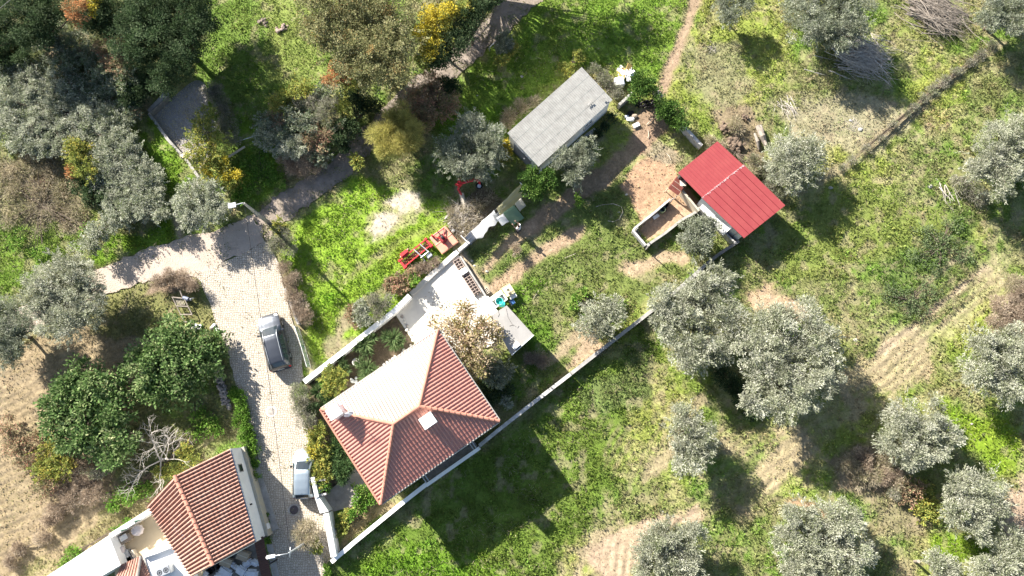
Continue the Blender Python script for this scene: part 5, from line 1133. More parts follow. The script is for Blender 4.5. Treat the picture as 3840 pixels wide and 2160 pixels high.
def pile(label, px, py, n, L, ang, spread, h, r0, m, seed, name='branch_pile', cat='branch pile', big=0):
    c = P(px, py, 0); t = thing(name, label, cat, (c.x, c.y, 0)); mb = MB(); sticks(mb, c, n, L, ang, spread, h, r0, seed); obj('branches', mb, m, t)
    if big:
        mb = MB(); rr = random.Random(seed+1)
        for k in range(big):
            a = ang+rr.gauss(0,.1); o = Vector((math.sin(ang), -math.cos(ang), 0))*(k-big/2)*.38+Vector((math.cos(ang), math.sin(ang), 0))*rr.uniform(-.5,.5); p = c+o; p.z = rr.uniform(.15,.5); d = Vector((math.cos(a), math.sin(a), .03)); l = L*rr.uniform(.35,.55)
            mb.tube([p-d*l, p, p+d*l], [.13, .11, .08], 7)
        obj('poles', mb, M_WOOD, t); mb = MB(); sticks(mb, c+Vector((0,0,.25)), 40, L*.8, ang, .3, .6, .03, seed+5); obj('bleached_branches', mb, M_DEAD, t)
    return t
pile('big pile of cut branches and poles at the top edge', 3505, 60, 260, 4.0, math.radians(-32), .26, .9, .05, M_WOOD, 51, big=6)
pile('dark pile of cut branches shaded by the wide olive', 3220, 225, 260, 3.7, math.radians(-33), .38, .9, .045, M_DEAD, 52, big=5)
pile('small heap of bleached sticks in the right field', 2955, 410, 26, 1.6, math.radians(-62), .3, .25, .035, M_DEAD, 53, 'stick_heap', 'stick heap')
pile('bleached forked branches lying below the silvery olive', 3555, 730, 16, 1.9, math.radians(-70), .5, .35, .04, M_DEAD, 54, 'stick_heap', 'stick heap')
pile('thin scatter of pruned twigs on the dry patch', 3200, 470, 26, 1.5, math.radians(-40), 1.2, .1, .014, M_DEAD, 55, 'stick_heap', 'stick heap')
pile('pale twigs scattered on the slope below the footpath', 2670, 180, 18, 1.2, math.radians(-40), 1.0, .1, .018, M_DEAD, 56, 'stick_heap', 'stick heap')
def dead_tree(label, px, py, h, seed, m=M_DEAD):
    c = P(px, py, 0); t = thing('dead_tree', label, 'dead tree', (c.x, c.y, 0)); mb = MB(); rr = random.Random(seed); mt = MB()
    def grow(mb_, p, d, l, r, k):
        pts = [p]; q = p
        for j in range(3):
            d = (d+Vector((rr.gauss(0,.24), rr.gauss(0,.24), rr.gauss(0,.12)))).normalized(); q = q+d*l/3; pts.append(q)
        mb_.tube(pts, [r, r*.85, r*.7, r*.55], 5)
        if k > 0:
            for _ in range(rr.choice((2, 3, 3))):
                dd = (d+Vector((rr.gauss(0,.75), rr.gauss(0,.75), rr.gauss(.05,.35)))).normalized(); grow(mb, pts[rr.choice((2,3,3))], dd, l*rr.uniform(.6,.85), r*.55, k-1)
    fork = c+Vector((0,0,.5)); mt.tube([c-Vector((0,0,.1)), fork], [.15, .12], 8); obj('trunk', mt, m, t)
    for a in range(5): 
        an = a*1.256+rr.uniform(-.3,.3); grow(mb, fork, Vector((math.cos(an), math.sin(an), .7)).normalized(), h*.42, .07, 4)
    obj('branches', mb, m, t); return t
dead_tree('bleached leafless dead tree between the fig trees and the old house', 615, 1725, 3.3, 77)
pile('fallen grey branches with a bush of bleached twigs by the fig tree', 655, 1640, 22, 1.7, math.radians(60), .5, .9, .03, M_DEAD, 78, 'dead_branches', 'dead branches')
# stumps and boulders by the red shed
t = thing('tree_stump', 'split brown tree stump behind the red shed', 'tree stump', tuple(P(2852,510,0))); mb = MB()
for k, (a, b, r) in enumerate((((2840,472),(2872,548),.26),((2852,470),(2858,520),.18),((2830,500),(2846,560),.15),((2862,520),(2880,565),.13))): mb.tube([P(*a,.35), P((a[0]+b[0])/2+3,(a[1]+b[1])/2,.42), P(*b,.12)], [r*.7, r, r*.55], 9)
obj('wood', mb, M_WOOD, t)
M_EARTH = mat('rust_earth', (.19,.135,.095), .95, .5, 5, col2=(.10,.075,.055), bump=.8)
for i, (px_, py_, r, lab) in enumerate(((2728,480,.75,'large dark root ball of earth above the red shed'), (2750,545,.8,'broken rust-coloured root ball beside the red roof'), (2790,440,.35,'smaller root clod above the large root ball'))):
    q = P(px_, py_, 0); mb = MB(); rr = random.Random(90+i)
    for k in range(46): mb.rock((q.x+rr.gauss(0,r*.42), q.y+rr.gauss(0,r*.36), rr.uniform(.0,r*.5)), r*rr.uniform(.12,.36), 700+i*50+k)
    tag(obj('root_ball', mb, M_EARTH), lab, 'root ball', 'grubbed out root balls')
pile('brown dead brush heap around the log', 1735, 815, 150, 2.3, math.radians(60), .9, .45, .02, M_DEAD, 91, 'brush_heap', 'brush heap')
# ---------------------------------------------------------------- cars
class Loft:
    """car skin: stations along x (rear to front): x, half width, belt height, half width of the top, top height"""
    def __init__(s, st): s.st = np.array(st, float)
    def pt(s, u, v, off=0.0):
        def base(u, v):
            x_ = np.interp(u, np.arange(len(s.st)), s.st[:, 0]); w_ = np.interp(u, np.arange(len(s.st)), s.st[:, 1]); zb = np.interp(u, np.arange(len(s.st)), s.st[:, 2]); wt_ = np.interp(u, np.arange(len(s.st)), s.st[:, 3]); zt = np.interp(u, np.arange(len(s.st)), s.st[:, 4])
            sg = -1 if v < 0 else 1; a = abs(v)   # a: 0 top centre .. 5 sill
            ya = [0, wt_*.55, wt_*.88, wt_*1.03, w_*.985, w_, w_*.97]; za = [zt+.015, zt+.008, zt-.015, zt-.07 if zt-zb > .15 else zt-.03, zb, zb*.62+.05, .22]
            za[3] = max(za[3], zb+.002)
            k = np.array([0, 1.2, 2, 2.4, 3.4, 4.3, 5.0])
            return Vector((float(x_), sg*float(np.interp(a, k, ya)), float(np.interp(a, k, za))))
        p = base(u, v)
        if off:
            du = base(min(u+.05, len(s.st)-1), v)-base(max(u-.05, 0), v); dv = base(u, v+.05)-base(u, v-.05); n = du.cross(dv)
            if n.length > 1e-9:
                n.normalize()
                if n.dot(p-Vector((0, 0, .6))) < 0: n = -n
                p = p+n*off
        return p
    def patch(s, u0, u1, v0, v1, nu, nv, off=0.0):
        mb = MB(); vs = [s.pt(u0+(u1-u0)*i/nu, v0+(v1-v0)*j/nv, off) for i in range(nu+1) for j in range(nv+1)]
        fs = [(i*(nv+1)+j, (i+1)*(nv+1)+j, (i+1)*(nv+1)+j+1, i*(nv+1)+j+1) for i in range(nu) for j in range(nv)]
        mb.add(vs, fs); return mb
def paint(name, c, rough=.28, metal=.55): return mat(name, c, rough, .06, 2, metal=metal, spec=.5, coat=.6)
M_TAIL = mat('tail_lamp_red', (.42,.02,.02), .2, .1, 5, spec=.6); M_HEAD = mat('headlamp_glass', (.62,.64,.66), .12, .1, 5, spec=.8)
def car(label, loc, rz, st, pm, estate, glasspm, wb, track):
    t = thing('parked_car', label, 'car', loc, rz, 'cars parked along the cobbled lane'); lf = Loft(st); n = len(st)-1
    mb = lf.patch(0, n, -5, 5, 72, 44); me = mb
    # close the two ends and the underside
    k = 45
    for i0 in (0, 72):
        ring = [i0*k+j for j in range(k)]; me.f.append(tuple(ring if i0 else ring[::-1]))
    me.f.append(tuple([i*k for i in range(73)]+[i*k+44 for i in range(72, -1, -1)]))
    body = obj('body', mb, pm, t, True, True)
    W0, W1, T0, T1, S0, S1 = glasspm
    obj('windscreen', lf.patch(W0, W1, -1.95, 1.95, 12, 14, .012), M_GLASS, t, True, True)
    obj('rear_window', lf.patch(T0, T1, -1.8, 1.8, 8, 12, .012), M_GLASS, t, True, True)
    for sg in (-1, 1):
        cuts = [S0, S0+(S1-S0)*.36, S0+(S1-S0)*.68, S1]
        for a, b_ in zip(cuts[:-1], cuts[1:]): obj('side_window', lf.patch(a+.05, b_-.05, sg*2.5, sg*3.25, 8, 5, .012), M_GLASS, t, True, True)
        mb = MB(); p = lf.pt((W0+W1)/2-.25, sg*3.3); mb.box(p.x-.07, p.x+.07, p.y+sg*.02-(.0 if sg > 0 else .2), p.y+sg*.02+(.2 if sg > 0 else .0), p.z-.02, p.z+.13, None, .035); obj('wing_mirror', mb, M_DARKMET if not estate else pm, t, False, True)
        obj('headlight', lf.patch(n-1.7, n-.55, sg*1.9, sg*3.2, 5, 5, .014), M_HEAD, t, True, True)
        obj('tail_light', lf.patch(.35, 1.35, sg*2.35, sg*3.9, 4, 5, .016), M_TAIL, t, True, True)
        for u in (S0+.75, S0+(S1-S0)*.52):
            q = lf.pt(u, sg*3.75, .015); mb = MB(); mb.tube([q+Vector((-.09,0,0)), q+Vector((.09,0,0))], .018, 6); obj('door_handle', mb, M_METAL, t, False, True)
        if estate:
            mb = MB(); mb.tube([lf.pt(u, sg*2.0, .05) for u in np.linspace(S0+.2, S1-.7, 8)], .022, 6); mb.tube([lf.pt(S0+.2, sg*2.0, -.01), lf.pt(S0+.2, sg*2.0, .055)], .02, 6); mb.tube([lf.pt(S1-.7, sg*2.0, -.01), lf.pt(S1-.7, sg*2.0, .055)], .02, 6); obj('roof_rail', mb, M_METAL, t, True, True)
    for xx in wb:
        for sg in (-1, 1):
            R = Matrix.Translation((xx, sg*track, .31)) @ Matrix.Rotation(math.pi/2, 4, 'X')
            mb = MB(); mb.lathe([(.20,-.10),(.29,-.10),(.31,-.06),(.31,.06),(.29,.10),(.20,.10)], 24, R, False, False); wo = obj('wheel', mb, M_BLACK, t, True, True)
            mb = MB(); mb.lathe([(.02,-.085),(.20,-.085),(.205,.085),(.02,.085)], 18, R); obj('rim', mb, M_METAL, wo, False, True)
    mb = MB()
    for xx in wb:
        for sg in (-1, 1):
            pts = [(xx+.36*math.cos(a), sg*(track+.105), .31+.36*math.sin(a)) for a in np.linspace(.05, math.pi-.05, 12)]; mb.tube(pts, .025, 5)
    obj('wheel_arch', mb, M_DARKMET, t, False, True)
    xr = st[0][0]; mb = MB(); mb.box(xr-.025, xr+.02, -.26, .26, .62, .73); obj('number_plate', mb, M_WHITE, t, False, True)
    xr = st[0][0]; mb = MB(); mb.box(xr-.07, xr+.12, -st[1][1]*.93, st[1][1]*.93, .28, .52, None, .05); obj('rear_bumper', mb, M_DARKMET if not estate else pm, t, False, True)
    xf = st[-1][0]; mb = MB(); mb.box(xf-.16, xf+.06, -st[-3][1]*.86, st[-3][1]*.86, .24, .46, None, .05); obj('front_bumper', mb, pm, t, False, True)
    mb = MB(); mb.tube([lf.pt(S0+.3, 0, .0), lf.pt(S0+.3, 0, .0)+Vector((-.12,0,.18))], .008, 5); obj('aerial', mb, M_DARKMET, t, False, True)
    mb = lf.patch(W1+.08, W1+.16, -2.1, 2.1, 1, 12, .008); obj('cowl', mb, M_DARKMET, t, False, True)
    return t
ST1 = [(-2.22,.74,.66,.66,.72),(-2.18,.81,.80,.70,.86),(-2.05,.85,.93,.64,1.10),(-1.72,.87,.96,.58,1.40),(-1.3,.88,.96,.575,1.46),(-.6,.885,.955,.585,1.49),(.1,.885,.95,.585,1.48),(.42,.885,.945,.58,1.43),(.80,.885,.94,.62,1.22),(1.16,.88,.93,.70,.99),(1.55,.87,.86,.68,.92),(1.9,.84,.76,.64,.83),(2.12,.76,.64,.58,.70),(2.24,.62,.5,.5,.54)]
p = P(1030,1283,.6); car('black estate car with roof rails parked by the mesh fence', (p.x, p.y, .022), math.radians(107), ST1, paint('dark_blue_black_paint', (.07,.076,.088), .38, .7), True, (7.15,8.95,1.75,2.9,2.9,8.6), (-1.32,1.36), .78)
ST2 = [(-1.80,.70,.66,.62,.72),(-1.76,.77,.80,.66,.88),(-1.66,.80,.92,.60,1.14),(-1.44,.82,.95,.56,1.40),(-1.0,.83,.95,.56,1.47),(-.4,.835,.945,.57,1.49),(.1,.835,.94,.57,1.46),(.32,.835,.935,.57,1.40),(.65,.835,.93,.60,1.20),(.98,.83,.92,.66,.99),(1.3,.81,.85,.64,.91),(1.56,.76,.74,.58,.80),(1.74,.66,.6,.5,.64),(1.82,.54,.48,.44,.52)]
p = P(1143,1777,.6); car('small pale blue hatchback parked against the golden hedge', (p.x, p.y, .022), math.radians(92), ST2, paint('pale_blue_paint', (.33,.385,.42), .34, .6), False, (7.15,8.95,1.5,2.9,2.9,8.6), (-1.12,1.16), .74)

# ---------------------------------------------------------------- street lamps, cable, manholes
b0_ = P(1006,834,0); tp = P(918,762,5.4)
t = thing('street_lamp', 'street lamp on a grey concrete pole with a flat square head', 'street lamp', (b0_.x, b0_.y, 0), 0, 'street lamps on the lane')
mb = MB(); v = [(-.15,-.11),(.15,-.11),(.15,.11),(-.15,.11)]; R = Matrix.Rotation(.6,4,'Z')
vs = [R @ Vector((a,b_,-.1))+b0_ for a, b_ in v]+[R @ Vector((a*.5,b_*.6,5.4))+Vector((b0_.x,b0_.y,0)) for a, b_ in v]; mb.add(vs, [(3,2,1,0),(4,5,6,7),(0,1,5,4),(1,2,6,5),(2,3,7,6),(3,0,4,7)]); po = obj('pole', mb, M_CEMENT, t)
mb = MB()
for z_ in (1.2, 2.2, 3.2): mb.box(b0_.x-.03, b0_.x+.03, b0_.y-.13+z_*.011, b0_.y-.08+z_*.011, z_, z_+.18)
obj('step_hole', mb, M_DARKMET, po)
hd = P(872,771,5.5); mb = MB(); mb.tube([(b0_.x,b0_.y,5.2),(b0_.x-.05,b0_.y,5.5),(hd.x+.2,hd.y+.03,5.55)], .035, 8); obj('arm', mb, M_METAL, t)
mb = MB(); mb.box(-.3,.28,-.19,.19,-.05,.05, Matrix.Translation((hd.x,hd.y,5.55)) @ Matrix.Rotation(math.radians(12),4,'Z'), .02); hh = obj('lamp_head', mb, M_METAL, t)
mb = MB(); mb.box(-.24,.10,-.15,.15,-.062,-.051, Matrix.Translation((hd.x,hd.y,5.55)) @ Matrix.Rotation(math.radians(12),4,'Z')); obj('lens', mb, M_HEAD, hh)
b1_ = P(1157,2028,0); h2 = P(1016,2088,5.3)
t = thing('street_lamp', 'slim white street lamp leaning over the lane from a tuft of dry shoots', 'street lamp', (b1_.x, b1_.y, 0), 0, 'street lamps on the lane')
mb = MB(); mb.tube([(b1_.x,b1_.y,-.1),(b1_.x,b1_.y,2),(b1_.x,b1_.y,4.9)], [.09,.075,.05], 10); obj('pole', mb, M_METAL, t, True)
mb = MB(); mb.tube([(b1_.x,b1_.y,4.85),(b1_.x-.06,b1_.y-.01,5.05),(h2.x+.3,h2.y+.06,5.3)], .035, 8); mb.tube([(b1_.x,b1_.y-.35,4.6),(b1_.x,b1_.y+.35,4.6)], .03, 6); obj('arm', mb, M_METAL, t, True)
mb = MB(); mb.box(-.34,.34,-.13,.13,-.06,.07, Matrix.Translation((h2.x,h2.y,5.3)) @ Matrix.Rotation(math.radians(10),4,'Z'), .06); hh = obj('lamp_head', mb, M_WHITE, t)
mb = MB(); mb.box(-.26,.2,-.09,.09,-.075,-.0605, Matrix.Translation((h2.x,h2.y,5.3)) @ Matrix.Rotation(math.radians(10),4,'Z')); obj('lens', mb, M_HEAD, hh)
def cable(label, a, b_, sag, r=.016):
    pts = [a.lerp(b_, k/20)-Vector((0,0,sag*4*(k/20)*(1-k/20))) for k in range(21)]; mb = MB(); mb.tube(pts, r, 5); return tag(obj('overhead_cable', mb, M_DARKMET), label, 'cable')
cable('thin overhead cable strung along the lane between the two street lamps', Vector((b0_.x,b0_.y,5.35)), Vector((b1_.x,b1_.y,4.62)), .35)
cable('cable crossing the top left corner of the photo', P(-60,80,7.5), P(110,-60,7.5), .02, .02)
for px_, py_, r_, lab in ((1018,1543,.30,'pale round manhole in the middle of the lane'), (1103,1912,.34,'dark iron manhole ringed with cement near the old house')):
    q = P(px_, py_, 0); t = thing('manhole', lab, 'manhole', (q.x,q.y,.02), 0, 'manholes in the lane')
    mb = MB(); mb.lathe([(r_+.13,.0),(r_+.13,.032),(r_,.032),(r_,.0)], 28, Matrix.Translation((q.x,q.y,0)), False, False); obj('ring', mb, M_CEMENT if r_ > .31 else M_PATIO, t)
    mb = MB(); mb.lathe([(r_-.005,.0),(r_-.005,.030),(.02,.030)], 28, Matrix.Translation((q.x,q.y,0)), False, True)
    for k in range(-3, 4): mb.box(q.x-.2,q.x+.2,q.y+k*.07-.012,q.y+k*.07+.012,.030,.036)
    obj('cover', mb, mat('iron_cover', (.10,.085,.09), .6, .3, 8, metal=.3) if r_ > .31 else M_STONE, t)
# dry shoots at the foot of the slim lamp
bush('dry golden shoots around the foot of the slim street lamp', 'straw', [(1150,1975,30),(1175,1990,26),(1120,2000,24),(1165,2030,26),(1190,2050,20,.7,'yellowgreen'),(1130,2040,20)], 1.4, 'dry_shoots', 'weeds', sq=.8)
bush('green weeds below the front wall at the lane edge', 'hedge', [(1225,2120,16),(1228,2150,18),(1222,2090,12,.3,'straw')], .5, 'weeds_clump', 'weeds')
bush('weeds at the foot of the old house wall', 'hedge', [(1000,1960,10),(1005,1990,11),(1008,2020,12),(1002,1930,8)], .4, 'weeds_clump', 'weeds')

# ---------------------------------------------------------------- red farm machines
def frame_at(a, b_, z=0):
    p, q = P(*a, z), P(*b_, z); d = q-p; return (p+q)/2, math.atan2(d.y, d.x), d.length
c, az, LL = frame_at((1512,986), (1602,912), .6)
t = thing('rotary_harrow', 'bright red rotary harrow parked on the meadow beside the patio wall', 'farm machine', (c.x, c.y, 0), az)
hl = 1.35
mb = MB()
for sx in (-1, 1): mb.box(sx*hl-.09, sx*hl+.09, -.45, .42, .12, .72, None, .03); mb.box(sx*hl-.14, sx*hl+.14, -.5, -.3, .55, .78, None, .03); mb.box(sx*hl-.12, sx*hl+.12, .2, .42, .55, .76, None, .03)
obj('end_plate', mb, M_REDPAINT, t, False, True)
mb = MB(); mb.box(-hl+.092, hl-.092, .26, .36, .55, .66); mb.box(-hl+.092, hl-.092, -.34, -.24, .5, .6); mb.box(-hl+.3, -hl+1.0, .37, .7, .4, .8, None, .05); mb.tube([(-hl+.2,.5,.6),(-.2,.62,.62)], .06, 8); obj('beam', mb, M_REDPAINT, t, False, True)
mb = MB(); mb.tube([(-hl+.1,0,.42),(hl-.1,0,.42)], .07, 10)
for k in range(18):
    xx = -hl+.22+k*.135
    for a in range(4):
        an = a*math.pi/2+k*.5; mb.box(-.015,.015,-.03,.03,.05,.30, Matrix.Translation((xx,0,.42)) @ Matrix.Rotation(an,4,'X'))
obj('rotor', mb, mat('rusty_tines', (.35,.17,.06), .8, .4, 6), t, False, True)
mb = MB(); mb.box(-hl+.092, hl-.092, -.2, .22, .1, .16); obj('tray', mb, M_DARKMET, t, False, True)
mb = MB()
for xx in (.1, .75): mb.tube([(xx,.3,.68),(xx+.1,-.55,.72),(xx+.1,-1.0,.35)], .045, 8)
mb.tube([(.1,-.62,.7),(.9,-.62,.7)], .045, 8); mb.box(.5,.95,-1.05,-.72,.3,.62,None,.04); mb.tube([(.2,-.9,.3),(-.5,-1.25,.14)], .05, 8); obj('hitch', mb, M_METAL, t, False, True)
c, az, LL = frame_at((1628,948), (1700,870), .4); c = P(1164,905,.4); c = P(1664,899,.4)
t = thing('rotary_mower', 'faded orange rotary mower deck with a red frame beside the washing wall', 'farm machine', (c.x, c.y, 0), math.radians(38))
mb = MB(); hx, hy = .82, .86; nx, ny = 26, 26; vs = []; fs = []
rr = random.Random(3)
for i in range(nx+1):
    for j in range(ny+1):
        u, v_ = -hx+2*hx*i/nx, -hy+2*hy*j/ny
        cr = abs(((v_+hy)/(2*hy)*4) % 1-.5)*2; z_ = .42+(.035 if cr > .9 else 0)*(1 if abs(u) > .25 else .3)+.015*math.sin(u*9+v_*4)
        if abs(u) > hx-.03 or abs(v_) > hy-.03: z_ -= .05
        vs.append((u, v_, z_))
for i in range(nx):
    for j in range(ny): a = i*(ny+1)+j; fs.append((a, a+ny+1, a+ny+2, a+1))
mb.add(vs, fs)
mb.box(-hx, hx, -hy, -hy+.02, .18, .37); mb.box(-hx, hx, hy-.02, hy, .18, .37); mb.box(-hx, -hx+.02, -hy+.021, hy-.021, .18, .37); mb.box(hx-.02, hx, -hy+.021, hy-.021, .18, .37); obj('deck', mb, M_PINKDECK, t, False, True)
mb = MB(); mb.tube([(-.55,.75,.56),(-.1,.1,.62),(-.15,-.6,.56)], .04, 8); mb.tube([(.62,.78,.56),(.1,.1,.62)], .04, 8); mb.tube([(-.6,.72,.62),(.62,.72,.62)], .05, 8); mb.box(-.62,-.48,.68,.85,.47,.8,None,.02); obj('frame', mb, M_REDPAINT, t, False, True)
mb = MB(); mb.lathe([(.30,.47),(.30,.54),(.22,.6),(.2,.72)], 18); mb.box(-.2,.2,-.22,.26,.6,.86,None,.05); gb = obj('gearbox', mb, mat('dark_red_casting', (.26,.03,.03), .6, .3, 6), t, False, True)
mb = MB(); mb.lathe([(.13,.861),(.13,1.0),(.06,1.02)], 14, Matrix.Translation((0,.1,0))); mb.tube([(0,.2,.8),(0,.75,.7)], .05, 8); obj('drive_shaft', mb, M_DARKMET, gb, False, True)
mb = MB()
for s_ in (-1, 1): mb.tube([(s_*.68,-.5,.06),(s_*.68,.5,.06)], .06, 8); mb.tube([(s_*.68,-.3,.06),(s_*.68,-.3,.38)], .03, 6); mb.tube([(s_*.68,.3,.06),(s_*.68,.3,.38)], .03, 6)
obj('skid', mb, M_DARKMET, t, False, True)
# boom machine under the lobed olive
j0, j1, j2 = P(1722,690,1.2), P(1792,673,1.0), P(1728,726,.5)
t = thing('post_hole_auger', 'red three-armed tractor attachment under the lobed olive', 'farm machine', (j0.x, j0.y, 0))
mb = MB(); mb.tube([j0, j0.lerp(j1,.5)+Vector((0,0,.08)), j1], [.11,.09,.09], 8); mb.tube([j0+Vector((.1,.14,-.2)), j1+Vector((-.05,.16,-.1))], .045, 8); mb.tube([j0+Vector((-.35,-.05,0)), j0+Vector((.15,.1,.05))], .05, 8); obj('arm', mb, M_REDPAINT, t)
mb = MB(); pts = [j0+Vector((.05,0,-.1)), j0.lerp(j2,.5)+Vector((-.16,0,-.05)), j2+Vector((.06,-.1,0)), j2+Vector((.2,-.3,-.45))]; mb.tube(pts, [.11,.10,.09,.07], 8); obj('curved_boom', mb, M_REDPAINT, t)
mb = MB(); mb.box(-.16,.16,-.2,.24,-.2,.16, Matrix.Translation(j0), .04); mb.box(-.09,.09,.12,.5,-.15,.1, Matrix.Translation(j0), .03); mb.box(-.28,.28,-.08,.08,.0,.12, Matrix.Translation(j0+Vector((0,-.1,.1))), .02); obj('gearbox', mb, M_REDPAINT, t)
mb = MB(); mb.add([j1+Vector(v) for v in ((-.45,.02,.05),(.12,.30,.1),(.16,-.26,.05),(-.45,-.02,.1),(.12,.28,.2),(.16,-.24,.16))], [(0,1,2),(5,4,3),(0,3,4,1),(1,4,5,2),(2,5,3,0)]); mb.box(.05,.22,-.3,.32,-.4,.1, Matrix.Translation(j1), .03); obj('hitch_frame', mb, M_REDPAINT, t)
mb = MB()
for q in (j0, j1, j2+Vector((.2,-.3,-.45))): mb.tube([(q.x,q.y,0),(q.x,q.y,max(.05,q.z-.1))], .045, 8)
obj('leg', mb, M_DARKMET, t)
q = P(1797,697,.3); mb = MB(); R = Matrix.Translation((q.x,q.y,.3)) @ Matrix.Rotation(.5,4,'X'); mb.lathe([(.16,-.07),(.27,-.07),(.29,0),(.27,.07),(.16,.07)], 20, R, False, False); wo = obj('wheel', mb, M_BLACK, t, True)
mb = MB(); mb.lathe([(.02,-.05),(.165,-.06),(.165,.06),(.02,.05)], 14, R); obj('rim', mb, M_METAL, wo)
a, b_ = P(1730,725,.4), P(1744,782,.2); mb = MB(); mb.tube([a, a.lerp(b_,.5), b_], [.19,.21,.18], 10); tag(obj('log', mb, M_PALEWOOD), 'upright-looking pale log below the red attachment', 'log')
rr = random.Random(12)
for i, (p0, p1, r_, lab) in enumerate((((1738,800),(1730,845),.13,'bleached log end in the middle of the brush heap'),((1762,762),(1750,790),.11,'short pale split log above the brush heap'),((1668,822),(1684,806),.09,'stray cut log left of the brush heap'),((1680,842),(1696,830),.09,'cut log just above the orange mower deck'))):
    a, b_ = P(*p0, .25), P(*p1, .2); mb = MB(); mb.tube([a, b_], [r_*.9, r_], 9); tag(obj('log', mb, M_DEAD), lab, 'log', 'cut logs by the brush heap')
for px_, py_, lab in ((1738,860,'pale rubble stone by the washing line end'),(1735,872,'broken white stone beside the mower'),(1700,866,'pale stone at the corner of the mower deck')):
    q = P(px_, py_, 0); mb = MB(); mb.rock((q.x,q.y,.08), .16, px_); tag(obj('stone', mb, M_WHITE if px_ != 1738 else M_STONE), lab, 'stone')

# ---------------------------------------------------------------- washing line and washing
def cloth(name, label, a, b_, za, zb_, lx, ly, drop, m, cat, nx=26, ny=14, wav=.07, seed=1):
    """cloth pegged along a-b (photograph pixels at the line's height), blown so that its foot swings to (lx, ly)"""
    A, B = P(*a, za), P(*b_, za); rr = random.Random(seed); ph = [rr.uniform(0,6.28) for _ in range(4)]; L = (B-A).length
    vs = []; n = Vector((lx, ly, 0)).normalized()
    for i in range(nx+1):
        u = i/nx
        for j in range(ny+1):
            v_ = j/ny; p = A.lerp(B, u); k = v_**1.3
            p = p+Vector((lx*k, ly*k, -drop*v_)); wv = wav*(.3+.7*v_)*(math.sin(u*L*4.3+ph[0])+.5*math.sin(u*L*9+ph[1]+v_*2))
            p = p+n*wv+Vector((0,0,.035*math.sin(u*L*6+ph[2]+v_*5)*v_)); vs.append(p)
    N = len(vs); off = n*.012+Vector((0,0,.006)); vs2 = [v-off for v in vs]
    fs = [(i*(ny+1)+j, (i+1)*(ny+1)+j, (i+1)*(ny+1)+j+1, i*(ny+1)+j+1) for i in range(nx) for j in range(ny)]
    mb = MB(); mb.add(vs, fs)
    o = obj(name, mb, m, None, True); return tag(o, label, cat)
def fabric(name, c, v=.1, thin=0.0):
    m = mat(name, c, .9, v, 4, bump=.15, bscale=40)
    if thin:       # sunlight comes through thin cotton
        t = m.node_tree; tr = t.nodes.new("ShaderNodeBsdfTranslucent"); tr.inputs['Color'].default_value = (*c, 1); mx = t.nodes.new("ShaderNodeMixShader"); mx.inputs[0].default_value = thin
        t.links.new(t.nodes["Principled BSDF"].outputs[0], mx.inputs[1]); t.links.new(tr.outputs[0], mx.inputs[2]); t.links.new(mx.outputs[0], t.nodes["Material Output"].inputs[0])
    return m
cloth('blanket', 'pale yellow blanket hanging at the top end of the washing line', (1953,688), (1862,782), 1.75, 0, .42, -.55, 1.0, fabric('yellow_cloth', (.80,.73,.42), .1, .6), 'blanket', seed=1)
cloth('bed_sheet', 'long white bed sheet on the washing line', (1852,788), (1768,868), 1.65, 0, .45, -.50, .85, fabric('white_cloth', (.85,.85,.85), .05, .6), 'bed sheet', wav=.10, seed=2)
cloth('green_cloth', 'sage green cloth hanging next to the person', (1928,768), (1886,798), 1.75, 0, .80, -.80, .95, fabric('green_cloth_fabric', (.17,.26,.17), .1, .3), 'cloth', wav=.03, seed=3)
cloth('small_cloth', 'small white cloth with a ragged hem between the sheet and the green cloth', (1886,800), (1862,818), 1.6, 0, .45, -.48, .6, fabric('white_cloth', (.85,.85,.86), .05, .5), 'cloth', wav=.06, seed=4)
cloth('beige_cloth', 'beige cloth hanging right of the green cloth', (1954,742), (1930,764), 1.75, 0, .42, -.42, .75, fabric('beige_cloth_fabric', (.66,.60,.50), .1, .5), 'cloth', wav=.03, seed=5)
cloth('grey_garment', 'grey and white garment at the lower end of the washing line', (1766,868), (1744,890), 1.2, 0, .35, -.32, .8, fabric('grey_garment_fabric', (.30,.31,.36)), 'garment', wav=.12, seed=6)
t = thing('washing_line', 'metal clothes line posts carrying the washing along the low wall', 'washing line', tuple(P(1960,705,0)))
e0, e1 = P(1960,694,1.78), P(1738,893,1.5)
mb = MB(); mb.tube([e0, e1], .008, 4); mb.tube([e0+Vector((.25,-.22,0)), e1+Vector((.25,-.22,0))], .008, 4); obj('line', mb, M_METAL, t)
for q in (e0, e1):
    mb = MB(); mb.tube([(q.x+.1,q.y-.1,-.1),(q.x+.1,q.y-.1,q.z)], .03, 8); obj('post', mb, M_METAL, t)
    mb = MB(); mb.tube([q+Vector((-.22,.22,0)), q+Vector((.42,-.42,0))], .028, 8); obj('crossbar', mb, M_WHITE, t)

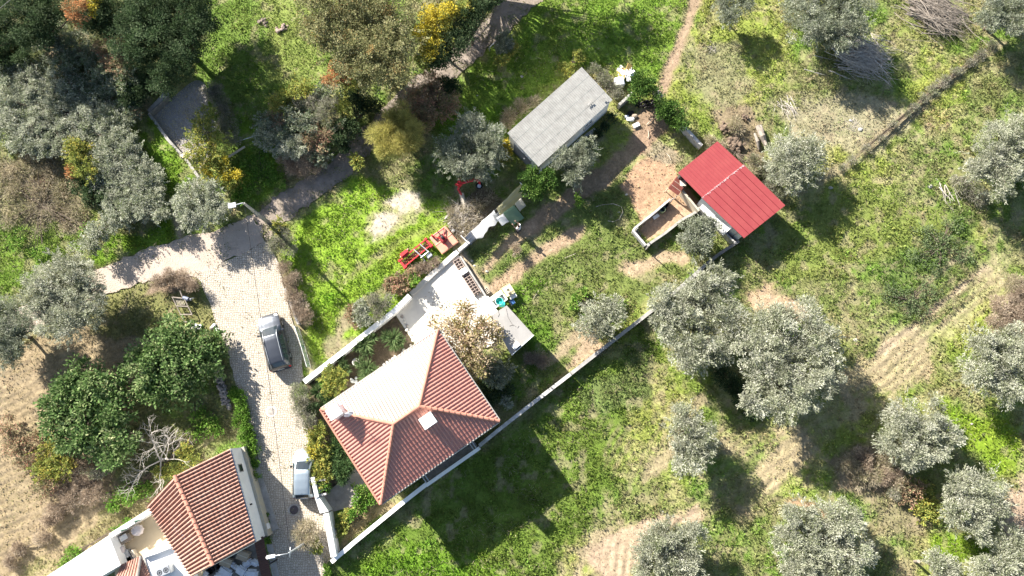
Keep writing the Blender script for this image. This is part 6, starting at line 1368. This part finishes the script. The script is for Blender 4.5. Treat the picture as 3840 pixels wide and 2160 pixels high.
# ---------------------------------------------------------------- the person hanging out washing
feet = P(1945,868,0)
t = thing('person', 'person in a white top hanging out washing beside the green cloth', 'person', (feet.x, feet.y, 0), math.radians(140))
def skinned(name, verts, edges, rad, m, parent, sub=2):
    me = bpy.data.meshes.new(name); me.from_pydata(verts, edges, []); o = bpy.data.objects.new(name, me); C.objects.link(o)
    sk = o.modifiers.new('skin', 'SKIN'); sk.use_smooth_shade = True
    for i, r in enumerate(rad): me.skin_vertices[0].data[i].radius = (r, r) if not isinstance(r, tuple) else r
    me.skin_vertices[0].data[0].use_root = True
    sb = o.modifiers.new('sub', 'SUBSURF'); sb.levels = sub; sb.render_levels = sub
    dg = bpy.context.evaluated_depsgraph_get(); m2 = bpy.data.meshes.new_from_object(o.evaluated_get(dg)); m2.name = name
    bpy.data.objects.remove(o); m2.materials.clear(); m2.materials.append(m); m2.polygons.foreach_set('use_smooth', [True]*len(m2.polygons))
    o = bpy.data.objects.new(name, m2); C.objects.link(o)
    if parent: o.parent = parent
    return o
M_SKIN = mat('skin', (.42,.26,.19), .6, .1, 6)
# facing +x; arms reach forward and up to the line
V_ = [(0,0,.92),(0,.10,.86),(.03,.11,.48),(-.02,.12,.09),(.13,.13,.045),(0,-.10,.86),(-.02,-.11,.48),(-.06,-.12,.09),(.09,-.13,.045),(0,0,1.12),(.02,0,1.33),(.03,0,1.45),(.05,0,1.53),(.07,0,1.63),(.075,0,1.70),
      (.03,.17,1.40),(.20,.24,1.36),(.40,.20,1.56),(.03,-.17,1.40),(.22,-.22,1.40),(.40,-.14,1.60)]
E_ = [(0,1),(1,2),(2,3),(3,4),(0,5),(5,6),(6,7),(7,8),(0,9),(9,10),(10,11),(11,12),(12,13),(13,14),(10,15),(15,16),(16,17),(10,18),(18,19),(19,20)]
R_ = [(.15,.12),(.085,.085),(.06,.06),(.04,.04),.035,(.085,.085),(.06,.06),.04,.035,(.15,.11),(.17,.12),(.07,.07),(.052,.052),(.085,.095),(.07,.08),.06,.045,.03,.06,.045,.03]
body = skinned('body', V_, E_, R_, M_SKIN, t)
top = skinned('shirt', [(0,0,.88),(0,0,1.12),(.02,0,1.32),(.03,0,1.43),(.03,.18,1.39),(.14,.225,1.375),(.03,-.18,1.39),(.15,-.215,1.385)], [(0,1),(1,2),(2,3),(2,4),(4,5),(2,6),(6,7)], [(.18,.15),(.175,.14),(.195,.145),(.085,.085),.085,.07,.085,.07], fabric('white_top', (.74,.72,.70)), t)
skinned('trousers', [(0,0,.93),(0,.10,.84),(.03,.11,.48),(-.02,.12,.12),(0,-.10,.84),(-.02,-.11,.48),(-.06,-.12,.12)], [(0,1),(1,2),(2,3),(0,4),(4,5),(5,6)], [(.17,.145),.11,.085,.065,.11,.085,.065], fabric('dark_trousers', (.05,.045,.05)), t)
mb = MB()
for s_, ox in ((.12, .0), (-.12, -.04)): mb.box(ox-.08, ox+.19, s_-.05, s_+.05, 0.0, .085, None, .03)
obj('shoe', mb, M_BLACK, t, False, True)
mb = MB(); bm = bmesh.new(); bmesh.ops.create_icosphere(bm, subdivisions=3, radius=1)
for q in bm.verts: q.co = Vector((.055+q.co.x*.108, q.co.y*.092, 1.685+q.co.z*.10)) if q.co.x < .45 or q.co.z > .45 else Vector((.055+q.co.x*.07, q.co.y*.07, 1.66+q.co.z*.07))
bm.verts.index_update(); mb.add([q.co.copy() for q in bm.verts], [[q.index for q in f.verts] for f in bm.faces]); bm.free()
mb.tube([(-.03,0,1.66),(-.07,0,1.60),(-.065,0,1.54)], [.05,.045,.025], 8); obj('hair', mb, mat('dark_hair', (.03,.02,.017), .6, .3, 20), t, True, True)
for s_, w0_ in ((1, Vector((.40,.20,1.56))), (-1, Vector((.40,-.14,1.60)))):      # palm, four fingers and a thumb closing on the cloth
    vs = [w0_, w0_+Vector((.07,0,.05))]; es = [(0,1)]; rd = [.026,.034]
    for k in range(4):
        a = (k-1.5)*.02; l = (.055,.062,.058,.045)[k]; b0 = len(vs)
        vs += [w0_+Vector((.085,a,.065)), w0_+Vector((.085+l,a*1.2,.075)), w0_+Vector((.085+l*1.3,a*1.25,.045))]; es += [(1,b0),(b0,b0+1),(b0+1,b0+2)]; rd += [.010,.009,.007]
    b0 = len(vs); vs += [w0_+Vector((.05,s_*-.035,.03)), w0_+Vector((.10,s_*-.05,.035))]; es += [(1,b0),(b0,b0+1)]; rd += [.011,.008]
    skinned('hand', vs, es, rd, M_SKIN, t, 1)
fx = MB(); fx.lathe([(.012,0),(.006,.03)], 8, Matrix.Translation((.148,0,1.615)) @ Matrix.Rotation(1.4,4,'Y'))
for s_ in (-1, 1): fx.lathe([(.02,0),(.012,.012)], 8, Matrix.Translation((.04,s_*.082,1.615)) @ Matrix.Rotation(-s_*1.57,4,'X'))
obj('nose_and_ears', fx, M_SKIN, t, True, True)
fx = MB()
for s_ in (-1, 1): fx.box(.135,.147,s_*.032-.012,s_*.032+.012,1.635,1.645)
fx.box(.133,.142,-.022,.022,1.578,1.586); obj('eyes_and_mouth', fx, M_DARKMET, t, False, True)

# ---------------------------------------------------------------- odds and ends by the patio
M_TURQ = mat('turquoise_plastic', (.03,.42,.38), .4, .1, 5); M_YELPL = mat('yellowed_plastic', (.70,.60,.36), .5, .15, 5); M_BLUEPL = mat('blue_plastic', (.05,.13,.30), .4, .15, 5)
c = P(1868,1122,.8); R = Matrix.Rotation(math.radians(36),4,'Z')
t = thing('wash_sink', 'white outdoor wash sink standing against the patio edge', 'sink', (c.x,c.y,0), math.radians(36))
mb = MB(); mb.box(-.62,.62,.12,.48,.72,.86,None,.03); mb.box(-.62,-.48,-.48,.119,.72,.86,None,.03); mb.box(.5,.62,-.48,.119,.72,.86,None,.03); mb.box(-.479,.499,-.48,-.38,.72,.86,None,.02); mb.box(-.479,.499,-.379,.119,.5,.53); obj('basin', mb, M_WHITE, t, False, True)
for sx in (-.55, .55): 
    mb = MB(); mb.box(sx-.06,sx+.06,-.4,.4,0,.719); obj('leg', mb, M_CEMENT, t, False, True)
mb = MB(); mb.tube([(-.1,.3,.86),(-.1,.3,1.02),(-.1,.12,1.0)], .018, 6); obj('tap', mb, M_METAL, t, False, True)
q = P(1872,1128,.95); t = thing('turquoise_tub', 'turquoise plastic tub sitting in the white wash sink', 'tub', (q.x,q.y,.6))
mb = MB(); mb.lathe([(.20,.55),(.28,.86),(.31,.88),(.30,.90),(.265,.87),(.19,.58)], 22, Matrix.Translation((q.x,q.y,0)), True, True); obj('bowl', mb, M_TURQ, t, True)
mb = MB(); mb.lathe([(.295,.895),(.325,.90),(.295,.915)], 22, Matrix.Translation((q.x,q.y,0)), False, False); obj('rim', mb, M_WHITE, t, True)
q = P(1883,1140,.9); t = thing('turquoise_cloth', 'crumpled turquoise cloth hanging over the front of the sink', 'cloth', (q.x,q.y,.5)); mb = MB(); vs = []
for i in range(9):
    for j in range(9): vs.append((q.x-.22+i*.055, q.y-.2+j*.05, .89+.03*math.sin(i*1.3+j*.8)-max(0, 3-j)*.06))
mb.add(vs, [(i*9+j,(i+1)*9+j,(i+1)*9+j+1,i*9+j+1) for i in range(8) for j in range(8)]); obj('fabric', mb, M_TURQ, t, True)
c = P(1906,1088,.7); t = thing('plastic_table', 'yellowed plastic garden table in the grass by the sink', 'table', (c.x,c.y,0), math.radians(-58))
mb = MB(); mb.box(-.42,.42,-.36,.36,.66,.70,None,.015)
for s_ in (-1,1): mb.box(-.42,.42,s_*.36-.02,s_*.36+.02,.62,.72,None,.008); mb.box(s_*.42-.02,s_*.42+.02,-.339,.339,.62,.72,None,.008)
obj('tabletop', mb, M_YELPL, t, False, True)
for sx in (-.36,.36):
    for sy in (-.3,.3): mb = MB(); mb.tube([(sx,sy,0),(sx*.95,sy*.95,.659)], .03, 6); obj('leg', mb, M_YELPL, t, False, True)
for i, (px_, py_, r_, z_) in enumerate(((1900,1082,.12,.72),(1910,1098,.14,.72),(1897,1075,.07,.72))):
    q = P(px_, py_, z_); mb = MB(); mb.rock((q.x,q.y,z_+r_*.6), r_, 40+i); tag(obj('bundle', mb, M_CARD if i else M_WHITE), ('white bundle lying on the yellowed garden table','brown bundle at the near end of the yellowed garden table','small brown bundle at the far end of the yellowed garden table')[i], 'bundle')
c = P(1922,1108,.5); t = thing('garden_chair', 'white plastic garden chair tipped beside the yellowed table', 'chair', (c.x,c.y,0), math.radians(-60))
mb = MB(); mb.box(-.24,.24,-.24,.24,.40,.44,None,.015); obj('seat', mb, M_WHITE, t, False, True)
for k in range(5): mb = MB(); mb.box(-.27,-.235,-.22+k*.098,-.16+k*.098,.445,.86,Matrix.Rotation(-.12,4,'Y'),.01); obj('back_slat', mb, M_WHITE, t, False, True)
for sy in (-.26,.26):
    mb = MB(); mb.tube([(-.24,sy,.62),(.22,sy,.62),(.24,sy,.44)], .025, 6); obj('armrest', mb, M_WHITE, t, False, True)
    for sx in (-.23,.23): mb = MB(); mb.tube([(sx,sy*.85,.40),(sx*1.15,sy,0)], .025, 6); obj('leg', mb, M_WHITE, t, False, True)
c = P(1921,1132,.4); t = thing('blue_stool', 'small blue topped folding stool in the grass', 'stool', (c.x,c.y,0), math.radians(-55))
mb = MB(); mb.box(-.2,.2,-.17,.17,.40,.43,None,.012); obj('seat', mb, M_BLUEPL, t, False, True)
for sy in (-.17,.17):
    for a in (-1,1): mb = MB(); mb.tube([(a*.2,sy,.41),(-a*.2,sy*1.02,0)], .016, 6); obj('leg', mb, M_WHITE, t, False, True)
for px_, py_, rz_, lab in ((1827,1090,-52,'pale hollow brick crate leaning by the patio edge'),(2391,876,-62,'hollow brick set against the pen, upper one'),(2400,896,-62,'white block beside the hollow brick at the pen'),(2408,908,-62,'lowest white block at the corner of the pen')):
    c = P(px_, py_, .1); R = Matrix.Translation((c.x,c.y,0)) @ Matrix.Rotation(math.radians(rz_),4,'Z'); mb = MB()
    if 'hollow' in lab:
        for k in range(4): mb.box(-.24+k*.145,-.20+k*.145,-.14,.14,.0,.18,R)
        for s_ in (-.14,0,.14): mb.box(-.1999,.1949,s_-.018,s_+.018,.01,.17,R)
    else: mb.box(-.19,.19,-.12,.12,0,.2,R,.015)
    tag(obj('brick', mb, M_PALEWOOD if 'hollow' in lab else M_WHITE), lab, 'brick')
# bird bath and border stones in the bed
q = P(1335,1358,.5); t = thing('stone_planter', 'round pale stone planter in the garden bed', 'planter', (q.x,q.y,0)); mb = MB(); mb.lathe([(.16,0),(.13,.2),(.16,.32),(.30,.46),(.31,.5),(.26,.5),(.20,.42)], 18, Matrix.Translation((q.x,q.y,0)), True, True); obj('bowl', mb, M_PATIO, t, True)
mb = MB(); rr = random.Random(4)
for k in range(9): mb.rock((q.x+rr.uniform(-.15,.15),q.y+rr.uniform(-.15,.15),.46), .06, 60+k)
obj('pebbles', mb, M_STONE, t)
rr = random.Random(9)
for a, b_, n in (((1425,1380),(1555,1290),11),((1505,1190),(1555,1285),8)):
    for k in range(n):
        q = P(a[0]+(b_[0]-a[0])*k/n+rr.uniform(-5,5), a[1]+(b_[1]-a[1])*k/n+rr.uniform(-5,5), 0); mb = MB(); mb.rock((q.x,q.y,.08), rr.uniform(.09,.17), 300+k+n); tag(obj('border_stone', mb, M_PATIO if k % 3 else M_STONE), 'rounded pale stone edging the dark garden bed', 'stone', 'stones edging the garden bed')
q = P(1320,1425,.2); mb = MB()
for k in range(5): mb.rock((q.x+rr.uniform(-.3,.3),q.y+rr.uniform(-.15,.15),.12), rr.uniform(.12,.2), 400+k)
tag(obj('stone_heap', mb, M_WHITE), 'small heap of white stones under the roof edge in the garden bed', 'stones')
q = P(1345,1858,.2); mb = MB(); mb.rock((q.x,q.y,.2), .26, 33); tag(obj('white_boulder', mb, M_WHITE), 'white painted boulder among the shrubs by the garden path', 'boulder')

# ---------------------------------------------------------------- rubbish heap, yard junk, frame by the lane
t = thing('rubbish_heap', 'heap of white and ochre insulation boards behind the corrugated shed', 'rubbish heap', tuple(P(2345,285,0))); rr = random.Random(21)
M_FOAM = mat('ochre_foam', (.55,.36,.12), .9, .3, 5)
for k in range(26):
    q = P(2345+rr.gauss(0,17), 280+rr.gauss(0,13), .2); mb = MB(); mb.box(-rr.uniform(.12,.4),rr.uniform(.12,.4),-rr.uniform(.08,.25),rr.uniform(.08,.25),0,.04, Matrix.Translation((q.x,q.y,rr.uniform(.1,.5))) @ Matrix.Rotation(rr.uniform(0,3),4,'Z') @ Matrix.Rotation(rr.uniform(-.5,.5),4,'X')); obj('board', mb, M_FOAM if k % 4 == 1 else M_WHITE, t)
q = P(2322,308,.4); mb = MB(); mb.box(-.42,.42,-.38,.38,0,.62, Matrix.Translation((q.x,q.y,0)) @ Matrix.Rotation(.15,4,'Z'), .08); t = tag(obj('white_tank', mb, M_WHITE), 'white rounded tank below the heap of insulation boards', 'tank')
t = thing('black_sheeting', 'crumpled black plastic sheeting in the corner of the two walls', 'sheeting', tuple(P(2415,390,0))); mb = MB(); vs = []; A0 = P(2415,392,0)
for i in range(22):
    for j in range(10): vs.append((A0.x-.8+i*.078, A0.y-.35+j*.075, .18+.13*math.sin(i*1.1+j*.7)+.09*math.sin(i*.6-j*1.7)+rr.uniform(0,.05)))
mb.add(vs, [(i*10+j,(i+1)*10+j,(i+1)*10+j+1,i*10+j+1) for i in range(21) for j in range(9)]); obj('sheet', mb, mat('black_plastic', (.03,.027,.028), .4, .4, 6), t)
for px_, py_, lab, m_, s_ in ((2362,425,'dark crumpled bag beside the black sheeting',M_BLACK,.3),(2378,436,'pinkish rubble bag near the white box',M_CARD,.26),(2364,450,'white patterned sack near the white box',M_WHITE,.3),(2350,440,'grey sack left of the white patterned sack',M_SACK,.2)):
    q = P(px_, py_, 0); mb = MB(); mb.rock((q.x,q.y,s_*.45), s_, px_, (1.2,.9,.6)); tag(obj('sack', mb, m_), lab, 'sack')
q = P(2386,470,.1); mb = MB(); mb.box(-.28,.28,-.18,.18,0,.22, Matrix.Translation((q.x,q.y,0)) @ Matrix.Rotation(.45,4,'Z'), .03); tag(obj('white_box', mb, M_WHITE), 'white polystyrene box on the soil below the black sheeting', 'box')
for p0, p1, lab in (((2425,468),(2446,442),'thin stick on the path below the black sheeting'),((2430,488),(2430,518),'pale stick standing in the weeds by the bare soil'),((2500,575),(2515,600),'thin cane lying at the edge of the bare yard')):
    a, b_ = P(*p0,.08), P(*p1,.12); mb = MB(); mb.tube([a,a.lerp(b_,.5)+Vector((.05,0,.05)),b_], .025, 6); tag(obj('stick', mb, M_PALEWOOD), lab, 'stick')
# sacks and boxes in the store yard
rr = random.Random(8); labs = ['grey white sack nearest the brown canopy','large pale sack at the bottom of the store yard','square pale sack in the middle of the heap','tall pale sack behind the square one','pale sack by the bottom edge left of the square one','crumpled sack lowest in the heap','flat sack under the roof edge','small pale sack between the boxes','sack wedged at the left of the heap']
for i, (px_, py_, s_) in enumerate(((955,2110,.34),(845,2145,.5),(905,2140,.44),(925,2115,.40),(825,2160,.42),(945,2150,.44),(870,2118,.28),(882,2128,.24),(770,2155,.30))):
    q = P(px_, py_, .5); mb = MB(); mb.box(-s_,s_,-s_*.7,s_*.7,0,.5, Matrix.Translation((q.x,q.y,.065+.1*(i%3))) @ Matrix.Rotation(rr.uniform(-.7,.7),4,'Z') @ Matrix.Rotation(rr.uniform(-.15,.15),4,'X'), .14); tag(obj('sack', mb, M_SACK), labs[i], 'sack', 'sacks heaped in the store yard')
for px_, py_, s_, lab in ((908,2086,.42,'open cardboard box under the eave of the old house'),(845,2110,.40,'brown cardboard box against the gable of the old house')):
    q = P(px_, py_, .7); t = thing('cardboard_box', lab, 'box', (q.x,q.y,.07), 0, 'cardboard boxes in the store yard'); R = Matrix.Translation((q.x,q.y,.07)) @ Matrix.Rotation(-.35,4,'Z'); mb = MB(); mb.box(-s_,s_,-s_*.75,s_*.75,0,.6,R); obj('carton', mb, M_CARD, t)
    mb = MB(); mb.box(-s_,s_,-.03,.03,.601,.606,R); obj('tape', mb, M_PALEWOOD, t)
for px_, py_, lab in ((790,2140,'dark round bucket at the gable of the old house'),(825,2123,'black tub beside the brown cardboard box')):
    q = P(px_, py_, .4); mb = MB(); mb.lathe([(.2,0),(.27,.45),(.29,.46),(.24,.44),(.18,.05)], 16, Matrix.Translation((q.x,q.y,.065)), True, True); tag(obj('bucket', mb, M_DARKMET), lab, 'bucket')
# courtyard things
Y0 = .9
for px_, py_, lab, nm, ct in ((510,1990,'round table under a pale cloth in the courtyard corner','draped_table','table'),(440,2070,'round table with a pale cloth beside the white sheet roof','draped_table','table')):
    q = P(px_, py_, Y0+.7); t = thing(nm, lab, ct, (q.x,q.y,Y0)); mb = MB(); n = 24; vs = [(q.x,q.y,Y0+.72)]
    for k in range(n): vs.append((q.x+.36*math.cos(k*6.283/n), q.y+.36*math.sin(k*6.283/n), Y0+.71))
    for k in range(n): r_ = .40+.04*math.sin(k*2.1); vs.append((q.x+r_*math.cos(k*6.283/n), q.y+r_*math.sin(k*6.283/n), Y0+.35))
    mb.add(vs, [(0,1+k,1+(k+1)%n) for k in range(n)]+[(1+k,1+n+k,1+n+(k+1)%n,1+(k+1)%n) for k in range(n)]); obj('cloth', mb, fabric('pale_tablecloth', (.66,.58,.54)), t, True)
    mb = MB(); mb.lathe([(.2,0),(.04,.05),(.04,.69),(.3,.70)], 12, Matrix.Translation((q.x,q.y,Y0+.002))); obj('pedestal', mb, M_DARKMET, t)
for px_, py_, s_, m_, lab in ((472,2020,(.42,.26),M_CARD,'low brown box with a white cover along the yard wall'),(476,2090,(.34,.5),M_METAL,'grey slab leaning on the junk in the courtyard'),(455,2098,(.3,.3),M_CEMENT,'grey case in the shadow of the white sheet roof'),(503,2078,(.12,.34),M_PALEWOOD,'pale board propped by the small tiled roof'),(484,2100,(.28,.22),M_CARD,'carton next to the small tiled roof')):
    q = P(px_, py_, Y0+.3); mb = MB(); mb.box(-s_[0],s_[0],-s_[1],s_[1],.004,.45, Matrix.Translation((q.x,q.y,Y0)) @ Matrix.Rotation(math.radians(32),4,'Z'), .02); tag(obj('crate' if m_ is M_CARD else 'panel', mb, m_), lab, 'crate' if m_ is M_CARD else 'panel')
q = P(466,2014,Y0+.5); mb = MB(); mb.box(-.36,.2,-.2,.2,0,.06, Matrix.Translation((q.x,q.y,Y0+.454)) @ Matrix.Rotation(math.radians(32),4,'Z'), .02); tag(obj('white_cover', mb, M_WHITE), 'white cover lying on the low brown box in the courtyard', 'cover')
for px_, py_, lab in ((505,1956,'dark green lantern bracket on the upper end of the yard wall'),(455,1990,'dark green lantern bracket on the lower end of the yard wall')):
    a, b_ = P(px_,py_,2.1), P(px_+24,py_-7,2.1); mb = MB(); mb.tube([a,b_], [.09,.03], 8); mb.tube([(a.x+.1,a.y,1.99),(a.x+.1,a.y,2.1)], .03, 6); tag(obj('lantern', mb, mat('green_metal', (.02,.07,.04), .5, .2, 4)), lab, 'lantern', 'lanterns on the yard wall')
# wooden frame, object and stones by the lane
t = thing('timber_frame', 'weathered timber frame with slats lying in the weeds beside the lane', 'timber frame', tuple(P(680,1140,0)))
mb = MB()
for a, b_, r_ in (((645,1112),(692,1208),.04),((648,1115),(690,1120),.06),((662,1148),(705,1150),.06),((675,1180),(722,1180),.06),((692,1208),(722,1205),.07),((690,1118),(722,1182),.05),((675,1090),(684,1112),.06)): mb.tube([P(*a,.42), P(*b_,.38)], r_, 6)
obj('beam', mb, M_WOOD, t)
mb = MB()
for k in range(7): mb.tube([P(655+k*5,1122,.3), P(663+k*5,1144,.3)], .022, 5)
obj('slat', mb, M_PALEWOOD, t)
t = thing('water_pump', 'blue-grey pump standing on the end of the timber frame', 'pump', tuple(P(697,1120,0))); q = P(697,1120,.4)
mb = MB(); mb.tube([(q.x-.25,q.y+.1,.35),(q.x+.2,q.y-.05,.38)], [.14,.16], 12); mb.box(q.x-.2,q.x+.2,q.y-.15,q.y+.1,0,.25,None,.03); obj('casing', mb, mat('blue_grey_paint', (.16,.18,.24), .5, .2, 5), t)
mb = MB(); mb.lathe([(.10,0),(.12,.04),(.08,.10)], 12, Matrix.Translation((q.x+.35,q.y-.05,.36)) @ Matrix.Rotation(1.5,4,'Y')); mb.tube([(q.x+.3,q.y-.05,.4),(q.x+.55,q.y+.1,.2)], .04, 6); obj('pipe', mb, M_METAL, t)
rr = random.Random(31)
for px_, py_, s_, lab in ((735,1225,.34,'largest white boulder where the rubble wall begins'),(752,1228,.26,'white boulder right of the largest one'),(728,1238,.28,'pinkish flat boulder under the largest white one'),(803,1222,.22,'white boulder at the road edge'),(812,1240,.26,'white boulder by the cobbles below the road edge one'),(795,1230,.18,'small stone next to the white boulder at the road edge')):
    q = P(px_, py_, 0); mb = MB(); mb.rock((q.x,q.y,s_*.4), s_, px_); tag(obj('boulder', mb, M_WHITE if s_ > .2 and 'pinkish' not in lab else M_STONE), lab, 'boulder')
# dung heap, planks and posts, stones in the fields
for px_, py_, r_, m_, lab in ((985,82,.48,M_TWIG,'dark heap in the upper left meadow'),(1055,110,.5,mat('pink_earth', (.33,.25,.21), .95, .4, 4),'pinkish earth heap below the dark one in the meadow')):
    q = P(px_, py_, 0); mb = MB()
    for k in range(10): mb.rock((q.x+rr.gauss(0,r_*.45),q.y+rr.gauss(0,r_*.3),rr.uniform(0,.16)), r_*rr.uniform(.25,.5), px_+k)
    tag(obj('heap', mb, m_), lab, 'heap')
a, b_ = P(858,588,.3), P(918,550,.5); mb = MB(); mb.tube([a,b_], [.11,.09], 8); tag(obj('plank', mb, M_PALEWOOD), 'bleached beam lying beside the yellow bush', 'beam')
a, b_ = P(880,534,.8), P(960,508,.8); mb = MB(); mb.tube([a,b_], .03, 6); mb.tube([(a.x,a.y,-.1),(a.x,a.y,.85)], .03, 6); mb.tube([(b_.x,b_.y,-.1),(b_.x,b_.y,.85)], .03, 6); tag(obj('pipe_rail', mb, M_METAL), 'thin pale pipe rail at the edge of the grey-green thicket', 'rail')
a, b_ = P(1835,178,.6), P(1868,148,.6); mb = MB(); mb.tube([a,b_], .05, 6); mb.tube([(a.x,a.y,-.1),(a.x,a.y,.65)], .06, 6); mb.tube([(b_.x,b_.y,-.1),(b_.x,b_.y,.65)], .06, 6); tag(obj('field_gate', mb, M_METAL), 'pale bar gate at the edge of the farm track', 'gate')
a, b_ = P(3418,2088,.9), P(3443,2118,.05); b_ = P(3430,2106,0); mb = MB(); mb.tube([(b_.x,b_.y,-.1),(b_.x-.2,b_.y+.2,.95)], [.10,.12], 10); tag(obj('stump_post', mb, M_WOOD), 'short cut trunk with a pale top in the weeds at the bottom right', 'post')
a, b_ = P(3210,470,.0), P(3262,492,.1)
for px_, py_, s_, lab in ((3225,485,.30,'flat white stone on the dry patch'),(3190,452,.2,'pale greenish stone above the flat white one'),(3485,700,.34,'white sack-like stone below the silvery olive'),(3208,1275,.26,'white stone in the field right of the largest olive'),(3115,705,.24,'pale stone in the shadow of the round olive'),(3645,1590,.14,'small pale stone in the bright grass'),(1958,288,.22,'white stone in the upper meadow'),(1790,358,.12,'small white ball in the shaded meadow'),(2480,130,.12,'white speck of stone near the footpath'),(1612,1018,.16,'pale stone in the stalks by the red harrow'),(2350,730,.2,'pale square tile on the bare yard'),(2320,795,.14,'pinkish tile at the edge of the bare yard'),(1826,1018,.16,'white litter in the inner plot'),(1928,953,.14,'grey stone beside the dead-leaved shrub'),(1768,978,.16,'pale green rag in the inner plot'),(1780,997,.14,'pale stone under the pale green rag')):
    q = P(px_, py_, 0); mb = MB(); mb.rock((q.x,q.y,s_*.15), s_*.75, px_+3, (1.2,.8,.45)); tag(obj('stone', mb, M_PALESTONE if 'rag' not in lab and 'tile' not in lab else M_PATIO), lab, 'stone' if 'rag' not in lab and 'tile' not in lab and 'litter' not in lab else ('rag' if 'rag' in lab else 'tile' if 'tile' in lab else 'litter'))
mb = MB(); pts = [P(2235,775,.05),P(2260,768,.05),P(2300,764,.05),P(2330,775,.05),P(2336,795,.05),P(2322,822,.05),P(2300,832,.05),P(2280,828,.05)]; mb.tube(pts, .03, 6); tag(obj('garden_hose', mb, M_PALEWOOD), 'pale hose looped on the grass in front of the bare yard', 'hose')
for a, b_, lab in (((2118,968),(2160,950),'stick lying in the inner plot'),((2000,1120),(2020,1090),'thin stick by the white chair in the grass')):
    p, q = P(*a,.06), P(*b_,.1); mb = MB(); mb.tube([p,q], .022, 5); tag(obj('stick', mb, M_PALEWOOD), lab, 'stick')
# concrete blocks and bars stacked along the long wall of the corrugated shed
mb = MB(); p, q = P(2145,545,.3), P(2230,480,.3); 
for k in range(3): mb.tube([p+Vector((.08*k,-.1*k,.05*(k%2))), q+Vector((.08*k,-.1*k,.05*(k%2)))], .04, 6)
tag(obj('pipe_stack', mb, M_METAL), 'metal pipes stacked along the long wall of the corrugated shed', 'pipes')
